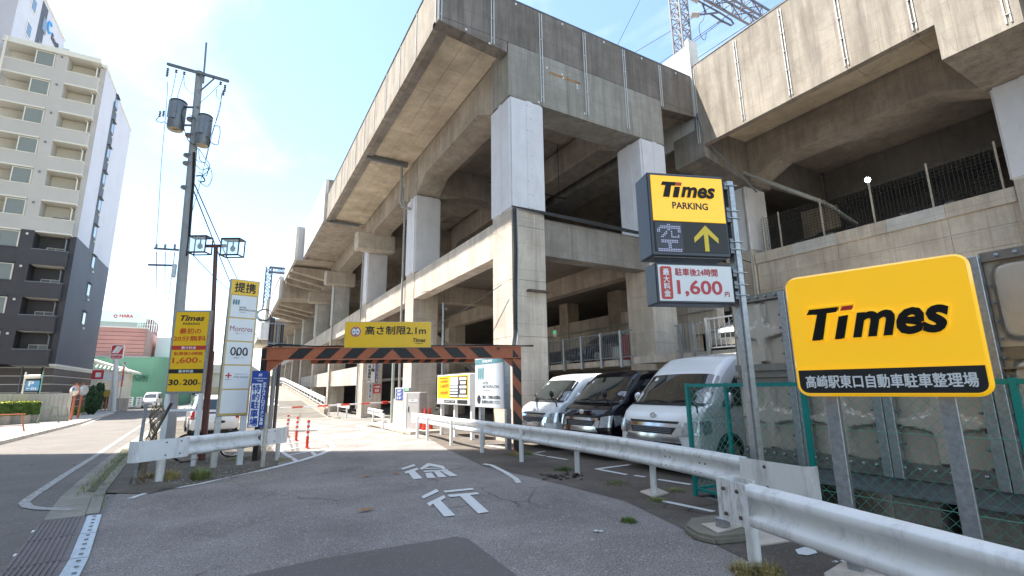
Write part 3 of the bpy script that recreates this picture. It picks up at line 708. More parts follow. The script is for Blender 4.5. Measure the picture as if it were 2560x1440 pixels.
for k in range(-1, NF):
    zt = 8.17 + 2.91 * k; zb = zt - 1.22; dark = zt < ZS
    wm_ = M_APD if dark else M_APG; tr = M_APD if dark else M_APC
    # corner balcony
    b = MB().box(-16.2, -13.85, 56.0, 56.14, zb, zt).box(-13.99, -13.85, 56.14, 57.3, zb, zt).obj('balcony_parapet', wm_, ap)
    MB().box(-16.25, -13.82, 55.97, 56.17, zt, zt + .07).box(-14.02, -13.82, 56.17, 57.3, zt, zt + .07).obj('rail_cap', M_GALVD if dark else M_APC, b)
    MB().box(-16.2, -13.8, 55.95, 57.38, zb - .13, zb - .005).obj('balcony_slab', M_APC if not dark else M_APD, b)
    if dark: MB().box(-16.05, -13.95, 56.1, 57.3, zb - .16, zb - .131).obj('balcony_ceiling', M_APC, b)
    MB().box(-16.18, -14.0, 57.34, 57.4, zt, zb + 2.7).obj('back_wall', M_APIN if not dark else M_APD, b)
    wf = MB().box(-15.6, -14.35, 57.27, 57.33, zb + .1, zb + 1.75).obj('window_frame', M_APC if dark else M_GALVD, ap)
    MB().box(-15.55, -14.99, 57.25, 57.28, zb + .15, zb + 1.7).obj('pane', M_WIN, wf); MB().box(-14.95, -14.4, 57.25, 57.28, zb + .15, zb + 1.7).obj('pane', M_FROST if k % 2 else M_WIN, wf)
    MB().tube([(-14.1, 56.25, zb + 1.25), (-14.1, 56.25, zb + 2.4), (-14.3, 56.5, zb + 2.65)], .05, 5).obj('drainpipe', M_APC if not dark else M_GALVD, ap)
    # wall strip with vent
    hi = min(zb + 2.91, 33.0)
    MB().box(-17.1, -16.2, 56.0, 57.38, zb, hi - .004).obj('wall_strip', wm_, ap)
    MB().box(-16.95 + .2, -16.6, 55.93, 56.0, zb + 2.45, zb + 2.62).obj('vent_cap', M_GALVD if not dark else M_APC, ap)
    # wide balcony
    b = MB().box(-20.5, -17.1, 56.0, 56.14, zb, zt).obj('balcony_parapet', wm_, ap)
    MB().box(-20.5, -17.12, 55.97, 56.17, zt, zt + .07).obj('rail_cap', M_APC if not dark else M_APD, b)
    MB().box(-20.5, -17.12, 55.95, 57.38, zb - .13, zb - .005).obj('balcony_slab', M_APC if not dark else M_APD, b)
    MB().box(-20.5, -18.5, 57.34, 57.4, zb, zb + 2.7).obj('back_wall', M_APIN if not dark else M_APD, b)
    wf = MB().box(-18.5, -18.42, 56.05, 56.15, zt, zb + 2.72).box(-17.24, -17.14, 56.05, 56.15, zt, zb + 2.72).box(-18.42, -17.24, 56.05, 56.15, zb + 2.65, zb + 2.72).obj('window_frame', M_APC, ap)
    MB().box(-18.42, -17.24, 56.09, 56.11, zt + .08, zb + 2.65).obj('pane', M_FROST, wf)
    wf = MB().box(-20.3, -18.9, 57.25, 57.33, zb + .1, zt + .5).obj('window_frame', M_APC if dark else M_GALVD, ap); MB().box(-20.2, -19.0, 57.22, 57.26, zb + .2, zt + .42).obj('pane', M_WIN, wf)
    # side window
    yc = 61.8 if not dark else 63.0
    zc = zb + 1.95
    if k >= 0:
        wf = MB().box(AX - .02, AX + .05, yc - .5, yc + .5, zc - .62, zc + .66).obj('window_frame', M_GALVD, ap)
        MB().box(AX + .05, AX + .06, yc - .4, yc + .4, zc - .52, zc + .55).obj('pane', M_WIN, wf)
        MB().box(AX, AX + .22, yc - .6, yc + .6, zc + .67, zc + .76).obj('window_hood', M_APDS, wf)
        MB().ball((AX + .06, yc + .3, zc - .95), .13, 8, 5).obj('vent_cap', M_APC, ap)
MB().tube([(-20.56, 55.95, 0), (-20.56, 55.95, 33.5)], .09, 6).obj('drainpipe', M_APC, ap)
# ribs of the tiled dark balconies, base storey
part('base_cornice', M_APC, ap, (-14.3, AX + .12, 56.3, 56.62, 3.9, 4.1), (AX - .3, AX + .12, 56.62, 70.3, 3.9, 4.1), (AX - .3, AX + .07, 56.62, 70.3, 3.72, 3.9))
for i in range(6):
    z0 = -.4 + i * .7
    MB().box(AX - .6, AX, 56.55, 70.2, z0 + .02, z0 + .66).obj('tile_course', M_BROWN, ap)
    MB().box(-17.2, -14.4, 57.0, 57.4, z0 + .02, z0 + .66).obj('tile_course', M_BROWN, ap)
    MB().box(AX - .6, AX - .01, 56.57, 70.2, z0 + .66, z0 + .72).box(-17.2, -14.4, 57.02, 57.4, z0 + .66, z0 + .72).obj('joint_band', M_APC, ap)
part('garage_opening', M_BLACK, ap, (-30, -17.2, 57.35, 57.4, -.4, 3.9), (AX - .6, AX + .012, 60.3, 63.6, .0, 2.0))
MB().tube([(-15.6, 56.9, -.4), (-15.6, 56.9, 3.9)], .06, 6).obj('drainpipe', M_GALVD, ap)

tb = thing('apartment_building', 'taller pale apartment tower rising behind the charcoal-based block at upper left', 'apartment building', (-21, 66, 0))
TX = -21.0
p0 = PX(33, 60, TX); p1 = PX(160, 100, TX)
ty0, ty1, tz = p0.y, p1.y + .3, p1.z
MB().box(TX - 14, TX, ty0, ty1, 0, tz).obj('wall', M_APS, tb)
MB().box(TX - 14, TX + .1, ty0 - .1, ty1 + .1, tz, tz + .3).obj('roof_edge', M_APC, tb)
s0 = PX(92, 115, TX).y; s1 = PX(122, 60, TX).y
for a in range(9):
    MB().box(TX - .01, TX + .015, PX(96, 70, TX).y - .2, PX(112, 70, TX).y, tz - 3.2 - a * 2.9, tz - .6 - a * 2.9 + .28).obj('dark_strip', M_APDS, tb)
for a in range(8):
    for (pl, pr, s_) in ((63, 80, 1.2), (100, 117, 1.5)):
        yy = (PX(pl, 70, TX).y + PX(pr, 70, TX).y) / 2; zc = tz - 2.4 - a * 2.9
        wf = MB().box(TX, TX + .06, yy - .62, yy + .62, zc - .75, zc + .75).obj('window_frame', M_APC if pl < 80 else M_GALVD, tb)
        MB().box(TX + .06, TX + .075, yy - .5, yy + .5, zc - .63, zc + .63).obj('pane', M_WIN, wf)
for a in range(6): MB().box(TX - .3, TX + .5, ty1 + .1, ty1 + 1.3, tz - 2.0 - 2.9 * a, tz - .8 - 2.9 * a).obj('balcony_parapet', M_APG, tb)
lm = frame(PX(120, 62, TX + .03) , (0, 1, 0))
MB(lm).tube([(.5 * math.cos(t) + .5, .62 * math.sin(t), .03) for t in [R(40 + 29 * i) for i in range(11)]], .11, 5).obj('logo_mark', pm('logo_blue', (.05, .35, .75), var=.02), tb)
q0 = PX(131, 75, TX); q1 = PX(149, 108, TX)
lm2 = frame(Vector((TX + .03, q0.y, q0.z - 1.1)), (0, 1, 0))
[MB(lm2).box(i * .62, i * .62 + .42, 0, .5 + .25 * (i % 3 == 0), 0, .05).obj('logo_letter', M_APDS, tb) for i in range(10)]
part('wall', M_APG, tb, (TX - 14, TX - 2.4, ty0 - 1.4, ty0 - .02, 33, tz))

# tall block added out of view across the street to shade the foreground
nb = thing('added_shade_tower', 'unseen tall block added across the street to shade the foreground', 'building', (-15, 26.3, 0))
ang = math.atan2(-.45, 1)
e0 = Vector((-15, 26.3)); e1 = e0 + Vector((-34, 15.3)); e2 = e1 + Vector((-16, -50)); e3 = e0 + Vector((0, -46))
MB().prism([(e0.x, e0.y, -1), (e1.x, e1.y, -1), (e2.x, e2.y, -1), (e3.x, e3.y, -1)], (0, 0, 69)).obj('wall', M_APG, nb)

# ------------------------------------------------------------------ cinema and shops at the end of the street
CY = 84.
def pY(px, py, Y): return PY(px, py, Y)
M_GREEN = pm('green_wall', (.20, .42, .29), rough=.8, var=.05, scale=.3, obj=False)
M_RED = pm('salmon_red_panel', (.52, .27, .235), rough=.7, var=.08, scale=.5, obj=False)
M_MAROON = pm('maroon_cladding', (.22, .05, .05), rough=.6, var=.1, obj=False)
ci = thing('cinema_building', 'windowless cinema block, green below and salmon red above, at the end of the street', 'building', (-10, CY, -.3))
a = pY(225, 888, CY); b = pY(388, 892, CY)
pf = [(a.x - 25, CY, -1), (b.x, CY, -1)] + [(b.x + 1.6 * math.sin(t), CY + 1.6 - 1.6 * math.cos(t), -1) for t in [R(15 * i) for i in range(1, 7)]] + [(b.x + 1.6, CY + 40, -1), (a.x - 25, CY + 40, -1)]
MB().prism(pf, (0, 0, b.z + 1)).obj('green_wall', M_GREEN, ci)
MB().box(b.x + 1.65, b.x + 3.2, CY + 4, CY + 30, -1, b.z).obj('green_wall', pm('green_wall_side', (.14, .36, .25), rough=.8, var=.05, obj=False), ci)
MB().box(a.x - 25, b.x - .6, CY - .12, CY - .002, b.z - .15, b.z + .05).obj('cornice', M_GALV, ci)
c0 = pY(367, 822, CY + .5); c1 = pY(391, 889, CY + 4)
rh = c0.z - b.z
for i in range(7):
    z0 = b.z + .05 + rh * i / 7
    for j in range(5):
        xa = c0.x - 28 + 28 * j / 5
        MB().box(xa, xa + 5.58, CY + .5, CY + .9, z0, z0 + rh / 7 - .05).obj('wall_panel', M_RED, ci)
YR = PX(391, 870, c0.x).y
MB().prism([(c0.x, CY + .95, b.z), (c0.x, YR, b.z), (c0.x - 28, YR, b.z), (c0.x - 28, CY + .95, b.z)], (0, 0, rh - .02)).obj('side_wall', M_RED, ci)
MB().box(c0.x - 28, c0.x + .15, CY + .4, CY + 1, c0.z, c0.z + .18).obj('parapet', M_APC, ci)
w0 = pY(393, 843, CY + 8); w1 = pY(428, 892, CY + 8)
MB().box(w0.x, w1.x, CY + 8, CY + 30, b.z - .5, w0.z).obj('white_block', M_WHITE, ci)
M_LETD = pm('dark_green_letters', (.04, .14, .09), var=.05)
l0 = pY(327, 947, CY - .03); l1 = pY(372, 937, CY - .03)
fm = frame((0, CY - .03, 0), (1, 0, 0))
lettering('109CINEMAS', M_LETD, ci, fm, l0.x, l1.x, l0.z, l1.z, bold=.01)
l0 = pY(314, 952, CY - .03); l1 = pY(370, 944, CY - .03)
lettering('CORE PARKSIDE', M_LETD, ci, fm, l0.x, l1.x, l0.z - .1, l1.z - .1, bold=.01)
# hara rooftop
oh = thing('rooftop_building', 'pale building with a long rooftop board and maroon machine room, beyond the cinema', 'building', (-18, 120, 0))
YO = 125.
o0 = pY(249, 802, YO); o1 = pY(369, 781, YO)
MB().box(o0.x - 4, o1.x - .5, YO + 1, YO + 16, 0, pY(300, 822, YO).z + 3).obj('wall', M_GALV, oh)
MB().box(o0.x - 3, o1.x, YO, YO + .5, o0.z, o1.z).obj('rooftop_board', M_WHITE, oh)
fm = frame((0, YO - .05, 0), (1, 0, 0))
M_REDL = pm('red_lettering', (.55, .03, .04), var=.03, rough=.5)
lettering('O', M_REDL, oh, fm, pY(284, 790, YO).x, pY(294, 790, YO).x, pY(290, 795, YO).z, pY(290, 786, YO).z, bold=.05)
lettering('HARA', M_REDL, oh, fm, pY(299, 790, YO).x, pY(334, 790, YO).x, pY(315, 794, YO).z, pY(315, 786, YO).z, bold=.03)
m0 = pY(317, 822, YO + 2); m1 = pY(382, 800, YO + 2)
MB().box(m0.x, m1.x, YO + 2, YO + 12, m0.z - 3, m1.z + .2).obj('machine_room', M_MAROON, oh)
rr = MB()
for i in range(9):
    x = m0.x + 2 + i * (m1.x - m0.x - 1) / 8; rr.bar((x, YO + .3, m0.z - .6), (x, YO + .3, m0.z + 2.0), .12, .12)
rr.bar((m0.x + 2, YO + .3, m0.z + 2.0), (m1.x + 1, YO + .3, m0.z + 2.0), .12, .12); rr.bar((m0.x + 2, YO + .3, m0.z + .8), (m1.x + 1, YO + .3, m0.z + .8), .1, .1)
rr.obj('roof_railing', M_WHITE, oh)
# low houses with cream roofs
hs = thing('rental_office', 'low cream shop with gabled roof beside the street, behind the red rental sign', 'shop', (-11, 70, -.3))
YH = 72.
h0 = pY(222, 890, YH); h1 = pY(324, 925, YH); h2 = pY(270, 1010, YH)
xl, xr = pY(205, 900, YH).x, pY(322, 930, YH).x
zr = pY(235, 888, YH).z; ze = pY(325, 926, YH).z
MB().box(xl, xr - .8, YH + .6, YH + 9, -.5, ze - .1).obj('wall', M_APC, hs)
MB().prism([(xl - .5, YH, zr), (xr, YH, ze), (xr, YH, ze - .22), (xl - .5, YH, zr - .35)], (0, 9.5, 0)).obj('roof', M_APC, hs)
zs_ = pY(270, 917, YH).z
MB().prism([(xl, YH - .8, zs_ + .1), (xr + .4, YH - .8, ze - .3), (xr + .4, YH - .8, ze - .5), (xl, YH - .8, zs_ - .15)], (0, 1.4, 0)).obj('canopy', pm('roof_tile_cream', (.6, .57, .48), var=.2, scale=5), hs)
for i in range(12):
    x = xl + (xr - xl) * i / 12; zt = zs_ + .12 + (ze - .3 - zs_ - .1) * i / 12
    MB().tube([(x, YH - .85, zt), (x, YH + .4, zt + .5)], .09, 6).obj('roof_tile', M_APC, hs)
MB().box(xl + 1, xr - 2.2, YH + .5, YH + .59, -.3, 2.0).obj('shop_window', M_WIN, hs)
MB().box(xr - 2.0, xr - 1.0, YH + .5, YH + .59, -.3, 1.9).obj('door', M_BROWN, hs)
f0 = PY(228, 948, 66); f1 = PY(312, 944, 66); f2 = PY(240, 924, 66)
fb = MB().prism([(f0.x, 66, f0.z - .1), (f1.x, 66, f1.z - .35), (f1.x, 66, f1.z + .2), (f0.x, 66, f2.z)], (0, .5, 0)).obj('fascia_board', M_WHITE, hs)
MB().box(f0.x, f0.x + .95, 65.96, 66, f0.z, f2.z - .05).obj('logo_panel', M_REDL, hs)
MB().box(f0.x + .3, f0.x + .75, 65.93, 65.96, f0.z + .2, f2.z - .3).obj('logo_mark', M_WHITE, hs)
for x in (f0.x + .3, f1.x - .9): MB().box(x - .2, x + .2, 66.1, 66.45, -.4, f0.z).obj('canopy_post', M_APC, hs)
# red square rental sign on a pole
b_ = G(292, 1018); YN = 62.
sg = thing('rental_sign', 'square red rental sign with slanted white stripes, high on a white pole', 'sign', (pY(292, 900, YN).x, YN, -.3))
n0 = pY(273, 898, YN); n1 = pY(312, 862, YN)
fm = frame((n0.x, YN, n0.z), (1, 0, 0)); W_ = n1.x - n0.x; H_ = n1.z - n0.z
slab(fm, rrect(0, W_, 0, H_, .18), -.25, 0).obj('sign_box', M_WHITE, sg)
slab(fm, rrect(.07, W_ - .07, .07, H_ - .07, .14), 0, .02).obj('face', M_REDL, sg)
slab(fm, [(.12 * W_, .42 * H_), (.38 * W_, .42 * H_), (.72 * W_, .88 * H_), (.42 * W_, .88 * H_)], .02, .035).obj('stripe', M_WHITE, sg)
slab(fm, [(.42 * W_, .42 * H_), (.60 * W_, .42 * H_), (.90 * W_, .88 * H_), (.76 * W_, .88 * H_)], .02, .035).obj('stripe', M_WHITE, sg)
lettering('NIPPON', M_WHITE, sg, fm, .1 * W_, .9 * W_, .22 * H_, .35 * H_, w=.03, bold=.03)
lettering('Rent-a-Car', M_WHITE, sg, fm, .15 * W_, .85 * W_, .10 * H_, .19 * H_, w=.03)
MB().tube([(pY(290, 1000, YN).x - .1, YN + .15, -.4), (pY(291, 900, YN).x - .05, YN + .15, n0.z)], .2, 8).obj('pole', M_WHITE, sg)
bn = thing('sign_banner', 'tall narrow red banner with white katakana beside the rental pole', 'sign', (pY(308, 965, YN).x, YN - 1, -.3))
n0 = pY(301, 966, YN - 1); n1 = pY(314, 906, YN - 1); fm = frame((n0.x, YN - 1, n0.z), (1, 0, 0)); W_ = n1.x - n0.x; H_ = n1.z - n0.z
slab(fm, [(0, 0), (W_, 0), (W_, H_), (0, H_)], -.12, 0).obj('panel', M_REDL, bn)
vtext('ニッポンレンタカー', M_WHITE, bn, fm, .1, W_ - .1, .1, H_ - .6, w=.01)
slab(fm, [(.12, H_ - .5), (.3, H_ - .5), (W_ - .1, H_ - .12), (W_ - .3, H_ - .12)], 0, .01).obj('stripe', M_WHITE, bn)
MB().tube([(n0.x + W_ / 2, YN - .9, -.4), (n0.x + W_ / 2, YN - .9, n0.z)], .05, 6).obj('pole', M_GALV, bn)

# ------------------------------------------------------------------ planting
def leafmat(name, c):
    m, nt, b = _new(name); L = nt.links
    g = N(nt, 'ShaderNodeNewGeometry'); n = N(nt, 'ShaderNodeTexNoise', i_Scale=3., i_Detail=6.); L.new(g.outputs['Position'], n.inputs['Vector'])
    r = N(nt, 'ShaderNodeValToRGB'); e = r.color_ramp.elements; e[0].position = .3; e[1].position = .7; e[0].color = mul(c, .55); e[1].color = mul(c, 1.5); L.new(n.outputs[0], r.inputs[0]); L.new(r.outputs[0], b.inputs['Base Color'])
    b.inputs['Roughness'].default_value = .6; b.inputs['Specular IOR Level'].default_value = .3
    t = b.inputs.get('Subsurface Weight'); 
    return m
M_LEAFD = leafmat('dark_leaves', (.035, .07, .028)); M_LEAF = leafmat('green_leaves', (.09, .15, .035)); M_LEAFY = leafmat('yellow_green_leaves', (.34, .36, .035)); M_DRY = leafmat('dry_grass', (.36, .30, .13)); M_WEED = leafmat('weed_leaves', (.20, .23, .08))
M_BARK = pm('bark', (.10, .075, .055), rough=.9, var=.3, bump=.5)
def leaves(mb, inside, n, size):
    """n small quads at random points given by inside()"""
    for _ in range(n):
        p = Vector(inside()); a = Vector((random.gauss(0, 1), random.gauss(0, 1), random.gauss(0, 1))).normalized(); b = a.orthogonal().normalized()
        s = size * random.uniform(.6, 1.3); mb.add([p - a * s, p + b * s * .6, p + a * s, p - b * s * .6], [(0, 1, 2, 3)])
    return mb
def inbox(x0, x1, y0, y1, z0, z1, shell=.8):
    def f():
        p = [random.uniform(x0, x1), random.uniform(y0, y1), random.uniform(z0, z1)]
        if random.random() < shell:
            k = random.choice((0, 1, 1, 2, 2)); p[k] = (x0, y0, z0)[k] if (k == 1 or random.random() < .2) else (x1, y1, z1)[k]
        p = [v + random.gauss(0, .03) for v in p]; return p
    return f
def inball(c, r, sz=(1, 1, 1), shell=.75):
    def f():
        d = Vector((random.gauss(0, 1), random.gauss(0, 1), random.gauss(0, 1))).normalized() * (r * (random.uniform(.88, 1.05) if random.random() < shell else random.uniform(.2, .9)))
        return (c[0] + d.x * sz[0], c[1] + d.y * sz[1], c[2] + d.z * sz[2])
    return f
# planter wall, hedge, ribbed wall along the far sidewalk
wb0 = G(-60, 1075); wb1 = G(106, 1060)
pw = thing('planter', 'low stained concrete planter wall holding the hedge', 'planter', (wb1.x, wb1.y, gz(wb1.y)))
zt = zat(60, 1038, G(60, 1066)); 
P0 = G(-60, 1072); P1 = G(98, 1062)
dirw = (P1 - P0); dirw.z = 0; L_ = dirw.length; dirw.normalize(); nrm = Vector((dirw.y, -dirw.x, 0))
def wallbox(mb, p, d, n, l0, l1, w0, w1, z0, z1):
    q = [p + d * l0 + n * w0, p + d * l1 + n * w0, p + d * l1 + n * w1, p + d * l0 + n * w1]
    return mb.prism([(v.x, v.y, z0) for v in q][::-1], (0, 0, z1 - z0))
n_ = 6
for i in range(n_):
    mb = MB(); wallbox(mb, P0, dirw, nrm, L_ * i / n_, L_ * (i + 1) / n_ - .015, -.25, 0, -.4, zt); mb.obj('wall_block', M_CBEAM if i % 2 else M_CONC, pw)
hd = MB(); he = MB()
hz = zat(60, 1008, G(60, 1066))
leaves(hd, lambda: tuple(P0 + dirw * random.uniform(0, L_ - .1) - nrm * (0 if random.random() < .7 else random.uniform(0, 1.6)) + Vector((0, 0, random.uniform(zt, hz) - P0.z))), 5200, .07)
leaves(he, lambda: tuple(P0 + dirw * random.uniform(0, L_ - .1) - nrm * random.uniform(0, 1.8) + Vector((0, 0, hz + random.gauss(.02, .03) - P0.z))), 3600, .07)
hb = MB(); wallbox(hb, P0, dirw, nrm, 0, L_ - .15, -1.7, -.05, zt - .1, hz - .06)
hg = thing('hedge', 'clipped hedge with bright yellow-green top on the planter', 'hedge', tuple(P1))
hb.obj('branches', M_LEAFD, hg); hd.obj('foliage', M_LEAF, hg); he.obj('new_growth', M_LEAFY, hg)
# ribbed wall
Q0 = G(-80, 1062); Q1 = G(169, 1057)
Q0 = Vector((Q1.x - 8.5, Q1.y - .8, Q1.z))
dq = (Q1 - Q0); dq.z = 0; Lq = dq.length; dq.normalize(); nq = Vector((dq.y, -dq.x, 0)); zq = zat(169, 983, G(169, 1057))
rw = thing('boundary_wall', 'pale ribbed wall behind the hedge, in front of the dark block', 'wall', tuple(Q1))
mb = MB(); wallbox(mb, Q0, dq, nq, 0, Lq, -.2, 0, -.4, zq); mb.obj('wall_core', M_CLIT, rw)
M_RIB = pm('ribbed_wall_paint', (.42, .41, .38), rough=.8, var=.06)
for i in range(int(Lq / .22)):
    mb = MB(); wallbox(mb, Q0, dq, nq, i * .22 + .03, i * .22 + .2, 0, .035, -.4, zq); mb.obj('rib', M_RIB, rw)
# conical shrubs and low hedge beyond
for px, top, bot, wd, lab in ((222, 968, 1040, 20, 'dark clipped shrub nearest the orange mirror poles'), (232, 985, 1040, 14, 'small dark clipped shrub between two taller ones'), (238, 960, 1034, 15, 'tallest dark columnar shrub beside the rental office'), (247, 962, 1030, 9, 'narrow dark columnar shrub at the end of the row')):
    b = G(px, bot); s = mpp(b); b = b + Vector((0, 0, .05)); h = (bot - top) * s; r = wd * s / 2 * 1.1
    t = thing('clipped_shrub', lab, 'shrub', tuple(b), group='clipped shrubs by the sidewalk')
    MB().tube([b, b + Vector((0, 0, h * .3))], .05, 5).obj('trunk', M_BARK, t)
    MB().ball(b + Vector((0, 0, h * .55)), h * .42, 10, 8, (r / (h * .45), r / (h * .45), 1)).obj('branches', M_LEAFD, t)
    leaves(MB(), inball(b + Vector((0, 0, h * .53)), h * .47, (r / (h * .47), r / (h * .47), 1)), 1500, .08).obj('foliage', M_LEAFD, t)
a = G(196, 1042); b = G(252, 1030)
t = thing('hedge', 'low green hedge along the sidewalk under the clipped shrubs', 'hedge', tuple(a))
d = b - a; leaves(MB(), lambda: tuple(a + d * random.random() + Vector((random.uniform(-.5, .1), random.uniform(-.2, .3), random.uniform(0, .75)))), 3500, .07).obj('foliage', M_LEAF, t)
mb = MB(); dd = Vector((d.x, d.y, 0)).normalized(); wallbox(mb, a, dd, Vector((dd.y, -dd.x, 0)), 0, d.length, -.1, .12, -.4, gz(40) + .3); mb.obj('edging', M_CLIT, t)
# garden tree beyond the rental office
b = G(322, 1016); b = Vector((b.x * 1.0, b.y, b.z)); s = mpp(b)
t = thing('garden_tree', 'small pruned tree in front of the green cinema wall', 'tree', tuple(b))
tr = MB().tube([b, b + Vector((-.2, 0, 20 * s)), b + Vector((.1, 0, 40 * s))], [.16, .12, .07], 6)
for dx, dz in ((-14, 40), (12, 48), (16, 32), (-8, 55), (5, 60)): tr.tube([b + Vector((0, 0, 25 * s)), b + Vector((dx * s * .6, 0, dz * s * .8)), b + Vector((dx * s, 0, dz * s))], [.07, .05, .03], 5)
tr.obj('trunk', M_BARK, t)
cr_ = MB()
for dx, dz, r in ((-14, 42, 7), (12, 50, 8), (16, 34, 6), (-8, 58, 8), (5, 63, 9), (0, 48, 6), (-18, 52, 5)): leaves(cr_, inball(b + Vector((dx * s, random.uniform(-.8, .8), dz * s)), r * s, (1.3, 1.3, .7), .4), 420, .13)
cr_.obj('crown', M_LEAF, t)
# far-off trees and roofs on the horizon behind
for i, (px, Y, w_, h_, mt) in enumerate(((415, 140, 14, 6, M_WHITE), (440, 150, 16, 7, M_APC), (480, 120, 12, 4, M_CONC), (520, 130, 18, 5.2, M_APC), (560, 110, 12, 5, M_APC), (600, 160, 30, 4.2, M_CONC))):
    p = PY(px, 1000, Y)
    t = thing('far_building', ['low white building far beyond the price sign', 'cream building far behind the minivan', 'grey low building far behind the lamp post', 'wide cream hall far behind the partner sign', 'cream shed with sloping roof far left of the partner sign', 'long grey building at the far end of the railway'][i], 'building', (p.x, Y, -.3), group='far buildings past the car park')
    MB().box(p.x - w_ / 2, p.x + w_ / 2, Y, Y + 12, -1, h_).obj('wall', mt, t)
    MB().prism([(p.x - w_ / 2 - .4, Y - .5, h_), (p.x + w_ / 2 + .4, Y - .5, h_), (p.x + w_ / 3, Y - .5, h_ + 1.6), (p.x - w_ / 3, Y - .5, h_ + 1.6)], (0, 13, 0)).obj('roof', M_CBEAM if i % 2 else M_APC, t)
    for k in range(4):
        x = p.x - w_ / 2 + w_ * (k + .5) / 4; MB().box(x - .8, x + .8, Y - .05, Y, 1, 2.4).obj('window', M_WIN, t)
# ================================================================== RAMP, RAILS
rmp = MB()
prof = [(33.5, gz(33.5) + .012), (36.8, -.04), (45, .48), (55, 1.12), (64, 1.70), (71.5, 2.12), (74, 2.2), (85, 2.2)]
for (a, za), (b, zb) in zip(prof, prof[1:]): rmp.add([(-.6, a, za), (5.8, a, za), (5.8, b, zb), (-.6, b, zb), (5.8, a, -1), (5.8, b, -1), (-.6, a, -1), (-.6, b, -1)], [(0, 1, 2, 3), (1, 4, 5, 2), (0, 3, 7, 6)])
rmp.obj('ramp', concrete('ramp_paving', (.27, .25, .22), stain=.3, streak=0, boards=0), kind='structure')
gr = MB()
for i in range(46):
    y = 34.6 + i * .3
    def rz(y):
        for (a, za), (b, zb) in zip(prof, prof[1:]):
            if y <= b: return za + (zb - za) * (y - a) / (b - a)
        return 2.2
    gr.add([(0, y, rz(y) + .008), (5.6, y, rz(y) + .008), (5.6, y + .1, rz(y + .1) + .008), (0, y + .1, rz(y + .1) + .008)], [(0, 1, 2, 3)])
gr.obj('ramp_grooves', concrete('groove_paving', (.19, .175, .15), stain=.3, streak=0), kind='structure')
for i in range(10):
    a = 36.9 + i * 3.5; b = a + 3.47
    MB().prism([(5.8, a, rz(a) - .4), (5.8, b, rz(b) - .4), (5.8, b, rz(b) + .32), (5.8, a, rz(a) + .32)], (.25, 0, 0)).obj('ramp_kerb', M_CONC, kind='structure')
for pl in (((2.6, 44, 0), (3.5, 44, 0), (3.2, 49, 0), (2.9, 49, 0)), ((2.2, 49, 0), (3.9, 49, 0), (3.05, 51.5, 0), (3.05, 51.5, 0)), ((2.4, 56, 0), (3.6, 56, 0), (3.5, 57, 0), (2.5, 57, 0)), ((2.4, 60, 0), (3.6, 60, 0), (3.5, 61.2, 0), (2.5, 61.2, 0))):
    MB().add([(x, y, rz(y) + .02) for x, y, _ in pl], [(0, 1, 2, 3)]).obj('lane_marking', M_LINEW, kind='structure')

M_RAIL = pm('white_guardrail', (.80, .80, .79), rough=.34, var=.05, scale=2, obj=False, dirt=.45)
M_BOLT = pm('rusty_bolt', (.12, .09, .075), rough=.6, var=.3, metal=.5)
PROF = [(0.0, .0), (.008, .03), (.030, .070), (.042, .080), (.085, .080), (.097, .074), (.146, .006), (.158, 0), (.192, 0), (.204, .006), (.253, .074), (.265, .080), (.308, .080), (.320, .070), (.342, .03), (.35, .0)]
def wbeam(path, side, prof=PROF, flat=False):
    """W-section beam: path of 3D points along the top edge, side = +1/-1 which way the ridges face"""
    mb = MB(); n = len(prof); vs = []
    for i, p in enumerate(path):
        p = Vector(p); d = (Vector(path[min(i + 1, len(path) - 1)]) - Vector(path[max(i - 1, 0)])); d.z = 0; d.normalize(); nn = Vector((d.y, -d.x, 0)) * side
        vs += [p + nn * (o if not flat else .03) - Vector((0, 0, z)) for z, o in prof] + [p + nn * ((o if not flat else .03) - .007) - Vector((0, 0, z)) for z, o in prof]
    fs = []
    m_ = 2 * n
    for i in range(len(path) - 1):
        for k in range(n - 1):
            a = i * m_ + k; fs.append((a, a + 1, a + 1 + m_, a + m_)); a += n; fs.append((a, a + m_, a + 1 + m_, a + 1))
        for k in (0, n - 1): a = i * m_ + k; fs.append((a, a + m_, a + m_ + n, a + n))
    for i in (0, len(path) - 1):
        for k in range(n - 1): a = i * m_ + k; fs.append((a, a + n, a + n + 1, a + 1))
    return mb.add(vs, fs)
def PZ(px, py, z):
    d = ray(px, py); zz = z
    for _ in range(8):
        t = (zz - CAMH) / d.z; zz = z + gz(t * d.y)
    return Vector((t * d.x, t * d.y, zz))
def spline(pts, n=6):
    o = []
    for i in range(len(pts) - 1):
        p0 = pts[max(i - 1, 0)]; p1 = pts[i]; p2 = pts[i + 1]; p3 = pts[min(i + 2, len(pts) - 1)]
        for k in range(n):
            t = k / n; o.append(.5 * ((2 * p1) + (p2 - p0) * t + (2 * p0 - 5 * p1 + 4 * p2 - p3) * t * t + (3 * p1 - p0 - 3 * p2 + p3) * t ** 3))
    return o + [pts[-1]]
def flatplate(path, z0=0, z1=.35, th=.006):
    mb = MB(); vs = []
    for i, p in enumerate(path):
        p = Vector(p); d = (Vector(path[min(i + 1, len(path) - 1)]) - Vector(path[max(i - 1, 0)])); d.z = 0; d.normalize(); nn = Vector((d.y, -d.x, 0)) * th
        for s in (1, -1):
            vs += [p + nn * s - Vector((0, 0, z0)), p + nn * s - Vector((0, 0, z1))]
    fs = [(0, 2, 3, 1)]
    for i in range(len(path) - 1):
        a = i * 4; b = a + 4; fs += [(a, a + 1, b + 1, b), (a + 2, b + 2, b + 3, a + 3), (a, b, b + 2, a + 2), (a + 1, a + 3, b + 3, b + 1)]
    a = (len(path) - 1) * 4; fs.append((a, a + 1, a + 3, a + 2)); return mb.add(vs, fs)
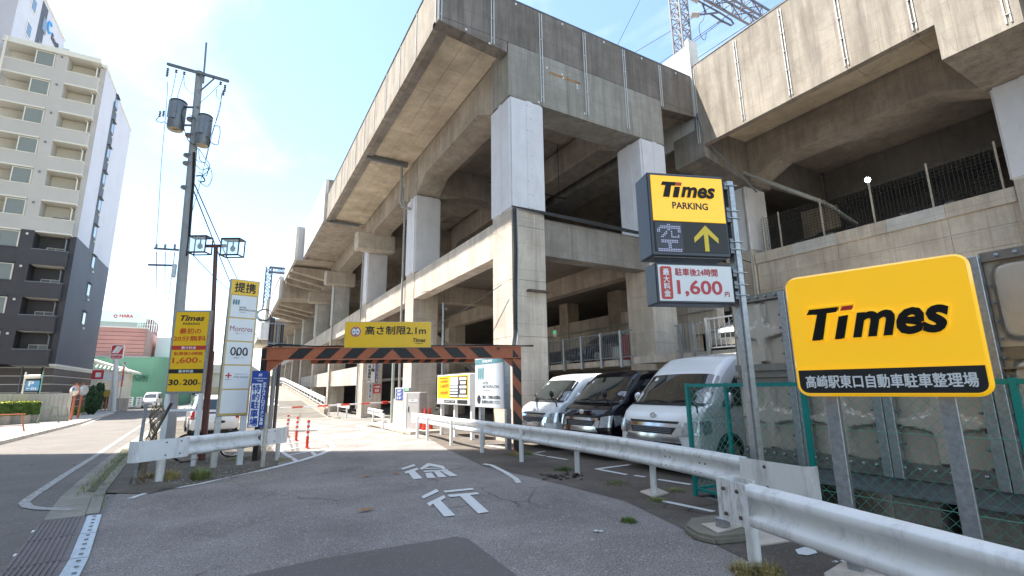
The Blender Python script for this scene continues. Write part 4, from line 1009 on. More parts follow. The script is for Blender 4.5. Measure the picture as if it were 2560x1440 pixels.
def bolts(par, pts, r=.014, mat=None):
    src = None
    for p in pts:
        if src is None: src = MB().ball(p, r, 8, 4).obj('bolt', mat or M_BOLT, par); s0 = Vector(p)
        else: piece(src, par, Vector(p) - s0)
# --- left guardrail
lg = thing('guardrail', 'short dented white guardrail with flat end plates in front of the roadside signs', 'guardrail', tuple(G(397, 1205)))
a = PZ(338, 1104, .80); b = PZ(718, 1067, .80)
d = (b - a); n_ = Vector((d.y, -d.x, 0)).normalized()
at_ = lambda t: a + d * t
wbeam([at_(.26 + .05 * i) + Vector((0, 0, .006 * math.sin(i * 2.1))) + n_ * .004 * math.sin(i * 3) for i in range(11)], 1).obj('beam', M_RAIL, lg, smooth=True)
flatplate([at_(-.0) - n_ * .12, at_(-.012) - n_ * .06, at_(0) + n_ * .03, at_(.04) + n_ * .05, at_(.27) + n_ * .078]).obj('end_plate', M_RAIL, lg, smooth=True)
flatplate([at_(.76) + n_ * .078, at_(.96) + n_ * .06, at_(1.0) + n_ * .02, at_(1.005) - n_ * .08]).obj('end_plate', M_RAIL, lg, smooth=True)
bolts(lg, [at_(t) + n_ * (.082 if t < .5 else .078) - Vector((0, 0, z)) for t in (.145, .225, .81, .87) for z in (.06, .28)])
for px, py, r in ((397, 1205, .07), (692, 1152, .05)):
    p = G(px, py); MB().cyl(p - Vector((0, 0, .1)), Vector((p.x, p.y, .70 + p.z)), r, 12).obj('post', M_RAIL, lg, smooth=True)
# --- main right guardrail
rg = thing('guardrail', 'long curving white guardrail along the right of the driveway, in front of the vans', 'guardrail', tuple(G(1303, 1155)))
ppx = [(1029, 1032), (1073, 1036), (1127, 1043.5), (1202, 1051), (1281, 1060), (1412, 1075.5), (1560, 1094), (1707, 1116), (1800, 1131), (1868, 1143)]
path = spline([PZ(x, y, .78) for x, y in ppx], 4)
wbeam(path[1:], 1).obj('beam', M_RAIL, rg, smooth=True)
e0_ = path[-1]; e1_ = PZ(2022, 1166, .80); nrm = (e1_ - e0_).cross(Vector((0, 0, 1))).normalized()
flatplate([e0_ + nrm * .08 + (e0_ - e1_) * .04, e0_ + nrm * .078, e0_.lerp(e1_, .5) + nrm * .07, e1_ + nrm * .05, e1_ + (e1_ - e0_).normalized() * .03 - nrm * .01, e1_ + (e1_ - e0_).normalized() * .02 - nrm * .08], 0, .36).obj('end_plate', M_RAIL, rg, smooth=True)
bolts(rg, [e0_.lerp(e1_, t) + nrm * .078 - Vector((0, 0, z)) for t, z in ((.40, .06), (.42, .27))], .02)
s0 = path[0]; s1 = path[2]
flatplate([s0 + (s1 - s0) * .0 - Vector((.0, 0, 0)), s0 + (s1 - s0) * 1.2], 0, .35).obj('end_plate', M_RAIL, rg)
for (x, y) in ((1043, 1096), (1068, 1101), (1128, 1114), (1205, 1132), (1304, 1155), (1444, 1185), (1636, 1238)):
    p = G(x, y); MB().cyl(p - Vector((0, 0, .1)), Vector((p.x, p.y, .72 + p.z)), .05 if x < 1600 else .048, 12).obj('post', M_RAIL, rg, smooth=True)
bp = []
for k in (4, 8, 12, 17, 21, 27, 30):
    q = path[min(k, len(path) - 2)]; dd = (path[min(k + 1, len(path) - 1)] - path[k]); dd.z = 0; dd.normalize(); nn = Vector((dd.y, -dd.x, 0))
    for off in (-.1, 0): 
        for z, o_ in ((.075, .075), (.175, .003), (.275, .075)): bp.append(q + dd * off + nn * o_ - Vector((0, 0, z)))
bolts(rg, bp, .011)
# --- near guardrail
ng = thing('guardrail', 'nearest white guardrail, scuffed end plate, running out of the picture at lower right', 'guardrail', tuple(G(1890, 1425)))
a = PZ(1801, 1190, .78); b = PZ(2560, 1377, .78); d = (b - a); dn = Vector((d.x, d.y, 0)).normalized(); nn = Vector((dn.y, -dn.x, 0))
L_ = Vector((d.x, d.y, 0)).length; sl = 0
P_ = lambda s, o=0.: Vector((a.x, a.y, .78)) + dn * s + nn * o
wbeam([P_(.36), P_(1.0), P_(2.0), P_(3.2), P_(4.6)], 1).obj('beam', M_RAIL, ng, smooth=True)
flatplate([P_(.40, .076), P_(.3, .07), P_(0.02, .05), P_(0, .045)], 0, .35).obj('end_plate', pm('scuffed_plate', (.76, .76, .75), rough=.45, var=.06, dirt=.85, scale=7, obj=False), ng)
flatplate([P_(.38, -.02), P_(.30, -.10), P_(.16, -.13), P_(.06, -.10), P_(0, .04)], 0, .34).obj('end_return', M_RAIL, ng, smooth=True)
bolts(ng, [P_(s, .08) - Vector((0, 0, z)) for s, z in ((.12, .08), (.29, .075), (.13, .285), (.31, .28))], .018)
p = G(1890, 1425)
MB().cyl((p.x, p.y, -.1), (p.x, p.y, .72), .057, 14).obj('post', M_RAIL, ng, smooth=True)
MB().cyl((p.x, p.y, -.01), (p.x, p.y, .05), .075, 14).obj('collar', M_RAIL, ng, smooth=True)
MB().cyl((P_(2.6).x, P_(2.6).y, -.1), (P_(2.6).x, P_(2.6).y, .72), .057, 14).obj('post', M_RAIL, ng, smooth=True)
# --- two short rails by the ramp, and the ramp rail
def short_rail(lab, pts_px, bases, h=.74):
    t = thing('guardrail', lab, 'guardrail', tuple(G(*bases[0])))
    pth = [PZ(x, y, h) for x, y in pts_px]
    wbeam(pth, 1).obj('beam', M_RAIL, t, smooth=True)
    for q, r_ in ((pth[0], pth[1]), (pth[-1], pth[-2])):
        dd = (r_ - q).normalized(); flatplate([q - dd * .02 + Vector((-.078, 0, 0)), q + dd * .25 + Vector((-.078, 0, 0))], 0, .35).obj('end_plate', M_RAIL, t)
    for x, y in bases:
        g_ = G(x, y); MB().cyl(g_, (g_.x, g_.y, g_.z + .68), .05, 10).obj('post', M_RAIL, t, smooth=True)
    return t
short_rail('short white guardrail left of the ticket machines', [(923, 1019), (959, 1026)], [(932, 1060), (957, 1073)])
short_rail('white guardrail at the foot of the ramp by the columns', [(812, 1004), (876, 1011)], [(822, 1038), (844, 1041), (866, 1045)])
t = thing('guardrail', 'long white guardrail climbing beside the ramp, below the viaduct columns', 'guardrail', (5.9, 37, 0))
pth = [(5.85, y, rz(y) + 1.12) for y in (36.9, 45, 55, 64, 71.5, 74, 80)]
wbeam(pth, -1).obj('beam', M_RAIL, t, smooth=True)
for i in range(22):
    y = 37.2 + i * 2; MB().cyl((5.92, y, rz(y) + .3), (5.92, y, rz(y) + 1.05), .05, 6).obj('post', M_RAIL, t)
MB().tube([(5.8, y, rz(y) + .55) for y in (36.9, 45, 55, 64, 71.5, 80)], .03, 6).obj('lower_pipe', M_RAIL, t)

# ================================================================== HEIGHT GATE
M_ORG = pm('faded_orange_paint', (.45, .13, .055), rough=.55, var=.15, scale=5, dirt=.25)
M_BLKP = pm('black_paint', (.02, .019, .018), rough=.5, var=.2)
M_YEL = pm('yellow_sign_face', (.90, .53, .015), rough=.3, var=.02)
M_TXT = pm('black_lettering', (.015, .015, .015), rough=.5, var=.02)
gl = G(640, 1152); gr_ = G(1290, 1133)
hg = thing('height_gate', 'orange and black striped height limit gate across the driveway', 'gate', tuple(gl))
ztop_l = zat(640, 873, gl); ztop_r = zat(1300, 866, gr_)
zt = (ztop_l + ztop_r) / 2; bh = .27
dg = (gr_ - gl); dg.z = 0; LG = dg.length; dgn = dg.normalized(); 
FG = frame((gl.x, gl.y, 0), dgn)   # u along the beam, v up, w towards us
MB(FG).box(-.02, LG + .16, zt - bh, zt, -.09, .09).obj('beam', M_ORG, hg)
MB(FG).box(-.06, .06, gl.z - .05, zt - .004, -.1, .1).obj('post', M_BLKP, hg)
pr = MB(FG).box(LG - .06, LG + .16, gr_.z - .05, zt - .01, -.088, .085).obj('post', M_ORG, hg)
MB(FG).box(-.03, LG + .17, zt, zt + .025, -.11, .11).box(-.03, LG + .17, zt - bh - .02, zt - bh, -.11, .11).obj('beam_flange', M_ORG, hg)
half = LG / 2
for i in range(10):
    for s in (-1, 1):
        c = half + s * (.28 + i * .66); w_ = .36; sk = .26 * s
        if c < .3 or c > LG - .35: continue
        slab(FG, [(c - w_ / 2 + sk / 2, zt - bh + .006), (c + w_ / 2 + sk / 2, zt - bh + .006), (c + w_ / 2 - sk / 2, zt - .006), (c - w_ / 2 - sk / 2, zt - .006)], .091, .096).obj('black_stripe', M_BLKP, hg)
for i in range(5):
    v = gr_.z + .0 + i * .62
    slab(FG, [(LG - .058, v + .14), (LG + .158, v - .14), (LG + .158, min(v + .18, zt - bh)), (LG - .058, min(v + .46, zt - bh))], .087, .092).obj('black_stripe', M_BLKP, hg)
slab(FG, [(.06, zt - bh), (.5, zt - bh), (.06, zt - bh - .36)], -.03, .03).obj('knee_brace', M_ORG, hg)
slab(FG, [(LG - .06, zt - bh), (LG - .36, zt - bh), (LG - .06, zt - bh - .25)], -.03, .03).obj('knee_brace', M_ORG, hg)
# hanging lower bar
def on_gate(px, py):
    """point in the gate's own plane seen at px,py -> (u, v)"""
    d = ray(px, py); n = FG.to_3x3() @ Vector((0, 0, 1)); o = Vector((gl.x, gl.y, 0)); c = Vector((0, 0, CAMH))
    t = (o - c).dot(n) / d.dot(n); q = FG.inverted() @ (c + d * t); return q.x, q.y
u0, v0 = on_gate(768, 909); u1, v1 = on_gate(1187, 904); vv = (v0 + v1) / 2
lb = MB(FG).box(u0, u1, vv, vv + .10, -.35, -.27).obj('clearance_bar', M_ORG, hg)
for i in range(14):
    c = u0 + .15 + i * (u1 - u0) / 14
    if c + .2 < u1: slab(FG, [(c, vv + .004), (c + .17, vv + .004), (c + .24, vv + .096), (c + .07, vv + .096)], -.268, -.263).obj('black_stripe', M_BLKP, lb)
MB(FG).box(u0, u0 + .07, vv + .1, zt - bh, -.36, -.26).box(u1 - .07, u1, vv + .1, zt - bh, -.36, -.26).box((u0 + u1) / 2, (u0 + u1) / 2 + .07, vv + .1, zt - bh, -.36, -.26).obj('hanger', M_ORG, hg)
q = MB(FG); q.tube([(u0 + .2, vv + .15, -.5), (u1 - .4, vv + .17, -.5)], .028, 6); q.tube([(u0 + .6, vv + .2, -.55), (u1 - .2, vv + .13, -.6)], .022, 6); q.obj('conduit', M_APC, hg)
# cables lying on the beam
q = MB(FG)
for k in range(3):
    q.tube([(-.1 + .02 * k, zt - .3 + k * .02, -.05), (-.02, zt + .05, -.04), (.3, zt + .12 - .02 * k, -.03), (1.2, zt + .05, -.05 + .03 * k)] + [(1.8 + i * .5, zt + .045 + .015 * math.sin(i * 1.7 + k), -.05 + .03 * k) for i in range(11)], .017, 5)
q.obj('cable', M_CABLE, hg)
# yellow height board
hb_ = thing('height_limit_board', 'wide yellow height limit board mounted on top of the striped gate', 'sign', tuple(FG @ Vector((2.6, zt, 0))))
a0 = on_gate(864, 871); a1 = on_gate(1078, 868); a2 = on_gate(1078, 804); a3 = on_gate(866, 809.5)
u0, u1 = (a0[0] + a3[0]) / 2, (a1[0] + a2[0]) / 2; v0 = (a0[1] + a1[1]) / 2; v1 = (a2[1] + a3[1]) / 2
MB(FG).box(u0, u1, v0, v1, .10, .13).obj('panel', M_YEL, hb_)
MB(FG).box(u0 - .012, u1 + .012, v0 - .012, v1 + .012, .085, .105).obj('edge_frame', M_GALV, hb_)
W_, H_ = u1 - u0, v1 - v0
FB = FG @ Matrix.Translation((u0, v0, .13))
lettering('高さ制限2.1m', M_TXT, hb_, FB, .235 * W_, .94 * W_, .50 * H_, .84 * H_, bold=.022)
lettering('Times', M_TXT, hb_, FB, .79 * W_, .94 * W_, .20 * H_, .36 * H_, bold=.03, shear=.25)
lettering('PARKING', M_TXT, hb_, FB, .82 * W_, .91 * W_, .13 * H_, .165 * H_, bold=.02)
def disc(M, cu, cv, r, w0, w1, n=28): return slab(M, [(cu + r * math.cos(2 * math.pi * i / n), cv + r * math.sin(2 * math.pi * i / n)) for i in range(n)], w0, w1)
cx_, cy_, rr_ = .125 * W_, .62 * H_, .20 * H_
M_SRED = pm('sign_red', (.55, .04, .03), var=.03, rough=.4); M_SBLUE = pm('sign_blue', (.01, .05, .30), var=.04, rough=.4); M_SWHT = pm('sign_white', (.78, .79, .80), var=.02, rough=.35)
disc(FB, cx_, cy_, rr_ * 1.04, 0, .006).obj('disc_rim', M_SWHT, hb_); disc(FB, cx_, cy_, rr_, .006, .01).obj('red_ring', M_SRED, hb_); disc(FB, cx_, cy_, rr_ * .78, .01, .014).obj('disc_face', M_SWHT, hb_)
for s in (-1, 1): slab(FB, [(cx_ - rr_ * .38, cy_ + s * rr_ * .68), (cx_ + rr_ * .38, cy_ + s * rr_ * .68), (cx_, cy_ + s * rr_ * .38)][::s], .014, .017).obj('arrow', M_TXT, hb_)
lettering('2.1m', M_SBLUE, hb_, FB, cx_ - rr_ * .62, cx_ + rr_ * .62, cy_ - rr_ * .2, cy_ + rr_ * .2, w=.018, bold=.03)

# ================================================================== ROADSIDE SIGNS, LEFT
def board_from(tl, tr, br, bl, baseL, baseR, depth=.12):
    """upright board standing on the line baseL-baseR on the ground; returns frame and size from its seen corners"""
    A = G(*baseL); B = G(*baseR); d = B - A; d.z = 0; d.normalize(); M = frame((A.x, A.y, 0), d)
    n = M.to_3x3() @ Vector((0, 0, 1)); o = Vector((A.x, A.y, 0)); c = Vector((0, 0, CAMH)); Mi = M.inverted()
    def on(px, py):
        dd = ray(px, py); t = (o - c).dot(n) / dd.dot(n); q = Mi @ (c + dd * t); return q.x, q.y
    q = [on(*p) for p in (tl, tr, br, bl)]
    u0 = (q[0][0] + q[3][0]) / 2; u1 = (q[1][0] + q[2][0]) / 2; v1 = (q[0][1] + q[1][1]) / 2; v0 = (q[2][1] + q[3][1]) / 2
    return M, u0, u1, v0, v1, A, B
# price sign
M, u0, u1, v0, v1, A, B = board_from((434, 773), (527, 777.5), (509, 984), (416, 983), (396, 1170), (491, 1167))
ps = thing('price_sign', 'tall yellow price sign on two white legs beside the utility pole', 'sign', tuple((A + B) / 2))
W_, H_ = u1 - u0, v1 - v0; F = M @ Matrix.Translation((u0, v0, 0))
MB(F).box(0, W_, 0, H_, -.10, 0).obj('sign_case', M_GALV, ps, bevel=.01)
MB(F).box(.045, W_ - .045, .045, H_ - .045, 0, .006).obj('face', M_YEL, ps)
u = lambda k: k * W_; v = lambda k: k * H_
lettering('Times', M_TXT, ps, F, u(.17), u(.83), v(.865), v(.935), w=.01, bold=.03, shear=.25)
lettering('PARKING', M_TXT, ps, F, u(.27), u(.72), v(.817), v(.845), w=.01, bold=.02)
M_ORR = pm('orange_red_lettering', (.62, .085, .02), var=.03, rough=.4)
lettering('最初の', M_ORR, ps, F, u(.2), u(.78), v(.71), v(.775), w=.01, bold=.03)
lettering('20分無料', M_ORR, ps, F, u(.06), u(.92), v(.62), v(.685), w=.01, bold=.03)
MB(F).box(u(.04), u(.95), v(.515), v(.565), .006, .012).obj('red_band', M_SRED, ps)
lettering('最大料金', M_SWHT, ps, F, u(.3), u(.7), v(.523), v(.557), w=.014, bold=.03)
lettering('駐車後24時間', M_ORR, ps, F, u(.12), u(.88), v(.45), v(.49), w=.01, bold=.02)
lettering('1,600', M_ORR, ps, F, u(.1), u(.78), v(.345), v(.425), w=.01, bold=.022)
lettering('円', M_ORR, ps, F, u(.82), u(.88), v(.36), v(.385), w=.01, bold=.02)
MB(F).box(u(.04), u(.95), v(.235), v(.285), .006, .012).obj('black_band', M_TXT, ps)
lettering('基本料金', M_SWHT, ps, F, u(.3), u(.7), v(.243), v(.277), w=.014, bold=.03)
lettering('30', M_TXT, ps, F, u(.07), u(.34), v(.095), v(.165), w=.01, bold=.03); lettering('分', M_TXT, ps, F, u(.36), u(.42), v(.1), v(.12), w=.01, bold=.02)
lettering('200', M_TXT, ps, F, u(.45), u(.84), v(.095), v(.165), w=.01, bold=.03); lettering('円', M_TXT, ps, F, u(.86), u(.92), v(.1), v(.12), w=.01, bold=.02)
for k in (.06, .94):
    MB(F).box(u(k) - .04, u(k) + .04, A.z - v0 - .05, 0, -.09, -.01).obj('leg', M_WHITE, ps)
MB(F).box(u(.06), u(.94), -.40, -.35, -.07, -.03).obj('crossbar', M_WHITE, ps)
# partner sign
M, u0, u1, v0, v1, A, B = board_from((575, 697), (648, 702), (622, 1041), (546, 1039), (541, 1170), (609, 1163))
pt = thing('partner_sign', 'very tall narrow sign listing partner stores on white panels', 'sign', tuple((A + B) / 2))
W_, H_ = u1 - u0, v1 - v0; F = M @ Matrix.Translation((u0, v0, 0))
MB(F).box(0, W_, 0, H_, -.14, 0).obj('sign_case', M_GALV, pt, bevel=.01)
M_OCHRE = pm('ochre_face', (.62, .42, .10), var=.04, rough=.4)
MB(F).box(.02, W_ - .02, .02, H_ - .02, 0, .005).obj('face', M_OCHRE, pt)
MB(F).box(.02, W_ - .02, .885 * H_, H_ - .02, .005, .009).obj('heading_panel', M_YEL, pt)
lettering('提携', M_TXT, pt, F, .14 * W_, .86 * W_, .90 * H_, .975 * H_, w=.012, bold=.035)
pan = []
for i in range(5):
    z1 = H_ * (.875 - i * .173); z0 = z1 - H_ * .163
    MB(F).box(.07 * W_, .93 * W_, z0, z1, .005, .012).obj('white_panel', M_SWHT, pt); pan.append((z0, z1))
M_TEAL = pm('teal_print', (.10, .26, .30), var=.05)
def metro(F, par, u0, u1, v0, v1, w):
    k = (u1 - u0) / 4
    for i in range(3): slab(F, [(u0 + i * k * 1.25, v0 + (v1 - v0) * .25), (u0 + i * k * 1.25 + k * .5, v0), (u0 + i * k * 1.25 + k, v0 + (v1 - v0) * .15), (u0 + i * k * 1.25 + k * 1.1, v1 - (v1 - v0) * .1), (u0 + i * k * 1.25 + k * .7, v1), (u0 + i * k * 1.25 + k * .1, v1 - (v1 - v0) * .2)], w, w + .003).obj('logo_mark', M_TEAL, par)
z0, z1 = pan[0]; h_ = z1 - z0
metro(F, pt, .12 * W_, .38 * W_, z0 + .55 * h_, z0 + .82 * h_, .012)
lettering('HOTEL', M_TXT, pt, F, .36 * W_, .60 * W_, z0 + .42 * h_, z0 + .50 * h_, w=.014, bold=.02); lettering('METROPOLITAN', M_TXT, pt, F, .36 * W_, .92 * W_, z0 + .31 * h_, z0 + .39 * h_, w=.014, bold=.02)
lettering('TAKASAKI', M_TXT, pt, F, .36 * W_, .58 * W_, z0 + .22 * h_, z0 + .26 * h_, w=.014)
z0, z1 = pan[1]; h_ = z1 - z0
M_WINE = pm('wine_red_print', (.35, .02, .05), var=.03)
lettering('Montres', M_WINE, pt, F, .12 * W_, .88 * W_, z0 + .42 * h_, z0 + .66 * h_, w=.014); lettering('高崎モントレー', M_WINE, pt, F, .32 * W_, .66 * W_, z0 + .30 * h_, z0 + .36 * h_, w=.014)
z0, z1 = pan[2]; h_ = z1 - z0
q = MB(F)
def arcpts(cu, cv, rx, ry, a0, a1, n=14): return [(cu + rx * math.cos(R(a0 + (a1 - a0) * i / n)), cv + ry * math.sin(R(a0 + (a1 - a0) * i / n)), .016) for i in range(n + 1)]
for cu in (.3, .5, .7): q.tube(arcpts(cu * W_, z0 + .58 * h_, .07 * W_, .16 * h_, 0, 360, 20), .014, 4)
q.tube([(.43 * W_, z0 + .58 * h_, .016), (.43 * W_, z0 + .38 * h_, .016)], .014, 4); q.tube([(.77 * W_, z0 + .58 * h_, .016), (.77 * W_, z0 + .42 * h_, .016)], .014, 4)
q.obj('lettering', M_TXT, pt); lettering('高崎オーパ', M_TXT, pt, F, .34 * W_, .68 * W_, z0 + .26 * h_, z0 + .32 * h_, w=.014)
z0, z1 = pan[3]; h_ = z1 - z0
MB(F).box(.13 * W_, .33 * W_, z0 + .54 * h_, z0 + .60 * h_, .012, .016).box(.205 * W_, .255 * W_, z0 + .45 * h_, z0 + .69 * h_, .012, .017).obj('red_cross', M_SRED, pt)
lettering('Harmony', M_TXT, pt, F, .42 * W_, .90 * W_, z0 + .44 * h_, z0 + .56 * h_, w=.014); lettering('高崎市総合センター', M_TXT, pt, F, .44 * W_, .88 * W_, z0 + .61 * h_, z0 + .65 * h_, w=.014)
lettering('高崎赤十字', M_TXT, pt, F, .13 * W_, .34 * W_, z0 + .37 * h_, z0 + .41 * h_, w=.014)
for k in (.08, .9): MB(F).box(k * W_ - .055, k * W_ + .055, A.z - v0 - .05, 0, -.12, -.02).obj('leg', pm('rusting_white_leg', (.62, .60, .55), rough=.6, var=.1, dirt=.6, scale=4) if k < .5 else M_WHITE, pt)
# hotel slim sign
M, u0, u1, v0, v1, A, B = board_from((629, 926), (670, 928), (658, 1069), (621, 1067), (640, 1170), (672, 1166))
hs_ = thing('hotel_sign', 'narrow blue and white hotel parking sign strapped to a rusty pipe at the gate', 'sign', tuple(G(656, 1168)))
W_, H_ = u1 - u0, v1 - v0; F = M @ Matrix.Translation((u0, v0, .02))
MB(F).box(0, W_, 0, H_, -.03, 0).obj('panel', M_SBLUE, hs_); MB(F).box(.01, .62 * W_, .01, .77 * H_, 0, .004).obj('white_field', M_SWHT, hs_)
vtext('特約駐車場', M_SBLUE, hs_, F, .06 * W_, .56 * W_, .02 * H_, .76 * H_, w=.007, bold=.02)
vtext('ホテルメトロポリタン高崎', M_SWHT, hs_, F, .66 * W_, .95 * W_, .03 * H_, .80 * H_, w=.007, bold=.02)
lettering('Hotel Metropolitan', M_SWHT, hs_, F, .08 * W_, .92 * W_, .85 * H_, .875 * H_, w=.006, bold=.03); lettering('Takasaki', M_SWHT, hs_, F, .3 * W_, .7 * W_, .81 * H_, .835 * H_, w=.006, bold=.03)
for i in range(3): slab(F, [(W_ * (.38 + .08 * i), .90 * H_), (W_ * (.42 + .08 * i), .90 * H_), (W_ * (.46 + .08 * i), .95 * H_), (W_ * (.42 + .08 * i), .95 * H_)], 0, .005).obj('logo_mark', M_SWHT, hs_)
pb = G(656, 1168); MB().cyl(pb, (pb.x, pb.y, v0 + .3), .045, 10).obj('pipe', pm('rusty_white_pipe', (.55, .50, .42), rough=.7, var=.2, dirt=.9, scale=5), hs_, smooth=True)
# lamp post
lb_ = G(504, 1152)
ll = thing('lamp_post', 'brown lamp post with two square floodlights above the signs', 'street lamp', tuple(lb_))
M_BRN = pm('brown_painted_steel', (.13, .045, .035), rough=.45, var=.12)
ht = zat(541, 612, lb_)
MB().tube([lb_, (lb_.x - .05, lb_.y + .02, 2.6)], .075, 10).obj('pole', M_BRN, ll, smooth=True); MB().tube([(lb_.x - .05, lb_.y + .02, 2.6), (lb_.x - .22, lb_.y + .12, ht)], .05, 10).obj('upper_pole', M_BRN, ll, smooth=True)
sc_p = mpp(lb_) * 1.03
xr_ = Vector((XR.x, XR.y, 0)).normalized(); fw_ = Vector((FW.x, FW.y, 0)).normalized()
top = Vector((lb_.x - .22, lb_.y + .12, ht))
MB().bar(top - xr_ * .28, top + xr_ * .28, .07, .07).obj('arm', M_BRN, ll)
M_LAMPF = pm('lamp_frame', (.035, .035, .05), rough=.4, var=.1); 
for px, py in ((500, 614), (585, 622)):
    c = top + xr_ * ((px - 541) * sc_p) + Vector((0, 0, -(py - 614) * sc_p + .02))
    w2 = .235; FL = frame(c, xr_, (0, 0, 1))
    lm_ = MB(FL)
    for sx in (-1, 1):
        for sy in (-1, 1):
            lm_.box(sx * w2 - .015, sx * w2 + .015, sy * w2 * .95 - .015, sy * w2 * .95 + .015, -.15, .15)
        lm_.box(sx * w2 - .015, sx * w2 + .015, -w2 * .95, w2 * .95, .135, .15); lm_.box(sx * w2 - .015, sx * w2 + .015, -w2 * .95, w2 * .95, -.15, -.135)
    for sy in (-1, 1): lm_.box(-w2, w2, sy * w2 * .95 - .02, sy * w2 * .95 + .02, .12, .15); lm_.box(-w2, w2, sy * w2 * .95 - .015, sy * w2 * .95 + .015, -.15, -.12)
    fr = lm_.obj('lamp_housing', M_LAMPF, ll)
    MB(FL).box(-w2, w2, w2 * .93, w2 * .97, -.15, .15).obj('hood', M_LAMPF, fr)
    m_, nt_, b_ = (_new('clear_panel') if 'clear_panel' not in MATS else (MATS['clear_panel'], None, None))
    if nt_: b_.inputs['Base Color'].default_value = (.75, .85, .9, 1); b_.inputs['Alpha'].default_value = .28; b_.inputs['Roughness'].default_value = .05
    MB(FL).box(-w2, w2, -w2 * .93, w2 * .93, .136, .14).obj('pane', m_, fr)
    MB(FL).ball((0, -.02, 0), .065, 10, 8, (1, 1.3, 1)).obj('bulb', M_GALVD, fr, smooth=True); MB(FL).cyl((0, .06, 0), (0, .26, 0), .02, 6).obj('bulb_holder', M_LAMPF, fr)
# ================================================================== UTILITY POLE
ub = G(417, 1145)
up = thing('utility_pole', 'concrete utility pole carrying two transformers and a tangle of cables', 'utility pole', tuple(ub))
uh = zat(493, 166, ub)
M_POLE = pm('pole_concrete', (.36, .37, .38), rough=.75, var=.12, scale=2, dirt=.3)
_pt = ub + xr_ * (-44 * mpp(ub)); MB().tube([ub, ((ub.x + _pt.x) / 2, (ub.y + _pt.y) / 2, ub.z + uh * .5), (_pt.x, _pt.y, uh)], [.15, .12, .095], 16).obj('pole', M_POLE, up, smooth=True)
UF = frame((ub.x, ub.y, 0), xr_)
kk = mpp(ub)
def upt(px, py, w=0.):
    d = ray(px, py); n = UF.to_3x3() @ Vector((0, 0, 1)); o = Vector((ub.x, ub.y, 0)) + n * w; c = Vector((0, 0, CAMH)); t = (o - c).dot(n) / d.dot(n); return c + d * t
MB().bar(upt(419, 160, .14), upt(571, 203, .14), .075, .075).obj('crossarm', M_GALVD, up)
MB().bar(upt(516, 107, .1), upt(508, 208, .1), .05, .05).obj('upright_bar', M_GALVD, up)
MB().bar(upt(500, 228, .13), upt(536, 196, .13), .03, .03).obj('brace', M_GALVD, up)
def can(px, y0, y1, w, lab=None):
    a = upt(px + .5, y0, .1); b = upt(px - 1.5, y1, .1); r = w * kk / 2
    ax = (a + b) / 2; a = Vector((ax.x, ax.y, a.z)); b = Vector((ax.x, ax.y, b.z))
    tz_ = MB().tube([b, b + Vector((0, 0, .06)), a - Vector((0, 0, .05)), a], [r * .9, r, r, r * .85], 18).obj('transformer', M_GALVD, up, smooth=True)
    MB().tube([a, a + Vector((0, 0, .03))], [r * 1.04, r * .9], 18).obj('lid', M_GALVD, tz_, smooth=True)
    MB().tube([b - Vector((0, 0, .012)), b], r * .86, 18).obj('base_plate', pm('cream_base', (.55, .47, .3), var=.1), tz_)
    for t in (-1, 1):
        MB().cbox(a + xr_ * t * r - Vector((0, 0, .12)) - fw_ * .03, (.07, .07, .06)).obj('lug', M_GALVD, tz_)
        MB().cbox(a - fw_ * (r + .012) + xr_ * t * .06 - Vector((0, 0, .35)), (.1, .03, .55)).obj('fin', M_GALVD, tz_)
    for zz in (b.z + .15, a.z - .15): MB().tube([(ax.x, ax.y, zz), (ub.x - .3, ub.y + .1, zz)], .035, 5).obj('bracket', M_GALVD, up)
can(443, 256, 324, 41); can(510, 292, 364, 36)
def insul(px, py, n=3, r=.04, dz=-.06, nm='insulator'):
    p = upt(px, py, .14); mb = MB()
    for i in range(n): mb.ball(p + Vector((0, 0, dz * i)), r, 8, 5, (1, 1, .55))
    mb.obj(nm, pm('brown_insulator', (.09, .05, .05), rough=.25, var=.1) if 'brown_insulator' not in MATS else MATS['brown_insulator'], up, smooth=True)
for px, py, n in ((420, 172, 5), (441, 176, 2), (461, 181, 2), (552, 206, 2), (563, 214, 4), (559, 228, 3)): insul(px, py, n)
for px, py in ((399, 291), (408, 290)): insul(px, py, 4, .035, .05)
cb = MB()
def wire(pts, r=.007, w=.14): cb.tube(spline([upt(x, y, w) for x, y in pts], 4), r, 4)
wire([(419, 205), (418, 235), (414, 290), (404, 400), (397, 520), (391, 612)])
wire([(441, 178), (434, 215), (425, 255)]); wire([(461, 184), (450, 220), (441, 250)]); wire([(460, 190), (462, 215), (476, 232), (483, 233)])
wire([(552, 208), (535, 225), (500, 258)]); wire([(556, 232), (550, 262), (530, 340), (515, 400)]); wire([(542, 222), (541, 240), (552, 248)])
wire([(553, 232), (552, 262), (545, 290), (526, 345), (505, 440), (480, 530)])
wire([(488, 262 + 100), (470, 350), (455, 300), (456, 275), (465, 268)], .012, .2); wire([(472, 285), (490, 300), (500, 330), (522, 345), (525, 360)], .012, .2)
wire([(533, 315), (548, 316), (550, 335), (547, 350), (545, 360), (538, 362), (525, 355)], .012, .18)
wire([(490, 375), (497, 372), (510, 392), (523, 410), (522, 425), (505, 440)], .010, .2); wire([(497, 372), (500, 400), (520, 415), (515, 440), (498, 430)], .01, .2)
wire([(485, 395), (500, 405), (516, 405)], .01, .2); wire([(488, 410), (505, 425), (525, 420), (530, 445), (520, 465), (508, 462), (495, 450)], .01, .2); wire([(490, 440), (505, 440), (512, 452), (500, 455)], .02, .2)
wire([(397, 292), (390, 302), (404, 306), (412, 305), (430, 322), (455, 325)], .01, .16)
for k in range(3): wire([(483 + 2 * k, 380), (481 + 2 * k, 450), (477 + 2 * k, 500), (470 + 2 * k, 600), (465 + k, 640)], .014, .17)
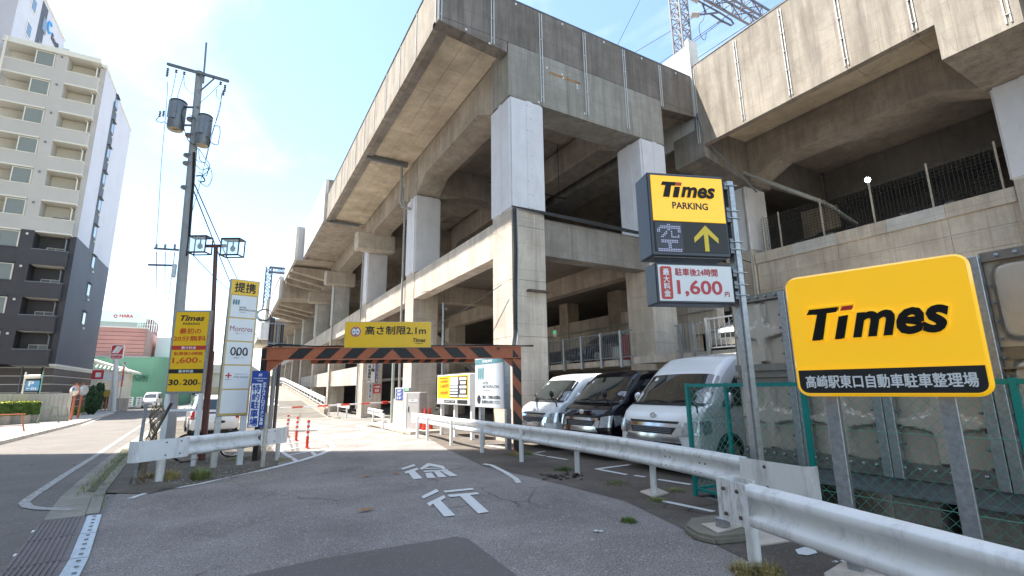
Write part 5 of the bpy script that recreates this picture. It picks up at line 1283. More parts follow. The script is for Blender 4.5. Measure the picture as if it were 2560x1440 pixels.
cb.obj('cable', M_CABLE, up)
for y in (300, 340, 390, 410, 470): 
    p = upt(493 - (y - 166) * .084, y, 0); MB().cyl(p - Vector((0, 0, .025)), p + Vector((0, 0, .025)), .16, 12).obj('band', M_GALVD, up)
mb = MB(); mb.bar(upt(386, 621, .12), upt(446, 625, .12), .05, .05); mb.bar(upt(371, 662, .12), upt(440, 664, .12), .05, .05)
for x in (391, 413, 437): mb.cbox(upt(x, 616, .12), (.05, .05, .12))
mb.obj('lower_crossarm', M_GALVD, up)
a_ = upt(428, 692, .1); b_ = upt(443, 664, -.05); MB().box(min(a_.x, b_.x), max(a_.x, b_.x), a_.y - .1, a_.y + .1, a_.z, b_.z).obj('junction_box', M_GALV, up)
# long wires leaving the pole: things of their own
def cable(lab, pts, r=.012, cat='cable', group=None):
    o = MB().tube(spline([Vector(p) for p in pts], 8), r, 5).obj('overhead_cable', M_CABLE); tag(o, lab, cat, group); return o
pA = upt(484, 455, 0)
for k, (x1, y1, yy, lab) in enumerate(((660, 800, 40, 'upper black cable slanting down from the utility pole behind the tall signs'), (655, 862, 38, 'lower black cable slanting down from the utility pole behind the tall signs'))):
    q = PY(x1, y1, yy); cable(lab, [pA + Vector((0, 0, -.2 * k)), pA.lerp(q, .5) - Vector((0, 0, .5)), q], .018)
q = PY(600, 740, 30); cable('thin cable from the low box on the utility pole', [upt(470, 625, 0), upt(470, 625, 0).lerp(q, .5) - Vector((0, 0, .15)), q], .014)
for k, (a_, b_, c_) in enumerate((((391, 630), (396, 690), (405, 740)), ((413, 630), (417, 690), (424, 745)), ((437, 630), (428, 690), (420, 760)))):
    q = PY(c_[0], c_[1], 60); cable(['left', 'middle', 'right'][k] + 'most thin street wire going away from the lower crossarm', [upt(*a_, .12), upt(*a_, .12).lerp(q, .3) - Vector((0, 0, .8)), q], .012, group='street wires going away from the utility pole')
# old fence stub
fb_ = G(335, 1212)
fs_ = thing('fence_stub', 'leaning end post with a rusty roll of old chain-link at the road edge', 'fence', tuple(fb_))
p1 = upt(362, 1010, 0); hz_ = zat(362, 1010, fb_)
mb = MB(); mb.bar(fb_, (fb_.x + .02, fb_.y, hz_), .05, .05); mb.obj('post', M_GALVD, fs_)
mb = MB(); mb.bar(G(352, 1150) , (fb_.x + .38, fb_.y + .35, hz_ + .02), .05, .04); mb.obj('post', M_GALVD, fs_)
M_RWIRE = pm('rusty_wire', (.20, .15, .10), rough=.8, var=.4, scale=20)
mb = MB()
for k in range(26):
    a0 = random.uniform(0, 6.28); pts = []
    for i in range(15):
        z = hz_ * .98 * (1 - i / 14) ; th = a0 + i * (.9 if k % 2 else -.9); r = .09 + .03 * math.sin(i)
        pts.append((fb_.x + .19 - .16 * (i / 14) ** 2 + r * math.cos(th), fb_.y + .15 - .1 * i / 14 + r * math.sin(th), fb_.z + z + .02))
    mb.tube(pts, .006, 3, False)
mb.obj('chain_link_roll', M_RWIRE, fs_)
mb = MB()
for z in (.25, .7): mb.tube([(fb_.x, fb_.y, fb_.z + z), (fb_.x + .35, fb_.y + .4, z), (fb_.x + .9, fb_.y + .95, z - .02)], .006, 4)
mb.obj('wire', M_RWIRE, fs_)
# ================================================================== BOLLARDS
M_BRED = pm('bollard_red', (.70, .045, .02), rough=.4, var=.06)
def bollard(px, py, lab, first=None):
    p = G(px, py)
    if first: return copy_thing(first, tuple(p), 0, lab)
    t = thing('bollard', lab, 'bollard', (0, 0, 0), group='red bollards at the hatched island')
    MB().tube([(0, 0, .0), (0, 0, .03)], [.1, .07], 14).obj('base', M_BRED, t, smooth=True); MB().tube([(0, 0, .02), (0, 0, .79), (0, 0, .81)], [.042, .042, .03], 14).obj('tube', M_BRED, t, smooth=True)
    for z in (.36, .51, .66): MB().tube([(0, 0, z), (0, 0, z + .075)], .0445, 14).obj('reflective_band', M_SWHT, t, smooth=True)
    t.location = tuple(p); MW[t.name] = Matrix.Translation(p); return t
b0 = bollard(767, 1122, 'nearest red and white bollard on the hatched island'); bollard(740, 1103, 'middle red and white bollard of the three', b0); bollard(717, 1092, 'farthest red bollard, half hidden by the guardrail end', b0)
# ================================================================== MACHINES, BARRIER, BOARDS BEYOND THE GATE
M_GREYP = pm('machine_grey', (.46, .44, .43), rough=.45, var=.05)
def machine(name, lab, fl, fr_, top_px, depth, cat):
    A = G(*fl); B = G(*fr_); d = B - A; d.z = 0; W = d.length; M = frame((A.x, A.y, A.z), d); h = zat(fl[0], top_px, A) - A.z
    return thing(name, lab, cat, tuple(A)), M, W, h
t, M, W, h = machine('ticket_machine', 'slim grey ticket machine with blue floor panel beside the barrier', (984, 1070), (1007, 1073), 969.5, .5, 'ticket machine')
MB(M).box(0, W * 1.0, 0, h, -.45, 0).obj('cabinet', M_GREYP, t, bevel=.02)
MB(M).box(.15 * W, .88 * W, .70 * h, .97 * h, 0, .012).obj('floor_panel', M_SBLUE, t)
for i, s in enumerate(('3F', '2F', '1F')): lettering(s, M_SWHT, t, M, .28 * W, .75 * W, h * (.90 - .09 * i), h * (.95 - .09 * i), w=.016, bold=.03)
for i in (0, 1): MB(M).box(.17 * W, .86 * W, h * (.875 - .09 * i), h * (.879 - .09 * i), .012, .016).obj('divider', M_SWHT, t)
MB(M).box(W + .02, W + .38, .92 * h, .995 * h, -.3, -.05).obj('display_box', M_GREYP, t); MB(M).box(W + .04, W + .3, .93 * h, .985 * h, -.05, -.04).obj('display', pm('green_display', (.05, .5, .12), emit=1.2, var=0), t)
t, M, W, h = machine('barrier_cabinet', 'wide grey cabinet with a tall door, white edge lit by the sun', (1007, 1080), (1047, 1081), 981, .6, 'cabinet')
MB(M).box(0, W * .17, 0, h, -.4, 0).obj('card_unit', M_SWHT, t, bevel=.01); MB(M).box(.17 * W, W, 0, h, -.5, -.02).obj('cabinet', M_GREYP, t, bevel=.015)
MB(M).box(.25 * W, .95 * W, .05 * h, .96 * h, -.018, -.006).obj('door', M_GREYP, t); MB(M).box(.30 * W, .35 * W, .5 * h, .64 * h, -.006, .01).obj('handle', M_BLACK, t)
MB(M).box(.32 * W, .86 * W, .76 * h, .82 * h, -.006, 0).obj('label', M_SWHT, t); lettering('←自動精算機', M_TXT, t, M, .35 * W, .7 * W, .785 * h, .815 * h, w=.002)
MB().box(6.0, 7.3, G(1007, 1085).y - .6, G(984, 1070).y + 2.5, gz(18) + .0, gz(18) + .10).obj('island_slab', M_CLIT, kind='structure')
ba = thing('lane_barrier', 'lowered red and white striped barrier arm across the lane', 'barrier', tuple(G(982, 1068)))
a = PZ(1006, 1004, .98); b = PZ(699, 1020.5, 1.02)
MB().tube([a, b], [.05, .03], 8).obj('arm', M_SWHT, ba, smooth=True)
for t0, t1 in ((.10, .15), (.19, .25), (.38, .46), (.56, .63), (.72, .79), (.88, .94)):
    p_, q_ = a.lerp(b, t0), a.lerp(b, t1); MB().tube([p_, q_], .052 - .018 * t0, 8).obj('red_stripe', M_BRED, ba, smooth=True)
for t0 in (.12, .22): MB().tube([a.lerp(b, t0 - .03) , a.lerp(b, t0 + .03)], .085, 12).obj('foam_sleeve', M_BRED, ba, smooth=True)
pp = G(985, 1068); MB().cyl(pp, (pp.x, pp.y, 1.15), .06, 10).obj('support_post', M_SWHT, ba, smooth=True)
# cones
def cone(px, py, lab, h=.68, first=None):
    p = G(px, py)
    if first: return copy_thing(first, tuple(p), .3, lab)
    t = thing('traffic_cone', lab, 'traffic cone', (0, 0, 0), group='red traffic cones by the cabinet')
    MB().box(-.19, .19, -.19, .19, 0, .04).obj('base', M_BRED, t); MB().tube([(0, 0, .04), (0, 0, h)], [.14, .025], 16).obj('cone', M_BRED, t, smooth=True); MB().tube([(0, 0, h * .45), (0, 0, h * .62)], [.101, .077], 16).obj('white_band', M_SWHT, t, smooth=True)
    t.location = tuple(p); MW[t.name] = Matrix.Translation(p); return t
c0_ = cone(1062, 1082, 'foremost tall red traffic cone behind the rail end', .95); cone(1053, 1080, 'left red cone close against the grey cabinet', 0, c0_); cone(1074, 1080, 'right red cone beside the concrete column', 0, c0_); cone(1064, 1072, 'rearmost red cone in the cluster by the column', 0, c0_)
# info board
M, u0, u1, v0, v1, A, B = board_from((1093, 939), (1174, 933), (1174, 1014.5), (1093, 1010), (1099, 1088), (1179, 1102))
ib = thing('fee_board', 'white framed fee board with yellow left half and small panels', 'sign', tuple(A))
W_, H_ = u1 - u0, v1 - v0; F = M @ Matrix.Translation((u0, v0, 0)); u = lambda k: k * W_; v = lambda k: k * H_
MB(F).box(0, W_, 0, H_, -.22, 0).obj('sign_case', M_WHITE, ib, bevel=.015); MB(F).box(u(.02), u(.97), v(.2), v(.96), 0, .006).obj('face', M_YEL, ib)
MB(F).box(u(.43), u(.94), v(.24), v(.92), .006, .01).obj('dark_field', M_TXT, ib); MB(F).box(u(.02), u(.97), v(.03), v(.19), 0, .006).obj('lower_field', M_SWHT, ib)
for (a, b, c, d) in ((.44, .68, .66, .9), (.44, .67, .55, .63), (.44, .67, .45, .52), (.44, .67, .36, .42), (.44, .67, .27, .31), (.72, .92, .80, .89), (.74, .9, .67, .76), (.72, .92, .54, .62), (.74, .9, .38, .49), (.71, .93, .26, .33)): MB(F).box(u(a), u(b), v(c), v(d), .01, .013).obj('white_panel', M_SWHT, ib)
for s, a, b, c, d in (('PARKING', .1, .36, .86, .90), ('20分無料', .12, .36, .74, .82), ('1,600円', .12, .38, .56, .68), ('30分200円', .12, .36, .34, .45)): lettering(s, M_ORR if s != 'PARKING' else M_TXT, ib, F, u(a), u(b), v(c), v(d), w=.01, bold=.03)
MB(F).box(u(.24), u(.60), v(.06), v(.15), .006, .01).box(u(.66), u(.95), v(.05), v(.17), .006, .01).obj('dark_strip', M_TXT, ib); lettering('駐車場のご案内', M_SWHT, ib, F, u(.27), u(.57), v(.08), v(.13), w=.013)
for k, bb in ((.07, A.z), (.5, A.z), (.98, B.z)): MB(F).box(u(k) - .055, u(k) + .055, bb - v0 - .1, 0, -.2, -.08).obj('leg', M_WHITE, ib)
# hotel board
M, u0, u1, v0, v1, A, B = board_from((1187.5, 892), (1258, 888), (1263.5, 1020.4), (1187, 1019.4), (1194, 1113), (1270, 1127))
hb2 = thing('hotel_board', 'pale grey hotel parking board with teal heading beside the gate post', 'sign', tuple(A))
W_, H_ = u1 - u0, v1 - v0; F = M @ Matrix.Translation((u0, v0, 0)); u = lambda k: k * W_; v = lambda k: k * H_
M_PALE = pm('pale_board', (.58, .62, .68), rough=.35, var=.02)
MB(F).box(0, W_, 0, H_, -.2, 0).obj('sign_case', M_GALV, hb2, bevel=.01); MB(F).box(u(.02), u(.98), v(.01), v(.99), 0, .006).obj('face', M_PALE, hb2); MB(F).box(u(.02), u(.98), v(.85), v(.95), .006, .01).obj('heading_band', M_TEAL, hb2)
lettering('提携駐車場', M_SWHT, hb2, F, u(.28), u(.62), v(.872), v(.928), w=.012, bold=.03); metro(F, hb2, u(.12), u(.36), v(.53), v(.80), .007)
lettering('HOTEL', M_TXT, hb2, F, u(.30), u(.50), v(.45), v(.50), w=.009, bold=.01); lettering('METROPOLITAN', M_TXT, hb2, F, u(.30), u(.84), v(.375), v(.43), w=.009, bold=.01); lettering('TAKASAKI', M_TXT, hb2, F, u(.30), u(.56), v(.325), v(.345), w=.009)
lettering('ご宿泊・ご利用のお客様は', M_TXT, hb2, F, u(.25), u(.88), v(.17), v(.235), w=.009, bold=.02); lettering('駐車券をお持ちください', M_TXT, hb2, F, u(.27), u(.88), v(.08), v(.145), w=.009, bold=.02)
slab(F, [(u(.16) + .065 * W_ * math.cos(R(18 * i)), v(.155) + .085 * H_ * math.sin(R(18 * i))) for i in range(20)], .006, .01).obj('round_mark', M_TXT, hb2)
for k, bb in ((.12, A.z), (.98, B.z)): MB(F).box(u(k) - .05, u(k) + .07, bb - v0 - .1, 0, -.19, -.05).obj('leg', M_GALV, hb2)
# signs on the second column
sgn = thing('column_sign', 'white and navy vertical sign to the third floor passage, on the column', 'sign', (7.7, 33.5, 3)); 
F = frame((0, 33.52, 0), (1, 0, 0)); P = lambda x, y: PY(x, y, 33.5)
a = P(917, 957); b = P(938.5, 910); MB(F).box(a.x, b.x, a.z, b.z, -.04, 0).obj('panel', M_SWHT, sgn)
vtext('3階', M_TXT, sgn, F, P(929, 920).x, P(937, 920).x, P(930, 930).z, P(930, 911).z, w=.01, bold=.02); vtext('自由通路へ', M_TXT, sgn, F, P(919, 935).x, P(928, 935).x, P(919, 955).z, P(919, 912).z, w=.01, bold=.02)
a = P(938.5, 957); b = P(946, 908); MB(F).box(a.x, b.x, a.z, b.z, -.04, 0).obj('panel', M_SBLUE, sgn); vtext('ホテルメトロポリタン高崎', M_SWHT, sgn, F, P(939.5, 935).x, P(945, 935).x, a.z + .05, b.z - .05, w=.01, bold=.02)
a = P(917, 908); b = P(945, 895); MB(F).box(a.x, b.x, a.z, b.z, -.04, 0).obj('panel', M_SBLUE, sgn)
s2 = thing('column_sign', 'small faded vertical strip sign low on the column', 'sign', (7.9, 33.5, 2)); a = P(920, 998); b = P(931, 959); MB(F).box(a.x, b.x, a.z, b.z, -.03, 0).obj('panel', M_PALE, s2); vtext('専門店街10時', M_TXT, s2, F, a.x + .05, b.x - .05, a.z + .1, b.z - .05, w=.01)
s3 = thing('column_sign', 'red warning plate with white characters on the column', 'sign', (8.3, 33.5, 2)); a = P(933, 983); b = P(952, 961); MB(F).box(a.x, b.x, a.z, b.z, -.03, 0).obj('panel', M_SRED, s3); lettering('火気厳禁', M_SWHT, s3, F, a.x + .04, b.x - .04, P(942, 970).z, P(942, 964).z, w=.01, bold=.02); lettering('禁煙', M_SWHT, s3, F, a.x + .1, b.x - .1, P(942, 980).z, P(942, 973).z, w=.01, bold=.02)
# stairs
st = thing('staircase', 'steel staircase zigzagging up between the columns behind the machines', 'staircase', (9.6, 27, -.2))
M_STEEL = pm('painted_stair_steel', (.45, .43, .38), rough=.5, var=.1)
for i in range(12): MB().box(9.35 + i * .26, 9.75 + i * .26, 26.2, 27.6, -.1 + i * .2, -.04 + i * .2).obj('step', M_STEEL, st)
for y in (26.15, 27.6): MB().prism([(9.3, y, -.3), (9.5, y, -.3), (12.6, y, 2.1), (12.6, y, 2.4), (12.3, y, 2.4)], (0, .05, 0)).obj('stringer', M_STEEL, st)
for y in (25.3, 25.9): MB().prism([(12.5, y, 2.3), (12.5, y, 2.6), (9.4, y, 4.7), (9.2, y, 4.5)], (0, .05, 0)).obj('stringer', M_STEEL, st)
mb = MB()
for i in range(22): mb.box(9.0 + i * .16, 9.02 + i * .16, 25.2, 25.22, 3.0, 4.0)
mb.box(8.95, 12.6, 25.18, 25.24, 4.0, 4.05); mb.box(8.95, 12.6, 25.18, 25.24, 2.95, 3.0); mb.obj('railing', M_STEEL, st)
# thin poles by the machines
def pole(lab, base, top, r, mat=None, name='steel_pole', extra=None):
    g_ = G(*base); t = thing(name, lab, 'pole', tuple(g_)); z = zat(top[0], top[1], g_)
    MB().cyl(g_, (g_.x, g_.y, z), r, 10).obj('pole', mat or M_PIPE, t, smooth=True); return t, g_, z
t, g_, z = pole('grey pole with a cable loop, rising above the yellow height board', (1104, 1068), (1120, 757), .06, M_GALV)
MB().tube([(g_.x + .07, g_.y, z - 2), (g_.x + .1, g_.y, z - .3), (g_.x + .02, g_.y, z + .05), (g_.x, g_.y - .1, z + .7), (g_.x - 1.2, g_.y - .3, z + .35)], .014, 5).obj('cable', M_CABLE, t)
MB().cbox((g_.x + .12, g_.y, z - .3), (.1, .1, .1)).obj('clamp', M_GALV, t)
t, g_, z = pole('pale green pole standing left of the ticket machine', (978, 1066), (985, 880), .07, pm('pale_green_paint', (.38, .42, .36), var=.08))
t, g_, z = pole('thin conduit pole with a box on top before the column', (1068, 1060), (1066, 915), .04, M_PIPE); MB().cbox((g_.x, g_.y, z), (.4, .15, .4)).obj('junction_box', M_APC, t)
t, g_, z = pole('red and white banded pole behind the grey cabinet', (1036, 1060), (1032, 905), .07, M_SWHT)
for i in range(4): MB().cyl((g_.x, g_.y, .3 + i * .7), (g_.x, g_.y, .62 + i * .7), .073, 10).obj('red_band', M_BRED, t)
# double pole with equipment left of the gate
g_ = G(672, 1078); t = thing('cable_riser_pole', 'dark pair of cable riser pipes with a white drum behind the gate post', 'pole', tuple(g_)); z = zat(678, 795, g_)
for k, s in enumerate((-.24, .02, .2)): MB().cyl((g_.x + s, g_.y, g_.z), (g_.x + s + .0, g_.y, z - .15 * k), .11 - .02 * k, 10).obj('pipe', M_LAMPF if k != 1 else M_GALVD, t, smooth=True)
for zz in (z - .3, z - 1.2): MB().box(g_.x - .4, g_.x + .35, g_.y - .15, g_.y + .15, zz, zz + .06).obj('band', M_GALVD, t)
MB().tube([(g_.x - .55, g_.y - .1, z - 1.0), (g_.x - .55, g_.y - .1, z - .25)], .2, 14).obj('drum', M_WHITE, t, smooth=True)
for k in range(4): MB().tube([(g_.x - .6 + .35 * math.cos(a_) * (1 - .1 * k), g_.y, z + .1 + .3 * math.sin(a_) * (1 - .1 * k)) for a_ in [i * .5 + k for i in range(10)]], .014, 4).obj('cable', M_CABLE, t)
# festoon wires between columns
cable('pale wire strung from the near column down past the yellow board', [(7.4, 13.6, 4.9), (6.9, 16.5, 4.2), (6.6, 19.5, 3.9), (5.5, 22, 3.4), (3.2, 27, 3.6), (1.5, 33, 4.2)], .012)
# cable bundle on the near column and along the front beam
cbn = thing('cable_bundle', 'bundle of black cables strapped down the corner of the nearest column', 'cables', (7.6, 13.2, 7))
for k in range(4): MB().tube([(7.62 + .05 * k, 13.17 - .02 * (k % 2), 7.45), (7.66 + .045 * k + .01 * math.sin(k * 9), 13.18, 6), (7.6 + .05 * k, 13.17, 4.5), (7.62 + .04 * k, 13.18, 3.4), (7.35 + .05 * k, 12.9, 2.75), (6.4, 11.6, 2.62), (5.9, 11.1, 2.60)], .02, 5).obj('cable', M_CABLE if k < 3 else M_GALV, cbn)
cbn2 = thing('cable_bundle', 'sagging black cable bundle along the front floor beam between the jackets', 'cables', (9, 13.1, 7.3))
for k in range(5): MB().tube(spline([Vector((7.55, 13.15, 7.50)), Vector((8.95, 13.12, 7.42 + .02 * k)), Vector((11.2, 13.1, 7.36 + .03 * k)), Vector((13.5, 13.12, 7.36 + .02 * k)), Vector((15.4, 13.15, 7.42)), Vector((20.3, 13.3, 7.1))], 4), .022, 5).obj('cable', M_CABLE, cbn2)
MB().box(8.1, 8.9, 13.02, 13.2, 4.66, 4.72).obj('bracket_arm', M_BOLT, cbn)
# ================================================================== VEHICLES
M_CARW = pm('white_car_paint', (.82, .82, .82), rough=.22, var=.015, coat=.8); M_CARB = pm('black_car_paint', (.004, .004, .008), rough=.1, var=.02, coat=.25, spec=.35)
M_CARS = pm('silver_car_paint', (.42, .42, .41), rough=.3, metal=.3, var=.02, coat=.6); M_CARN = pm('navy_car_paint', (.01, .015, .045), rough=.2, var=.02, coat=.8)
M_CHROME = pm('chrome', (.62, .62, .64), rough=.12, metal=1., var=.03); M_TYRE = pm('tyre_rubber', (.018, .018, .018), rough=.8, var=.1); M_RIM = pm('alloy_rim', (.35, .35, .36), rough=.35, metal=.7, var=.08)
M_LENS = pm('headlight_lens', (.42, .45, .48), rough=.08, metal=.6, var=.45, scale=30, coat=1.); M_GRILL = pm('grille_black', (.008, .008, .009), rough=.4, var=.1); M_TAIL = pm('tail_light_red', (.45, .01, .01), rough=.15, var=.1, coat=.8)
M_SCREEN = glass('windscreen_glass', (.022, .028, .028), .03)
def interp(tab, x):
    if x <= tab[0][0]: return tab[0][1]
    for (a, va), (b, vb) in zip(tab, tab[1:]):
        if x <= b: return va + (vb - va) * (x - a) / (b - a)
    return tab[-1][1]
class Veh:
    """parametric body: side outline (front-bottom, over the roof, to rear-bottom) swept across the width with rounded plan and tumblehome"""
    def __init__(s, outline, W, belt, roofw, L):
        s.o = outline; s.W = W; s.belt = belt; s.rw = roofw; s.L = L; s.H = max(z for x, z in outline)
        k = max(range(len(outline)), key=lambda i: outline[i][1]); s.front = [(z, x) for x, z in outline[:k + 1]]; s.rear = [(z, x) for x, z in outline[k:]][::-1]
    def w(s, z): return s.W if z < s.belt else s.W * (1 - (1 - s.rw) * ((z - s.belt) / (s.H - s.belt)) ** 1.15)
    def curve(s, t, z): a = abs(t); return (.11 * a ** 2.8 + .10 * max(0, (a - .88) / .12) ** 2) * (1 if z < s.belt + .3 else .8)
    def rcurve(s, t): a = abs(t); return .05 * a ** 2.5 + .09 * max(0, (a - .88) / .12) ** 2
    def drop(s, t, z): a = abs(t); return -(.075 * max(0, (a - .84) / .16) ** 2.2 + .03 * a * a) * min(1, max(0, (z - s.belt - .1) / .6))
    def F(s, t, z, off=0.):
        x = interp(s.front, z); return Vector((x + s.curve(t, z) * max(0, 1 - x / 1.7) - off, t * (s.w(z) + off * (abs(t) > .9)), z + s.drop(t, z) + off * .5))
    def B(s, t, z, off=0.): return Vector((interp(s.rear, z) - s.rcurve(t) + off, t * s.w(z), z))
    def body(s, mat, par):
        ts = [-1, -.985, -.95, -.9, -.8, -.6, -.4, -.2, 0, .2, .4, .6, .8, .9, .95, .985, 1]; o = []
        for (x0, z0), (x1, z1) in zip(s.o, s.o[1:]):
            n = 3
            for i in range(n): o.append((x0 + (x1 - x0) * i / n, z0 + (z1 - z0) * i / n))
        o.append(s.o[-1]); vs = []; mid = s.L / 2; bz = []
        for x, z in o:
            row = []
            for t in ts:
                a = abs(t); wz = s.w(z)
                dx = s.curve(t, z) * max(0, 1 - x / 1.7) if x < mid else -s.rcurve(t) * max(0, 1 - (s.L - x) / .5)
                dz = s.drop(t, z)
                row.append(Vector((x + dx, t * wz, z + dz)))
            vs.append(row)
        mb = MB(); n = len(ts); mb.add([p for r in vs for p in r], [(i * n + k, i * n + k + 1, (i + 1) * n + k + 1, (i + 1) * n + k) for i in range(len(vs) - 1) for k in range(n - 1)])
        lo = min(range(len(o)), key=lambda i: o[i][0]); hi = max(range(len(o)), key=lambda i: o[i][0])
        for side in (0, -1):
            cols = []; last = -9
            for i in range(lo, hi + 1):
                p = vs[i][side]
                if p.x < last + 1e-4: continue
                last = p.x; sg = -1 if side == 0 else 1; col_ = []
                for l in range(9):
                    z = p.z + (.24 - p.z) * l / 8; w = s.w(z) if l else abs(p.y)
                    edge = .0
                    col_.append(Vector((p.x, sg * (w if l else abs(p.y)), z)))
                cols.append(col_)
            m_ = 9; mb.add([p for c in cols for p in c], [(i * m_ + k, i * m_ + k + 1, (i + 1) * m_ + k + 1, (i + 1) * m_ + k) for i in range(len(cols) - 1) for k in range(m_ - 1)])
        mb.box(.3, s.L - .3, -s.W + .1, s.W - .1, .2, .26)
        return mb.obj('body', mat, par, smooth=True, local=True)
    def patch(s, fn, pts, off, mat, name, par, n=6, th=.0):
        """quad patch given by four corners in (t,z), subdivided, laid on surface fn"""
        (a, b, c, d) = pts; vs = []
        for j in range(n + 1):
            for i in range(n + 1):
                u = i / n; v = j / n; t = (a[0] * (1 - u) + b[0] * u) * (1 - v) + (d[0] * (1 - u) + c[0] * u) * v; z = (a[1] * (1 - u) + b[1] * u) * (1 - v) + (d[1] * (1 - u) + c[1] * u) * v
                vs.append(fn(t, z, off))
        m_ = n + 1; return MB().add(vs, [(j * m_ + i, j * m_ + i + 1, (j + 1) * m_ + i + 1, (j + 1) * m_ + i) for j in range(n) for i in range(n)]).obj(name, mat, par, smooth=True, local=True)
    def sidep(s, sg, pts, off, mat, name, par):
        """polygon in (x,z) laid on one side, a thin shell"""
        zs = [p[1] for p in pts]; mb = MB(); q = []
        for i in range(len(pts)):
            a = pts[i]; b = pts[(i + 1) % len(pts)]
            for k in range(3): q.append((a[0] + (b[0] - a[0]) * k / 3, a[1] + (b[1] - a[1]) * k / 3))
        cx = sum(p[0] for p in q) / len(q); cz = sum(p[1] for p in q) / len(q)
        vs = [Vector((x, sg * (s.w(z) + off), z)) for x, z in q] + [Vector((cx, sg * (s.w(cz) + off), cz))]; n = len(q)
        return mb.add(vs, [(i, (i + 1) % n, n) for i in range(n)]).obj(name, mat, par, local=True)
    def wheel(s, x, sg, r, par):
        y = sg * (s.W - .10)
        MB().add([(x + (r + .07) * math.cos(R(k * 15)), sg * (s.W + .003), max(.2, r + (r + .07) * math.sin(R(k * 15)))) for k in range(24)], [tuple(range(24))]).obj('wheel_arch', M_BLACK, par, local=True)
        w_ = MB().cyl((x, y, r), (x, y + sg * .12, r), r, 22).obj('wheel', M_TYRE, par, smooth=True, local=True)
        rb = MB().cyl((x, y + sg * .10, r), (x, y + sg * .128, r), r * .62, 18)
        rb.obj('rim', M_RIM, w_, local=True)
        for k in range(5): a = R(72 * k); MB().bar((x, y + sg * .13, r), (x + r * .58 * math.cos(a), y + sg * .13, r + r * .58 * math.sin(a)), .05, .02).obj('spoke', M_RIM, w_, local=True)
def emblem(v, par, z, k=.07):
    c = v.F(0, z, .012); mb = MB()
    def ell(rx, rz, cz=0): return [c + Vector((-.006, rx * math.cos(R(20 * i)), cz + rz * math.sin(R(20 * i)))) for i in range(19)]
    mb.tube(ell(k, k * .68), .008, 5, False); mb.tube(ell(k * .38, k * .62), .007, 5, False); mb.tube(ell(k * .75, k * .3, k * .28), .007, 5, False)
    mb.obj('emblem', M_CHROME, par, local=True)
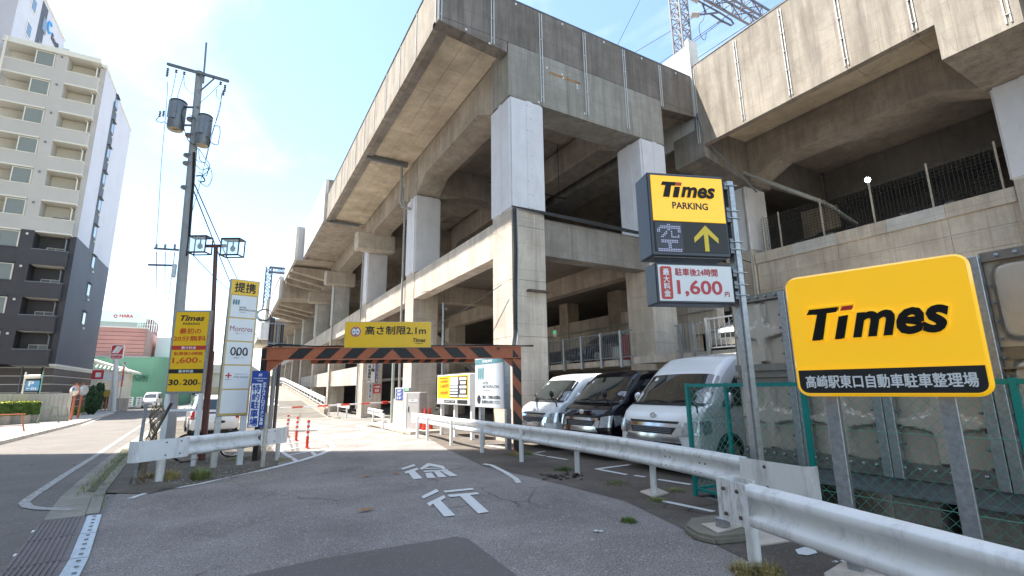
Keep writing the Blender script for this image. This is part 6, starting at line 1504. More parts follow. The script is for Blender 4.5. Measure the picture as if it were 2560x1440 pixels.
def van(lab, loc, rz_, mat, W, H, high, mirror_mat, group='parked one-box vans in a row'):
    t = thing('parked_van', lab, 'van', loc, rz_, group)
    zt = H
    if high: o = [(.12, .22), (.03, .34), (0, .52), (.02, .70), (.05, .84), (.09, .98), (.16, 1.10), (.30, 1.20), (.47, 1.26), (1.02, 1.86), (1.2, 2.0), (1.5, H - .08), (1.95, H - .01), (2.6, H), (4.4, H - .03), (4.62, H - .2), (4.70, 1.3), (4.72, .6), (4.68, .25)]
    else: o = [(.12, .22), (.03, .34), (0, .52), (.02, .70), (.05, .84), (.09, .98), (.16, 1.09), (.30, 1.18), (.46, 1.24), (1.04, 1.82), (1.2, H - .08), (1.5, H - .02), (2.2, H), (4.35, H - .02), (4.58, H - .16), (4.68, 1.2), (4.70, .6), (4.66, .25)]
    v = Veh(o, W, 1.15, .88 if not high else .86, 4.7)
    v.body(mat, t)
    ws = v.patch(v.F, ((-.965, 1.27), (.965, 1.27), (.955, 1.82), (-.955, 1.82)), .012, M_SCREEN, 'windscreen', t, 10)
    v.patch(v.F, ((-.92, 1.225), (.92, 1.225), (.93, 1.27), (-.93, 1.27)), .014, M_BLACK, 'cowl', t)
    for y0, y1 in ((-.1, .62), (-.75, -.15)): MB().tube([v.F(y0, 1.27, .035), v.F((y0 + y1) / 2, 1.31, .03), v.F(y1, 1.29, .03)], .010, 5).obj('wiper', M_BLACK, t, local=True)
    MB().add([v.F(.62, 1.70, .016), v.F(.70, 1.70, .016), v.F(.70, 1.76, .016), v.F(.62, 1.76, .016)], [(0, 1, 2, 3)]).obj('sticker', M_SWHT, ws, local=True)
    MB().tube([(.98 + .16 * math.sin(R(20 * k)) * .3, W * .42 + .18 * math.cos(R(20 * k)), 1.33 + .13 * math.sin(R(20 * k))) for k in range(19)], .012, 5, False).obj('steering_wheel', M_BLACK, t, local=True)
    # grille group
    v.patch(v.F, ((-.60, .90), (.60, .90), (.64, .955), (-.64, .955)), .006, M_GRILL, 'upper_intake', t)
    v.patch(v.F, ((-.66, .845), (.66, .845), (.70, .905), (-.70, .905)), .022, M_CHROME, 'chrome_bar', t)
    v.patch(v.F, ((-.52, .72), (.52, .72), (.60, .84), (-.60, .84)), .008, M_GRILL, 'grille', t)
    for z in (.75, .78, .81): MB().tube([v.F(k * .1, z, .016) for k in range(-5, 6)], .005, 4).obj('grille_bar', M_GALVD, t, local=True)
    v.patch(v.F, ((-.72, .60), (.72, .60), (.62, .72), (-.62, .72)), .02, M_CHROME, 'chrome_bumper', t)
    for s in (-1, 1): v.patch(v.F, ((s * .50, .70), (s * .72, .70), (s * .74, .86), (s * .62, .86)), .018, M_CHROME, 'chrome_wing', t, 3)
    v.patch(v.F, ((-.70, .36), (.70, .36), (.72, .585), (-.72, .585)), .012, M_GRILL, 'lower_intake', t)
    for z in (.42, .5): MB().tube([v.F(k * .11, z, .02) for k in range(-6, 7)], .006, 4).obj('grille_bar', M_GALVD, t, local=True)
    for s in (-1, 1):
        v.patch(v.F, ((s * .74, .70), (s * .995, .72), (s * 1.0, .97), (s * .76, .93)), .02, M_LENS, 'headlight', t, 8)
        v.sidep(s, [(.3, .73), (.52, .78), (.50, .97), (.28, .97)], .014, M_LENS, 'headlight', t)
        v.patch(v.F, ((s * .80, .36), (s * .92, .36), (s * .92, .48), (s * .80, .48)), .014, M_GRILL, 'fog_lamp', t, 2)
        v.sidep(s, [(.86, 1.22), (1.10, 1.50), (1.38, 1.76), (1.78, 1.78), (1.80, 1.20)], .012, M_SCREEN, 'door_window', t)
        v.sidep(s, [(1.92, 1.20), (1.92, 1.78), (3.05, 1.78), (3.05, 1.20)], .012, M_SCREEN, 'side_window', t)
        v.sidep(s, [(3.15, 1.20), (3.15, 1.78), (4.35, 1.76), (4.35, 1.22)], .012, M_SCREEN, 'side_window', t)
        for x in (1.86, 3.1): MB().tube([(x, s * (v.w(z) + .001), z) for z in (.4, .8, 1.15)], .006, 3).obj('door_gap', M_BLACK, t, local=True)
        MB().box(1.55, 1.72, s * (W + .0) - .0 if s > 0 else -W - .025, W + .025 if s > 0 else -W, .98, 1.02).obj('door_handle', mirror_mat, t, local=True)
        mp_ = Vector((.86, s * (W + .17), 1.32))
        MB().ball(mp_, .12, 12, 8, (.45, .75, 1.25)).obj('wing_mirror', mirror_mat, t, smooth=True, local=True)
        MB().tube([(.9, s * (W - .03), 1.22), mp_ - Vector((0, 0, .1))], .022, 6).obj('mirror_arm', M_BLACK, t, local=True)
        v.wheel(1.0, s, .34, t); v.wheel(3.55, s, .34, t)
    emblem(v, t, 1.035 if not high else 1.04)
    a = v.F(-.93, 1.12, 0)
    MB().tube([a, a + Vector((-.05, -.03, .10)), a + Vector((-.12, .05, .20)), a + Vector((-.13, .06, .26))], .016, 6).obj('mirror_stalk', M_BLACK, t, smooth=True, local=True)
    MB().ball(a + Vector((-.13, .06, .33)), .085, 12, 8, (.7, 1, 1)).obj('corner_mirror', M_BLACK, t, smooth=True, local=True)
    v.patch(v.F, ((-.18, .30), (.18, .30), (.18, .42), (-.18, .42)), .03, M_SWHT, 'number_plate', t, 2) if not high else None
    return t
z_ = lambda y: gz(y)
van('white high-roof van with chrome grille behind the green fence', (6.95, 6.97, z_(6.9)), 0, M_CARW, .97, 2.25, True, M_CHROME)
van('black van with chrome grille parked between two white vans', (7.1, 9.38, z_(9.4)), 0, M_CARB, .90, 2.02, False, M_CHROME)
van('white van farthest left in the row, nearest the concrete column', (7.2, 11.62, z_(11.7)), 0, M_CARW, .88, 2.02, False, M_BLACK)
def car(lab, loc, rz_, mat, o, W, belt, rw, L, front_w, rear_w, sides, wheels, cat='car', low=False, extra=None, name='parked_car'):
    t = thing(name, lab, cat, loc, rz_); v = Veh(o, W, belt, rw, L); v.body(mat, t)
    v.patch(v.F, front_w, .01, M_SCREEN, 'windscreen', t, 6); v.patch(v.B, rear_w, .01, M_SCREEN, 'rear_window', t, 6)
    for s in (-1, 1):
        for pl in sides: v.sidep(s, pl, .01, M_SCREEN, 'side_window', t)
        for x in wheels: v.wheel(x, s, .31, t)
        v.patch(v.F, ((s * .66, .58), (s * .97, .6), (s * .97, .76), (s * .68, .72)), .014, M_LENS, 'headlight', t, 3)
        zt = belt + .05
        v.patch(v.B, ((s * .84, zt - .35), (s * 1.0, zt - .35), (s * 1.0, zt + .05), (s * .86, zt + .05)), .014, M_TAIL, 'tail_light', t, 3)
        MB().ball((front_x(v, belt + .1) + .25, s * (W + .09), belt + .1), .09, 8, 6, (.5, .9, .8)).obj('wing_mirror', mat, t, smooth=True, local=True)
    v.patch(v.F, ((-.5, .40), (.5, .40), (.55, .55), (-.55, .55)), .01, M_GRILL, 'grille', t, 2)
    v.patch(v.B, ((-.2, .62), (.2, .62), (.2, .74), (-.2, .74)), .02, M_SWHT, 'number_plate', t, 2)
    return t, v
def front_x(v, z): return interp(v.front, z)
OMPV = [(.10, .22), (.0, .4), (.03, .62), (.12, .80), (.75, 1.0), (1.0, 1.06), (1.7, 1.52), (2.3, 1.60), (3.6, 1.57), (3.95, 1.45), (4.1, 1.0), (4.13, .85), (4.18, .5), (4.1, .25)]
OSED = [(.10, .20), (.0, .38), (.03, .58), (.12, .70), (1.1, .92), (1.25, .96), (1.95, 1.36), (2.5, 1.42), (3.1, 1.38), (3.7, 1.05), (4.35, .98), (4.45, .85), (4.48, .5), (4.4, .24)]
g_ = G(492, 1090)
t, v = car('white compact minivan parked behind the yellow price sign, seen from behind', (g_.x + .15, g_.y + 4.0, gz(g_.y)), R(-84), M_CARW, OMPV, .86, .95, .84, 4.18, ((-.88, 1.08), (.88, 1.08), (.84, 1.45), (-.84, 1.45)), ((-.86, 1.02), (.86, 1.02), (.84, 1.42), (-.84, 1.42)),
           ([(1.45, 1.02), (1.95, 1.4), (2.5, 1.45), (2.5, 1.0)], [(2.58, 1.0), (2.58, 1.45), (3.35, 1.43), (3.5, 1.02)], [(3.55, 1.05), (3.42, 1.4), (3.75, 1.36), (3.9, 1.1)]), (.8, 3.35))
MB().box(4.08, 4.14, -.45, .45, .86, .92).obj('tailgate_handle', M_BLACK, t, local=True); MB().box(2.3, 3.8, -.7, -.66, 1.60, 1.65).box(2.3, 3.8, .66, .70, 1.60, 1.65).obj('roof_rail', M_CARW, t, local=True)
g_ = G(287, 1026)
car('dark navy car parked nose-in by the rental office wall', (g_.x - 1.6, g_.y + .5, gz(60)), R(180 + 8), M_CARN, OSED, .85, .88, .8, 4.48, ((-.88, 1.0), (.88, 1.0), (.84, 1.32), (-.84, 1.32)), ((-.86, 1.08), (.86, 1.08), (.84, 1.34), (-.84, 1.34)), ([(1.65, .98), (2.1, 1.28), (2.6, 1.33), (2.6, .96)], [(2.68, .96), (2.68, 1.33), (3.1, 1.28), (3.5, 1.02)]), (.85, 3.6))
g_ = G(379, 1020)
OVAN = [(.12, .22), (0, .5), (.03, .8), (.35, 1.15), (.9, 1.75), (1.3, 1.9), (3.2, 1.9), (3.35, 1.5), (3.4, .6), (3.36, .25)]
car('small white van at the end of the street before the green wall', (g_.x - .4, g_.y, gz(66)), R(90 - 6), M_CARW, OVAN, .72, 1.05, .86, 3.4, ((-.88, 1.2), (.88, 1.2), (.84, 1.68), (-.84, 1.68)), ((-.8, 1.2), (.8, 1.2), (.8, 1.7), (-.8, 1.7)), ([(1.1, 1.15), (1.4, 1.7), (2.0, 1.72), (2.0, 1.12)], [(2.1, 1.12), (2.1, 1.72), (3.1, 1.7), (3.2, 1.15)]), (.6, 2.8), 'van', name='parked_van')
car('pale sedan on the second car deck behind the galvanised gate', (13.1, 9.4, 2.62), R(12), M_CARS, OSED, .85, .88, .8, 4.48, ((-.88, 1.0), (.88, 1.0), (.84, 1.32), (-.84, 1.32)), ((-.86, 1.08), (.86, 1.08), (.84, 1.34), (-.84, 1.34)), ([(1.65, .98), (2.1, 1.28), (2.6, 1.33), (2.6, .96)],), (.85, 3.6))
car('dark car on the second deck behind the railing between the columns', (13.5, 18.2, 2.62), R(-5), M_CARN, OSED, .85, .88, .8, 4.48, ((-.88, 1.0), (.88, 1.0), (.84, 1.32), (-.84, 1.32)), ((-.86, 1.08), (.86, 1.08), (.84, 1.34), (-.84, 1.34)), ([(1.65, .98), (2.1, 1.28), (2.6, 1.33), (2.6, .96)],), (.85, 3.6))
for X_, Y_, lab in ((21.2, 11.0, 'dark car nose at the left behind the upper deck mesh'), (21.2, 7.0, 'dark car nose at mid height behind the upper deck mesh')):
    car(lab, (X_, Y_, 7.12), R(0), M_CARN, OSED, .85, .88, .8, 4.48, ((-.88, 1.0), (.88, 1.0), (.84, 1.32), (-.84, 1.32)), ((-.86, 1.08), (.86, 1.08), (.84, 1.34), (-.84, 1.34)), (), (.85, 3.6))
# ================================================================== DECK RAILINGS
def railing(lab, X, ya, yb, z0, z1, step=.115, posts=(), name='deck_railing', mat=None):
    t = thing(name, lab, 'railing', (X, ya, z0)); mat = mat or M_GALVD
    MB().box(X - .02, X + .02, ya, yb, z1 - .04, z1).obj('top_rail', mat, t); MB().box(X - .02, X + .02, ya, yb, z0 + .06, z0 + .1).obj('bottom_rail', mat, t)
    y = ya + step; src = None
    while y < yb:
        if src is None: src = MB().box(X - .008, X + .008, y - .008, y + .008, z0 + .1, z1 - .04).obj('baluster', mat, t); y0 = y
        else: piece(src, t, (0, y - y0, 0))
        y += step
    for y in posts: MB().box(X - .045, X + .03, y - .05, y + .05, z0 - .3, z1 + .03).obj('post', M_GALV, t)
    return t
railing('galvanised railing on the second deck between the two near columns', 13.12, 13.75, 23, 2.62, 3.72, posts=(14.4, 15.6, 16.9, 18.2, 19.5, 21, 22.5))
railing('pale galvanised gate railing above the near white van', 12.55, 6.9, 9.9, 2.62, 3.60, .17, posts=(9.9,), mat=M_GALV, name='gate_railing')
railing('short return railing beside the right column, left of the pale gate', 12.6, 10.15, 11.2, 2.6, 3.55, .12, posts=(10.5, 11.0), mat=M_GALV)
t = thing('fire_cabinet', 'tall red cabinet standing behind the deck railing by the column', 'cabinet', (13.9, 15.3, 2.62)); _a = PX(1574, 860, 13.9).y; _b = PX(1552, 860, 13.9).y; MB().box(13.9, 14.2, _a, _b, 2.62, 3.66).obj('cabinet_body', pm('dull_red_paint', (.26, .018, .015), rough=.5, var=.1), t, bevel=.01); MB().box(13.885, 13.9, _a + .03, _b - .03, 2.75, 3.6).obj('door', MATS['dull_red_paint'], t)
t = thing('exit_sign', 'tiny green and white exit sign hanging in the dark deck opening', 'sign', (13.9, 19.5, 4.4)); e_ = PX(1386, 833, 14.2); MB().box(14.2, 14.25, e_.y - .12, e_.y + .12, e_.z - .18, e_.z + .15).obj('panel', M_SWHT, t); MB().box(14.19, 14.2, e_.y - .09, e_.y + .09, e_.z - .02, e_.z + .12).obj('green_field', pm('exit_green', (.02, .35, .12), var=0, emit=.3), t); MB().cyl((14.22, e_.y, e_.z + .15), (14.22, e_.y, e_.z + .45), .015, 5).obj('rod', M_BLACK, t)
# interior inner walls seen between the columns
part('inner_beam', M_CLIT, via, (18.5, 19.0, 14, 33, 3.9, 5.6)); 
for y in (15.5, 20.2, 25): part('inner_column', M_CONC, via, (18.4, 19.3, y, y + .9, -.5, 6.9))
q = MB(); q.tube([(18.4, 14, 4.9), (18.4, 30, 4.9)], .05, 6); q.obj('conduit', M_PIPE, via)
# ================================================================== WATER TANK
M_INOX = pm('stainless_panel', (.54, .49, .43), rough=.38, metal=.45, var=.1, scale=2.5, obj=False, dirt=.12)
M_INOXD = pm('dull_stainless_flange', (.26, .25, .23), rough=.42, metal=.8, var=.15, scale=6, obj=False)
wt = thing('water_tank', 'big bolted water tank of embossed stainless steel panels behind the fence', 'water tank', (7.0, 2, .5))
XT = 7.0
def emboss(name, style):
    n = 44; vs = []; 
    for j in range(n + 1):
        for i in range(n + 1):
            u = -1 + 2 * i / n; v_ = -1 + 2 * j / n; au, av = abs(u), abs(v_)
            if style == 'star':
                av_ = 1 - max(0, min(1, (au - (.10 + .13 * max(0, 1 - av * 1.6) ** 2)) / .06)); ah_ = 1 - max(0, min(1, (av - (.03 + .17 * (1 - au) ** .9 + .10 * max(0, 1 - au * 2.2) ** 2)) / .06))
                h = max(av_, ah_); h *= min(1, (1 - max(au, av)) / .08) if max(au, av) > .92 else 1; h = h * h * (3 - 2 * h) * .075
            else:
                r = (au ** 8 + av ** 8) ** (1 / 8); h = (1 - max(0, min(1, (r - .80) / .1))); h = h * h * (3 - 2 * h) * .06
            vs.append((-h, u * .47, v_ * .47))
    m_ = n + 1
    o = MB().add(vs, [(j * m_ + i, (j + 1) * m_ + i, (j + 1) * m_ + i + 1, j * m_ + i + 1) for j in range(n) for i in range(n)]).obj(name, M_INOX, wt, smooth=True, local=True)
    return o
src = emboss('tank_panel', 'star'); src.location = (0, 2.57, 1.88); sq = emboss('tank_panel', 'square'); sq.location = (0, -.57, 1.88)
W0 = Vector((7.0, 2, .5))
cols_ = [4.52, 3.53, 2.52]
for k, y in enumerate(cols_):
    for j, z in enumerate((2.37, 1.14)):
        if k == 0 and j == 0: src.location = Vector((XT, y, z)) - W0; continue
        c = src.copy(); COL.objects.link(c); c.parent = wt; c.location = Vector((XT, y, z)) - W0
for k, y in enumerate((1.43, .42, -.6)):
    for j, z in enumerate((2.42, 1.40)):
        if k == 0 and j == 0: sq.location = Vector((XT, y, z)) - W0; continue
        c = sq.copy(); COL.objects.link(c); c.parent = wt; c.location = Vector((XT, y, z)) - W0
MB().box(XT + .01, XT + 3, -2, 5.02, .55, 2.9).obj('tank_core', M_INOXD, wt)
for z0, z1, x in ((2.86, 2.96, -.07), (1.80, 1.90, -.05), (1.70, 1.74, -.09), (1.60, 1.69, -.04), (.56, .68, -.05), (.50, .56, -.08)):
    MB().box(XT + x, XT + .02, 2.02, 5.02, z0, z1).box(XT + x, XT + .02, -2, 1.9, z0 if z0 > 2.5 or z0 < .7 else z0 + .02, z1 if z1 > 2.5 or z1 < .7 else z1 + .0).obj('flange', M_INOXD, wt)
for y in (4.04, 3.02, 2.0, .93, -.1):
    for s in (-.055, .055): MB().box(XT - .13, XT - .03, y + s - .05, y + s + .05, .5, 2.93).obj('stiffener', M_GALV, wt, bevel=.006)
    for k in range(11):
        for s in (-.14, .14):
            if k == 0 and s < 0 and y > 4: 
                bsrc = MB().tube([(XT - .04, y + s, .7), (XT - .10, y + s, .7)], .016, 6).obj('bolt', M_GALVD, wt); yy0 = y + s; continue
            piece(bsrc, wt, (0, y + s - yy0, .19 * k))
hs2 = None
for k in range(44):
    for z in (.62, 2.91):
        p = (XT - .06 if z < 1 else XT - .08, 4.95 - k * .145, z)
        if hs2 is None: hs2 = MB().ball(p, .022, 6, 4).obj('bolt', M_GALV, wt); hp = Vector(p)
        else: piece(hs2, wt, Vector(p) - hp)
MB().box(XT - .05, XT + 3, -2, 5.05, .33, .49).box(XT - .1, XT + 3.0, -2, 5.05, .30, .335).obj('base_beam', M_GALVD, wt)
for y in (4.6, 2.9, 2.25, .6, -.9):
    MB().box(XT + .0, XT + 2.8, y - .22, y + .22, -1.1, .29).obj('plinth', M_CBEAM, wt)
# ================================================================== GREEN MESH FENCE
M_TEALP = pm('teal_fence_paint', (.0, .26, .24), rough=.4, var=.08, dirt=.15); M_TEALW = pm('green_coated_wire', (.09, .36, .29), rough=.45, var=.1)
gf = thing('mesh_fence', 'teal green chain-link fence before the water tank and vans', 'fence', (6.09, 5.27, 0))
def chain(par, a, b, z0, z1, pitch=.058):
    a = Vector(a); b = Vector(b); d = (b - a); L = d.length; d.normalize(); mb = MB(); h = z1 - z0; n = int(L / pitch); rows = int(h / pitch); r = .0034
    nn = Vector((d.y, -d.x, 0))
    for k in range(n + 1):
        pts = []
        for j in range(rows + 1):
            off = pitch / 2 * (1 if ((j + k) % 2) else -1)
            s = min(max(k * pitch + off * 1.04, 0), L); pts.append(a + d * s + Vector((0, 0, z0 + h * j / rows)) + nn * (.003 * (1 if j % 2 else -1)))
        mb.tube(pts, r, 3, False)
    mb.obj('chain_link_wire', M_TEALW, par, kind='stuff')
    for z in (z0 + h * .22, z0 + h * .68): MB().tube([a + Vector((0, 0, z)), b + Vector((0, 0, z))], .003, 4).obj('line_wire', M_TEALW, par)
FZ = 1.60
ys_ = [5.27, 3.50, 1.62, -.25, -2.1]
for y in ys_: 
    MB().box(6.065, 6.115, y - .025, y + .025, -.05, FZ + .03).obj('post', M_TEALP, gf)
MB().box(6.07, 6.11, -2.1, 5.27, FZ - .03, FZ + .02).obj('top_rail', M_TEALP, gf); MB().box(6.07, 6.11, 3.5, 5.27, .08, .12).obj('bottom_rail', M_TEALP, gf)
for a_, b_ in zip(ys_, ys_[1:]): chain(gf, (6.09, a_ - .03, 0), (6.09, b_ + .03, 0), .05, FZ - .03)
for x in (7.0, 8.4): MB().box(x - .025, x + .025, 5.245, 5.295, -.05, FZ + .03).obj('post', M_TEALP, gf)
MB().box(6.1, 8.4, 5.25, 5.29, FZ - .03, FZ + .02).obj('top_rail', M_TEALP, gf); MB().box(6.1, 8.4, 5.25, 5.29, .08, .12).obj('bottom_rail', M_TEALP, gf)
chain(gf, (6.12, 5.27, 0), (6.97, 5.27, 0), .1, FZ - .03)
# ================================================================== BIG YELLOW SIGN
A = Vector((4.71, 2.48, 0)); dd = Vector((math.sin(R(15)), -math.cos(R(15)), 0)); F0 = frame(A, dd)
bs = thing('parking_sign', 'big rounded yellow sign with black bold letters on two galvanised posts', 'sign', tuple(A), 0)
M_YELB = pm('yellow_acrylic', (.93, .50, .008), rough=.22, var=.012, scale=1.5, coat=.4, emit=.10)  # slight emission added to brighten the yellow in daylight
u0, u1, v0, v1 = -.235, 1.09, 1.485, 2.605
W_, H_ = u1 - u0, v1 - v0; F = F0 @ Matrix.Translation((u0, v0, .03))
def rsl(M, W, H, r, w0, w1, ins0=0., ins1=0.):
    p0 = rrect(ins0, W - ins0, ins0, H - ins0, r); p1 = rrect(ins1, W - ins1, ins1, H - ins1, max(.01, r - ins1 + ins0)); n = len(p0)
    return MB(M).add([(u, v, w0) for u, v in p0] + [(u, v, w1) for u, v in p1], [(i, (i + 1) % n, n + (i + 1) % n, n + i) for i in range(n)] + [tuple(range(n, 2 * n))])
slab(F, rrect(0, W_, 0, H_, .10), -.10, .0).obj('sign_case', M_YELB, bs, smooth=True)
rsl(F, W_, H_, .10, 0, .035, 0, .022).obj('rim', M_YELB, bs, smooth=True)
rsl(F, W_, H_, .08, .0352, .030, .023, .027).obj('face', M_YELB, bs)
bk = [(p[0], min(p[1], .235)) for p in rrect(.05, W_ - .05, .04, H_ - .05, .07)]
bk = [(.032, .235), (.032, .10)] + [(.102 + .07 * math.cos(R(180 + 15 * i)), .10 + .07 * math.sin(R(180 + 15 * i))) for i in range(1, 6)] + [(.102, .03), (W_ - .102, .03)] + [(W_ - .102 + .07 * math.cos(R(270 + 15 * i)), .10 + .07 * math.sin(R(270 + 15 * i))) for i in range(1, 6)] + [(W_ - .032, .10), (W_ - .032, .235)]
slab(F, bk, .028, .040).obj('black_field', M_TXT, bs)
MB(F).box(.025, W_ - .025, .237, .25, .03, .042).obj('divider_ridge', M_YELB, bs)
lettering('高崎駅東口自動車駐車整理場', M_SWHT, bs, F, .085, W_ - .085, .075, .185, w=.043, bold=.01)
# raised lettering with a yellow outline, letters leaning, dot of the i red
M_TBLK = pm('glossy_black_letter', (.012, .012, .012), rough=.4, var=0, spec=.2)
def times(M, par, u0, u1, v0, v1, w, outline=True, mat=None, dot=True):
    """heavy italic wordmark: T i m e s as separate letters, dot of the i in red"""
    Wd = u1 - u0; Hd = v1 - v0; mat = mat or M_TBLK
    sh = .28 * Hd
    X = lambda x, y: (u0 + x * Wd + (y - .5) * sh * .95, v0 + y * Hd)
    polyT = [X(.01, 1), X(.255, 1), X(.25, .78), X(.18, .78), X(.185, 0), X(.075, 0), X(.08, .78), X(.0, .78)]
    def sl(p, m_, w0, w1): 
        n = len(p); c = slab(M, p[::-1] if False else p, w0, w1).obj('lettering', m_, par); return c
    parts_ = [polyT, [X(.25, .70), X(.345, .70), X(.345, 0), X(.25, 0)]]
    dotp = [X(.262, 1), X(.36, 1), X(.36, .80), X(.262, .80)]
    if outline:
        for p in parts_ + [dotp]:
            cx = sum(q[0] for q in p) / len(p); cy = sum(q[1] for q in p) / len(p)
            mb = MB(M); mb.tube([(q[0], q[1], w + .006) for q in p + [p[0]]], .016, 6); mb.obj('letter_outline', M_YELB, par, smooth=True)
    for p in parts_: sl(p, mat, w, w + .012)
    sl(dotp, M_SRED, w, w + .012)
    vs, fs = text_mesh('mes', .036, .28, 1.0)
    x0 = min(v.x for v in vs); x1 = max(v.x for v in vs); y0 = min(v.y for v in vs); y1 = max(v.y for v in vs)
    a, b = u0 + .36 * Wd, u1; kx = (b - a) / (x1 - x0); ky = .74 * Hd / (y1 - y0)
    if outline:
        v2, f2 = text_mesh('mes', .05, .28, 1.0, .03, .03)
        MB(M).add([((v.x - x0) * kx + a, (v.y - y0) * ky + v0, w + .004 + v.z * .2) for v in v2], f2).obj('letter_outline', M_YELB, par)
    MB(M).add([((v.x - x0) * kx + a, (v.y - y0) * ky + v0, w + (.024 if outline else .012)) for v in vs], fs).obj('lettering', mat, par)
times(F, bs, .13, W_ - .17, .50, .80, .036)
for uu in (.0, .80): MB(F0).box(uu - .06, uu + .05, -.05, 2.3 if False else v0 + .25, -.16, -.06).obj('post', M_GALV, bs, bevel=.006)
# base pads
bp_ = thing('concrete_footing', 'thick broken concrete footing with a cut-off steel stub', 'footing', (4.75, 3.85, 0))
c = [G(1712, 1332), G(1724, 1312), G(1790, 1303), G(1868, 1308), G(1882, 1340), G(1870, 1356), G(1790, 1364), G(1740, 1352)]
MB().prism([(p.x, p.y, -.02) for p in c][::1], (0, 0, .10)).obj('slab', concrete('mossy_concrete', (.26, .24, .19), stain=.6, streak=0), bp_, bevel=.03, segs=2)
pl = [G(x, y, .082) for x, y in ((1752, 1312), (1815, 1306), (1865, 1316), (1795, 1334))]
MB().prism([(p.x, p.y, .083) for p in pl], (0, 0, .012)).obj('base_plate', M_CLIT, bp_)
b_ = G(1808, 1318, .09); MB().cbox((b_.x, b_.y, .14), (.11, .11, .10)).obj('steel_stub', M_GALV, bp_, bevel=.006)
for i, (pts_, lab) in enumerate(((((1862, 1330), (1960, 1325), (2010, 1352), (1900, 1368)), 'flat grey concrete slab behind the near rail post'), (((2060, 1440), (2128, 1398), (2190, 1412), (2260, 1470), (2080, 1480)), 'pale concrete pad around the big sign post'), (((1600, 1232), (1640, 1222), (1672, 1236), (1634, 1246)), 'small square concrete pad under a guardrail post'))):
    q = [G(*p) for p in pts_]; t = thing('concrete_pad', lab, 'footing', tuple(q[0])); MB().prism([(p.x, p.y, p.z - .02) for p in q], (0, 0, .05)).obj('slab', M_CLIT, t, bevel=.01)
# ================================================================== TALL POST WITH TWO LIGHT BOXES
A = Vector((5.56, 3.84, 0)); th = R(70); dd = Vector((math.sin(th), -math.cos(th), 0)); F0 = frame(A, dd)
tp = thing('sign_post', 'tall galvanised square post carrying the two hanging light box signs', 'post', tuple(A))
MB(F0).box(.0, .10, -.05, 4.30, -.14, -.02).box(.01, .09, .0, 4.24, -.02, .0).obj('post', M_GALV, tp, bevel=.008)
MB(F0).box(-.03, .13, -.05, .02, -.17, .03).obj('base_plate', M_GALVD, tp)
for z in (4.22, 3.86, 3.76, 3.43, 3.33, 3.02, 2.86, 2.72):
    q = MB(F0); q.tube([(-.06, z, .012), (.12, z, .012), (.125, z, -.15), (-.06, z, -.15)], .007, 6); q.obj('u_bolt', M_GALV, tp)
    MB(F0).box(-.055, -.0, z - .05, z + .05, -.10, -.01).obj('bracket', M_GALVD, tp)
M_CASE = pm('dark_slate_case', (.045, .05, .065), rough=.35, var=.06)
up_ = thing('light_box_sign', 'square yellow light box sign with arrow and dot-matrix display, upper of two', 'sign', tuple(A))
u0, u1, v0, v1 = -1.16, -.065, 3.215, 4.34; W_, H_ = u1 - u0, v1 - v0; F = F0 @ Matrix.Translation((u0, v0, 0))
MB(F).box(0, W_, 0, H_, -.36, 0).obj('sign_case', M_CASE, up_, bevel=.012)
MB(F).box(.045, W_ - .03, .41 * H_, H_ - .04, 0, .012).obj('yellow_face', pm('yellow_face_upper', (.93, .50, .012), rough=.25, var=.02, coat=.3, emit=.12), up_, bevel=.004)  # weak glow put into the yellow face to raise its brightness
MB(F).box(.045, W_ - .03, .05, .405 * H_, 0, .006).obj('black_face', M_TXT, up_)
times(F, up_, .17, W_ - .15, .70 * H_, .885 * H_, .013, outline=False)
lettering('PARKING', M_TXT, up_, F, .32, W_ - .27, .56 * H_, .645 * H_, w=.014, bold=.03)
MB(F).box(.06, .43, .06, .39 * H_, .006, .012).obj('display_panel', pm('display_panel', (.035, .035, .045), rough=.3, var=.1), up_)
dots = ["......##......", "..############", ".#############", "##....##....##", "##...#..#...##", "....##..#.....", "...##...#...#.", "..##....#####.", "..............", "..##########..", "..##########..", "......##......", "......##......", "......##......", "##############", "##############"]
mb = MB(F)
for r_, row in enumerate(dots):
    for c_, ch in enumerate(row):
        if ch == '#': mb.box(.085 + c_ * .0235, .085 + c_ * .0235 + .013, .385 * H_ - .03 - r_ * .0235, .385 * H_ - .017 - r_ * .0235, .012, .016)
mb.obj('display_dots', pm('display_dot', (.42, .44, .62), emit=.10, var=0), up_)
ax = .76; aw = .026
M_YARR = pm('yellow_arrow', (.80, .56, .01), rough=.3, var=.02)
slab(F, [(ax - .03, .07), (ax + .03, .07), (ax + .03, .30), (ax + .17, .18), (ax + .17, .25), (ax, .42), (ax - .17, .25), (ax - .17, .18), (ax - .03, .30)], .006, .010).obj('arrow', M_YARR, up_)
MB(F).box(.05, W_ - .05, -.012, 0, -.32, -.04).obj('bottom_tray', M_GALVD, up_)
lo = thing('light_box_sign', 'white fee light box with red numerals, lower of two on the tall post', 'sign', tuple(A))
u0, u1, v0, v1 = -1.135, -.07, 2.60, 3.12; W_, H_ = u1 - u0, v1 - v0; F = F0 @ Matrix.Translation((u0, v0, 0))
MB(F).box(0, W_, 0, H_, -.30, 0).obj('sign_case', M_CASE, lo, bevel=.012)
MB(F).box(.03, W_ - .025, .03, H_ - .03, 0, .010).obj('face', M_SWHT, lo)
slab(F, rrect(.055, .21, .05, H_ - .05, .03), .010, .013).obj('red_field', M_SRED, lo)
vtext('最大料金', M_SWHT, lo, F, .075, .19, .08, H_ - .08, w=.016, bold=.012)
M_CRIM = pm('crimson_lettering', (.50, .02, .035), rough=.35, var=.02)
lettering('駐車後24時間', M_CRIM, lo, F, .26, .84, .355, .45, w=.013, bold=.012)
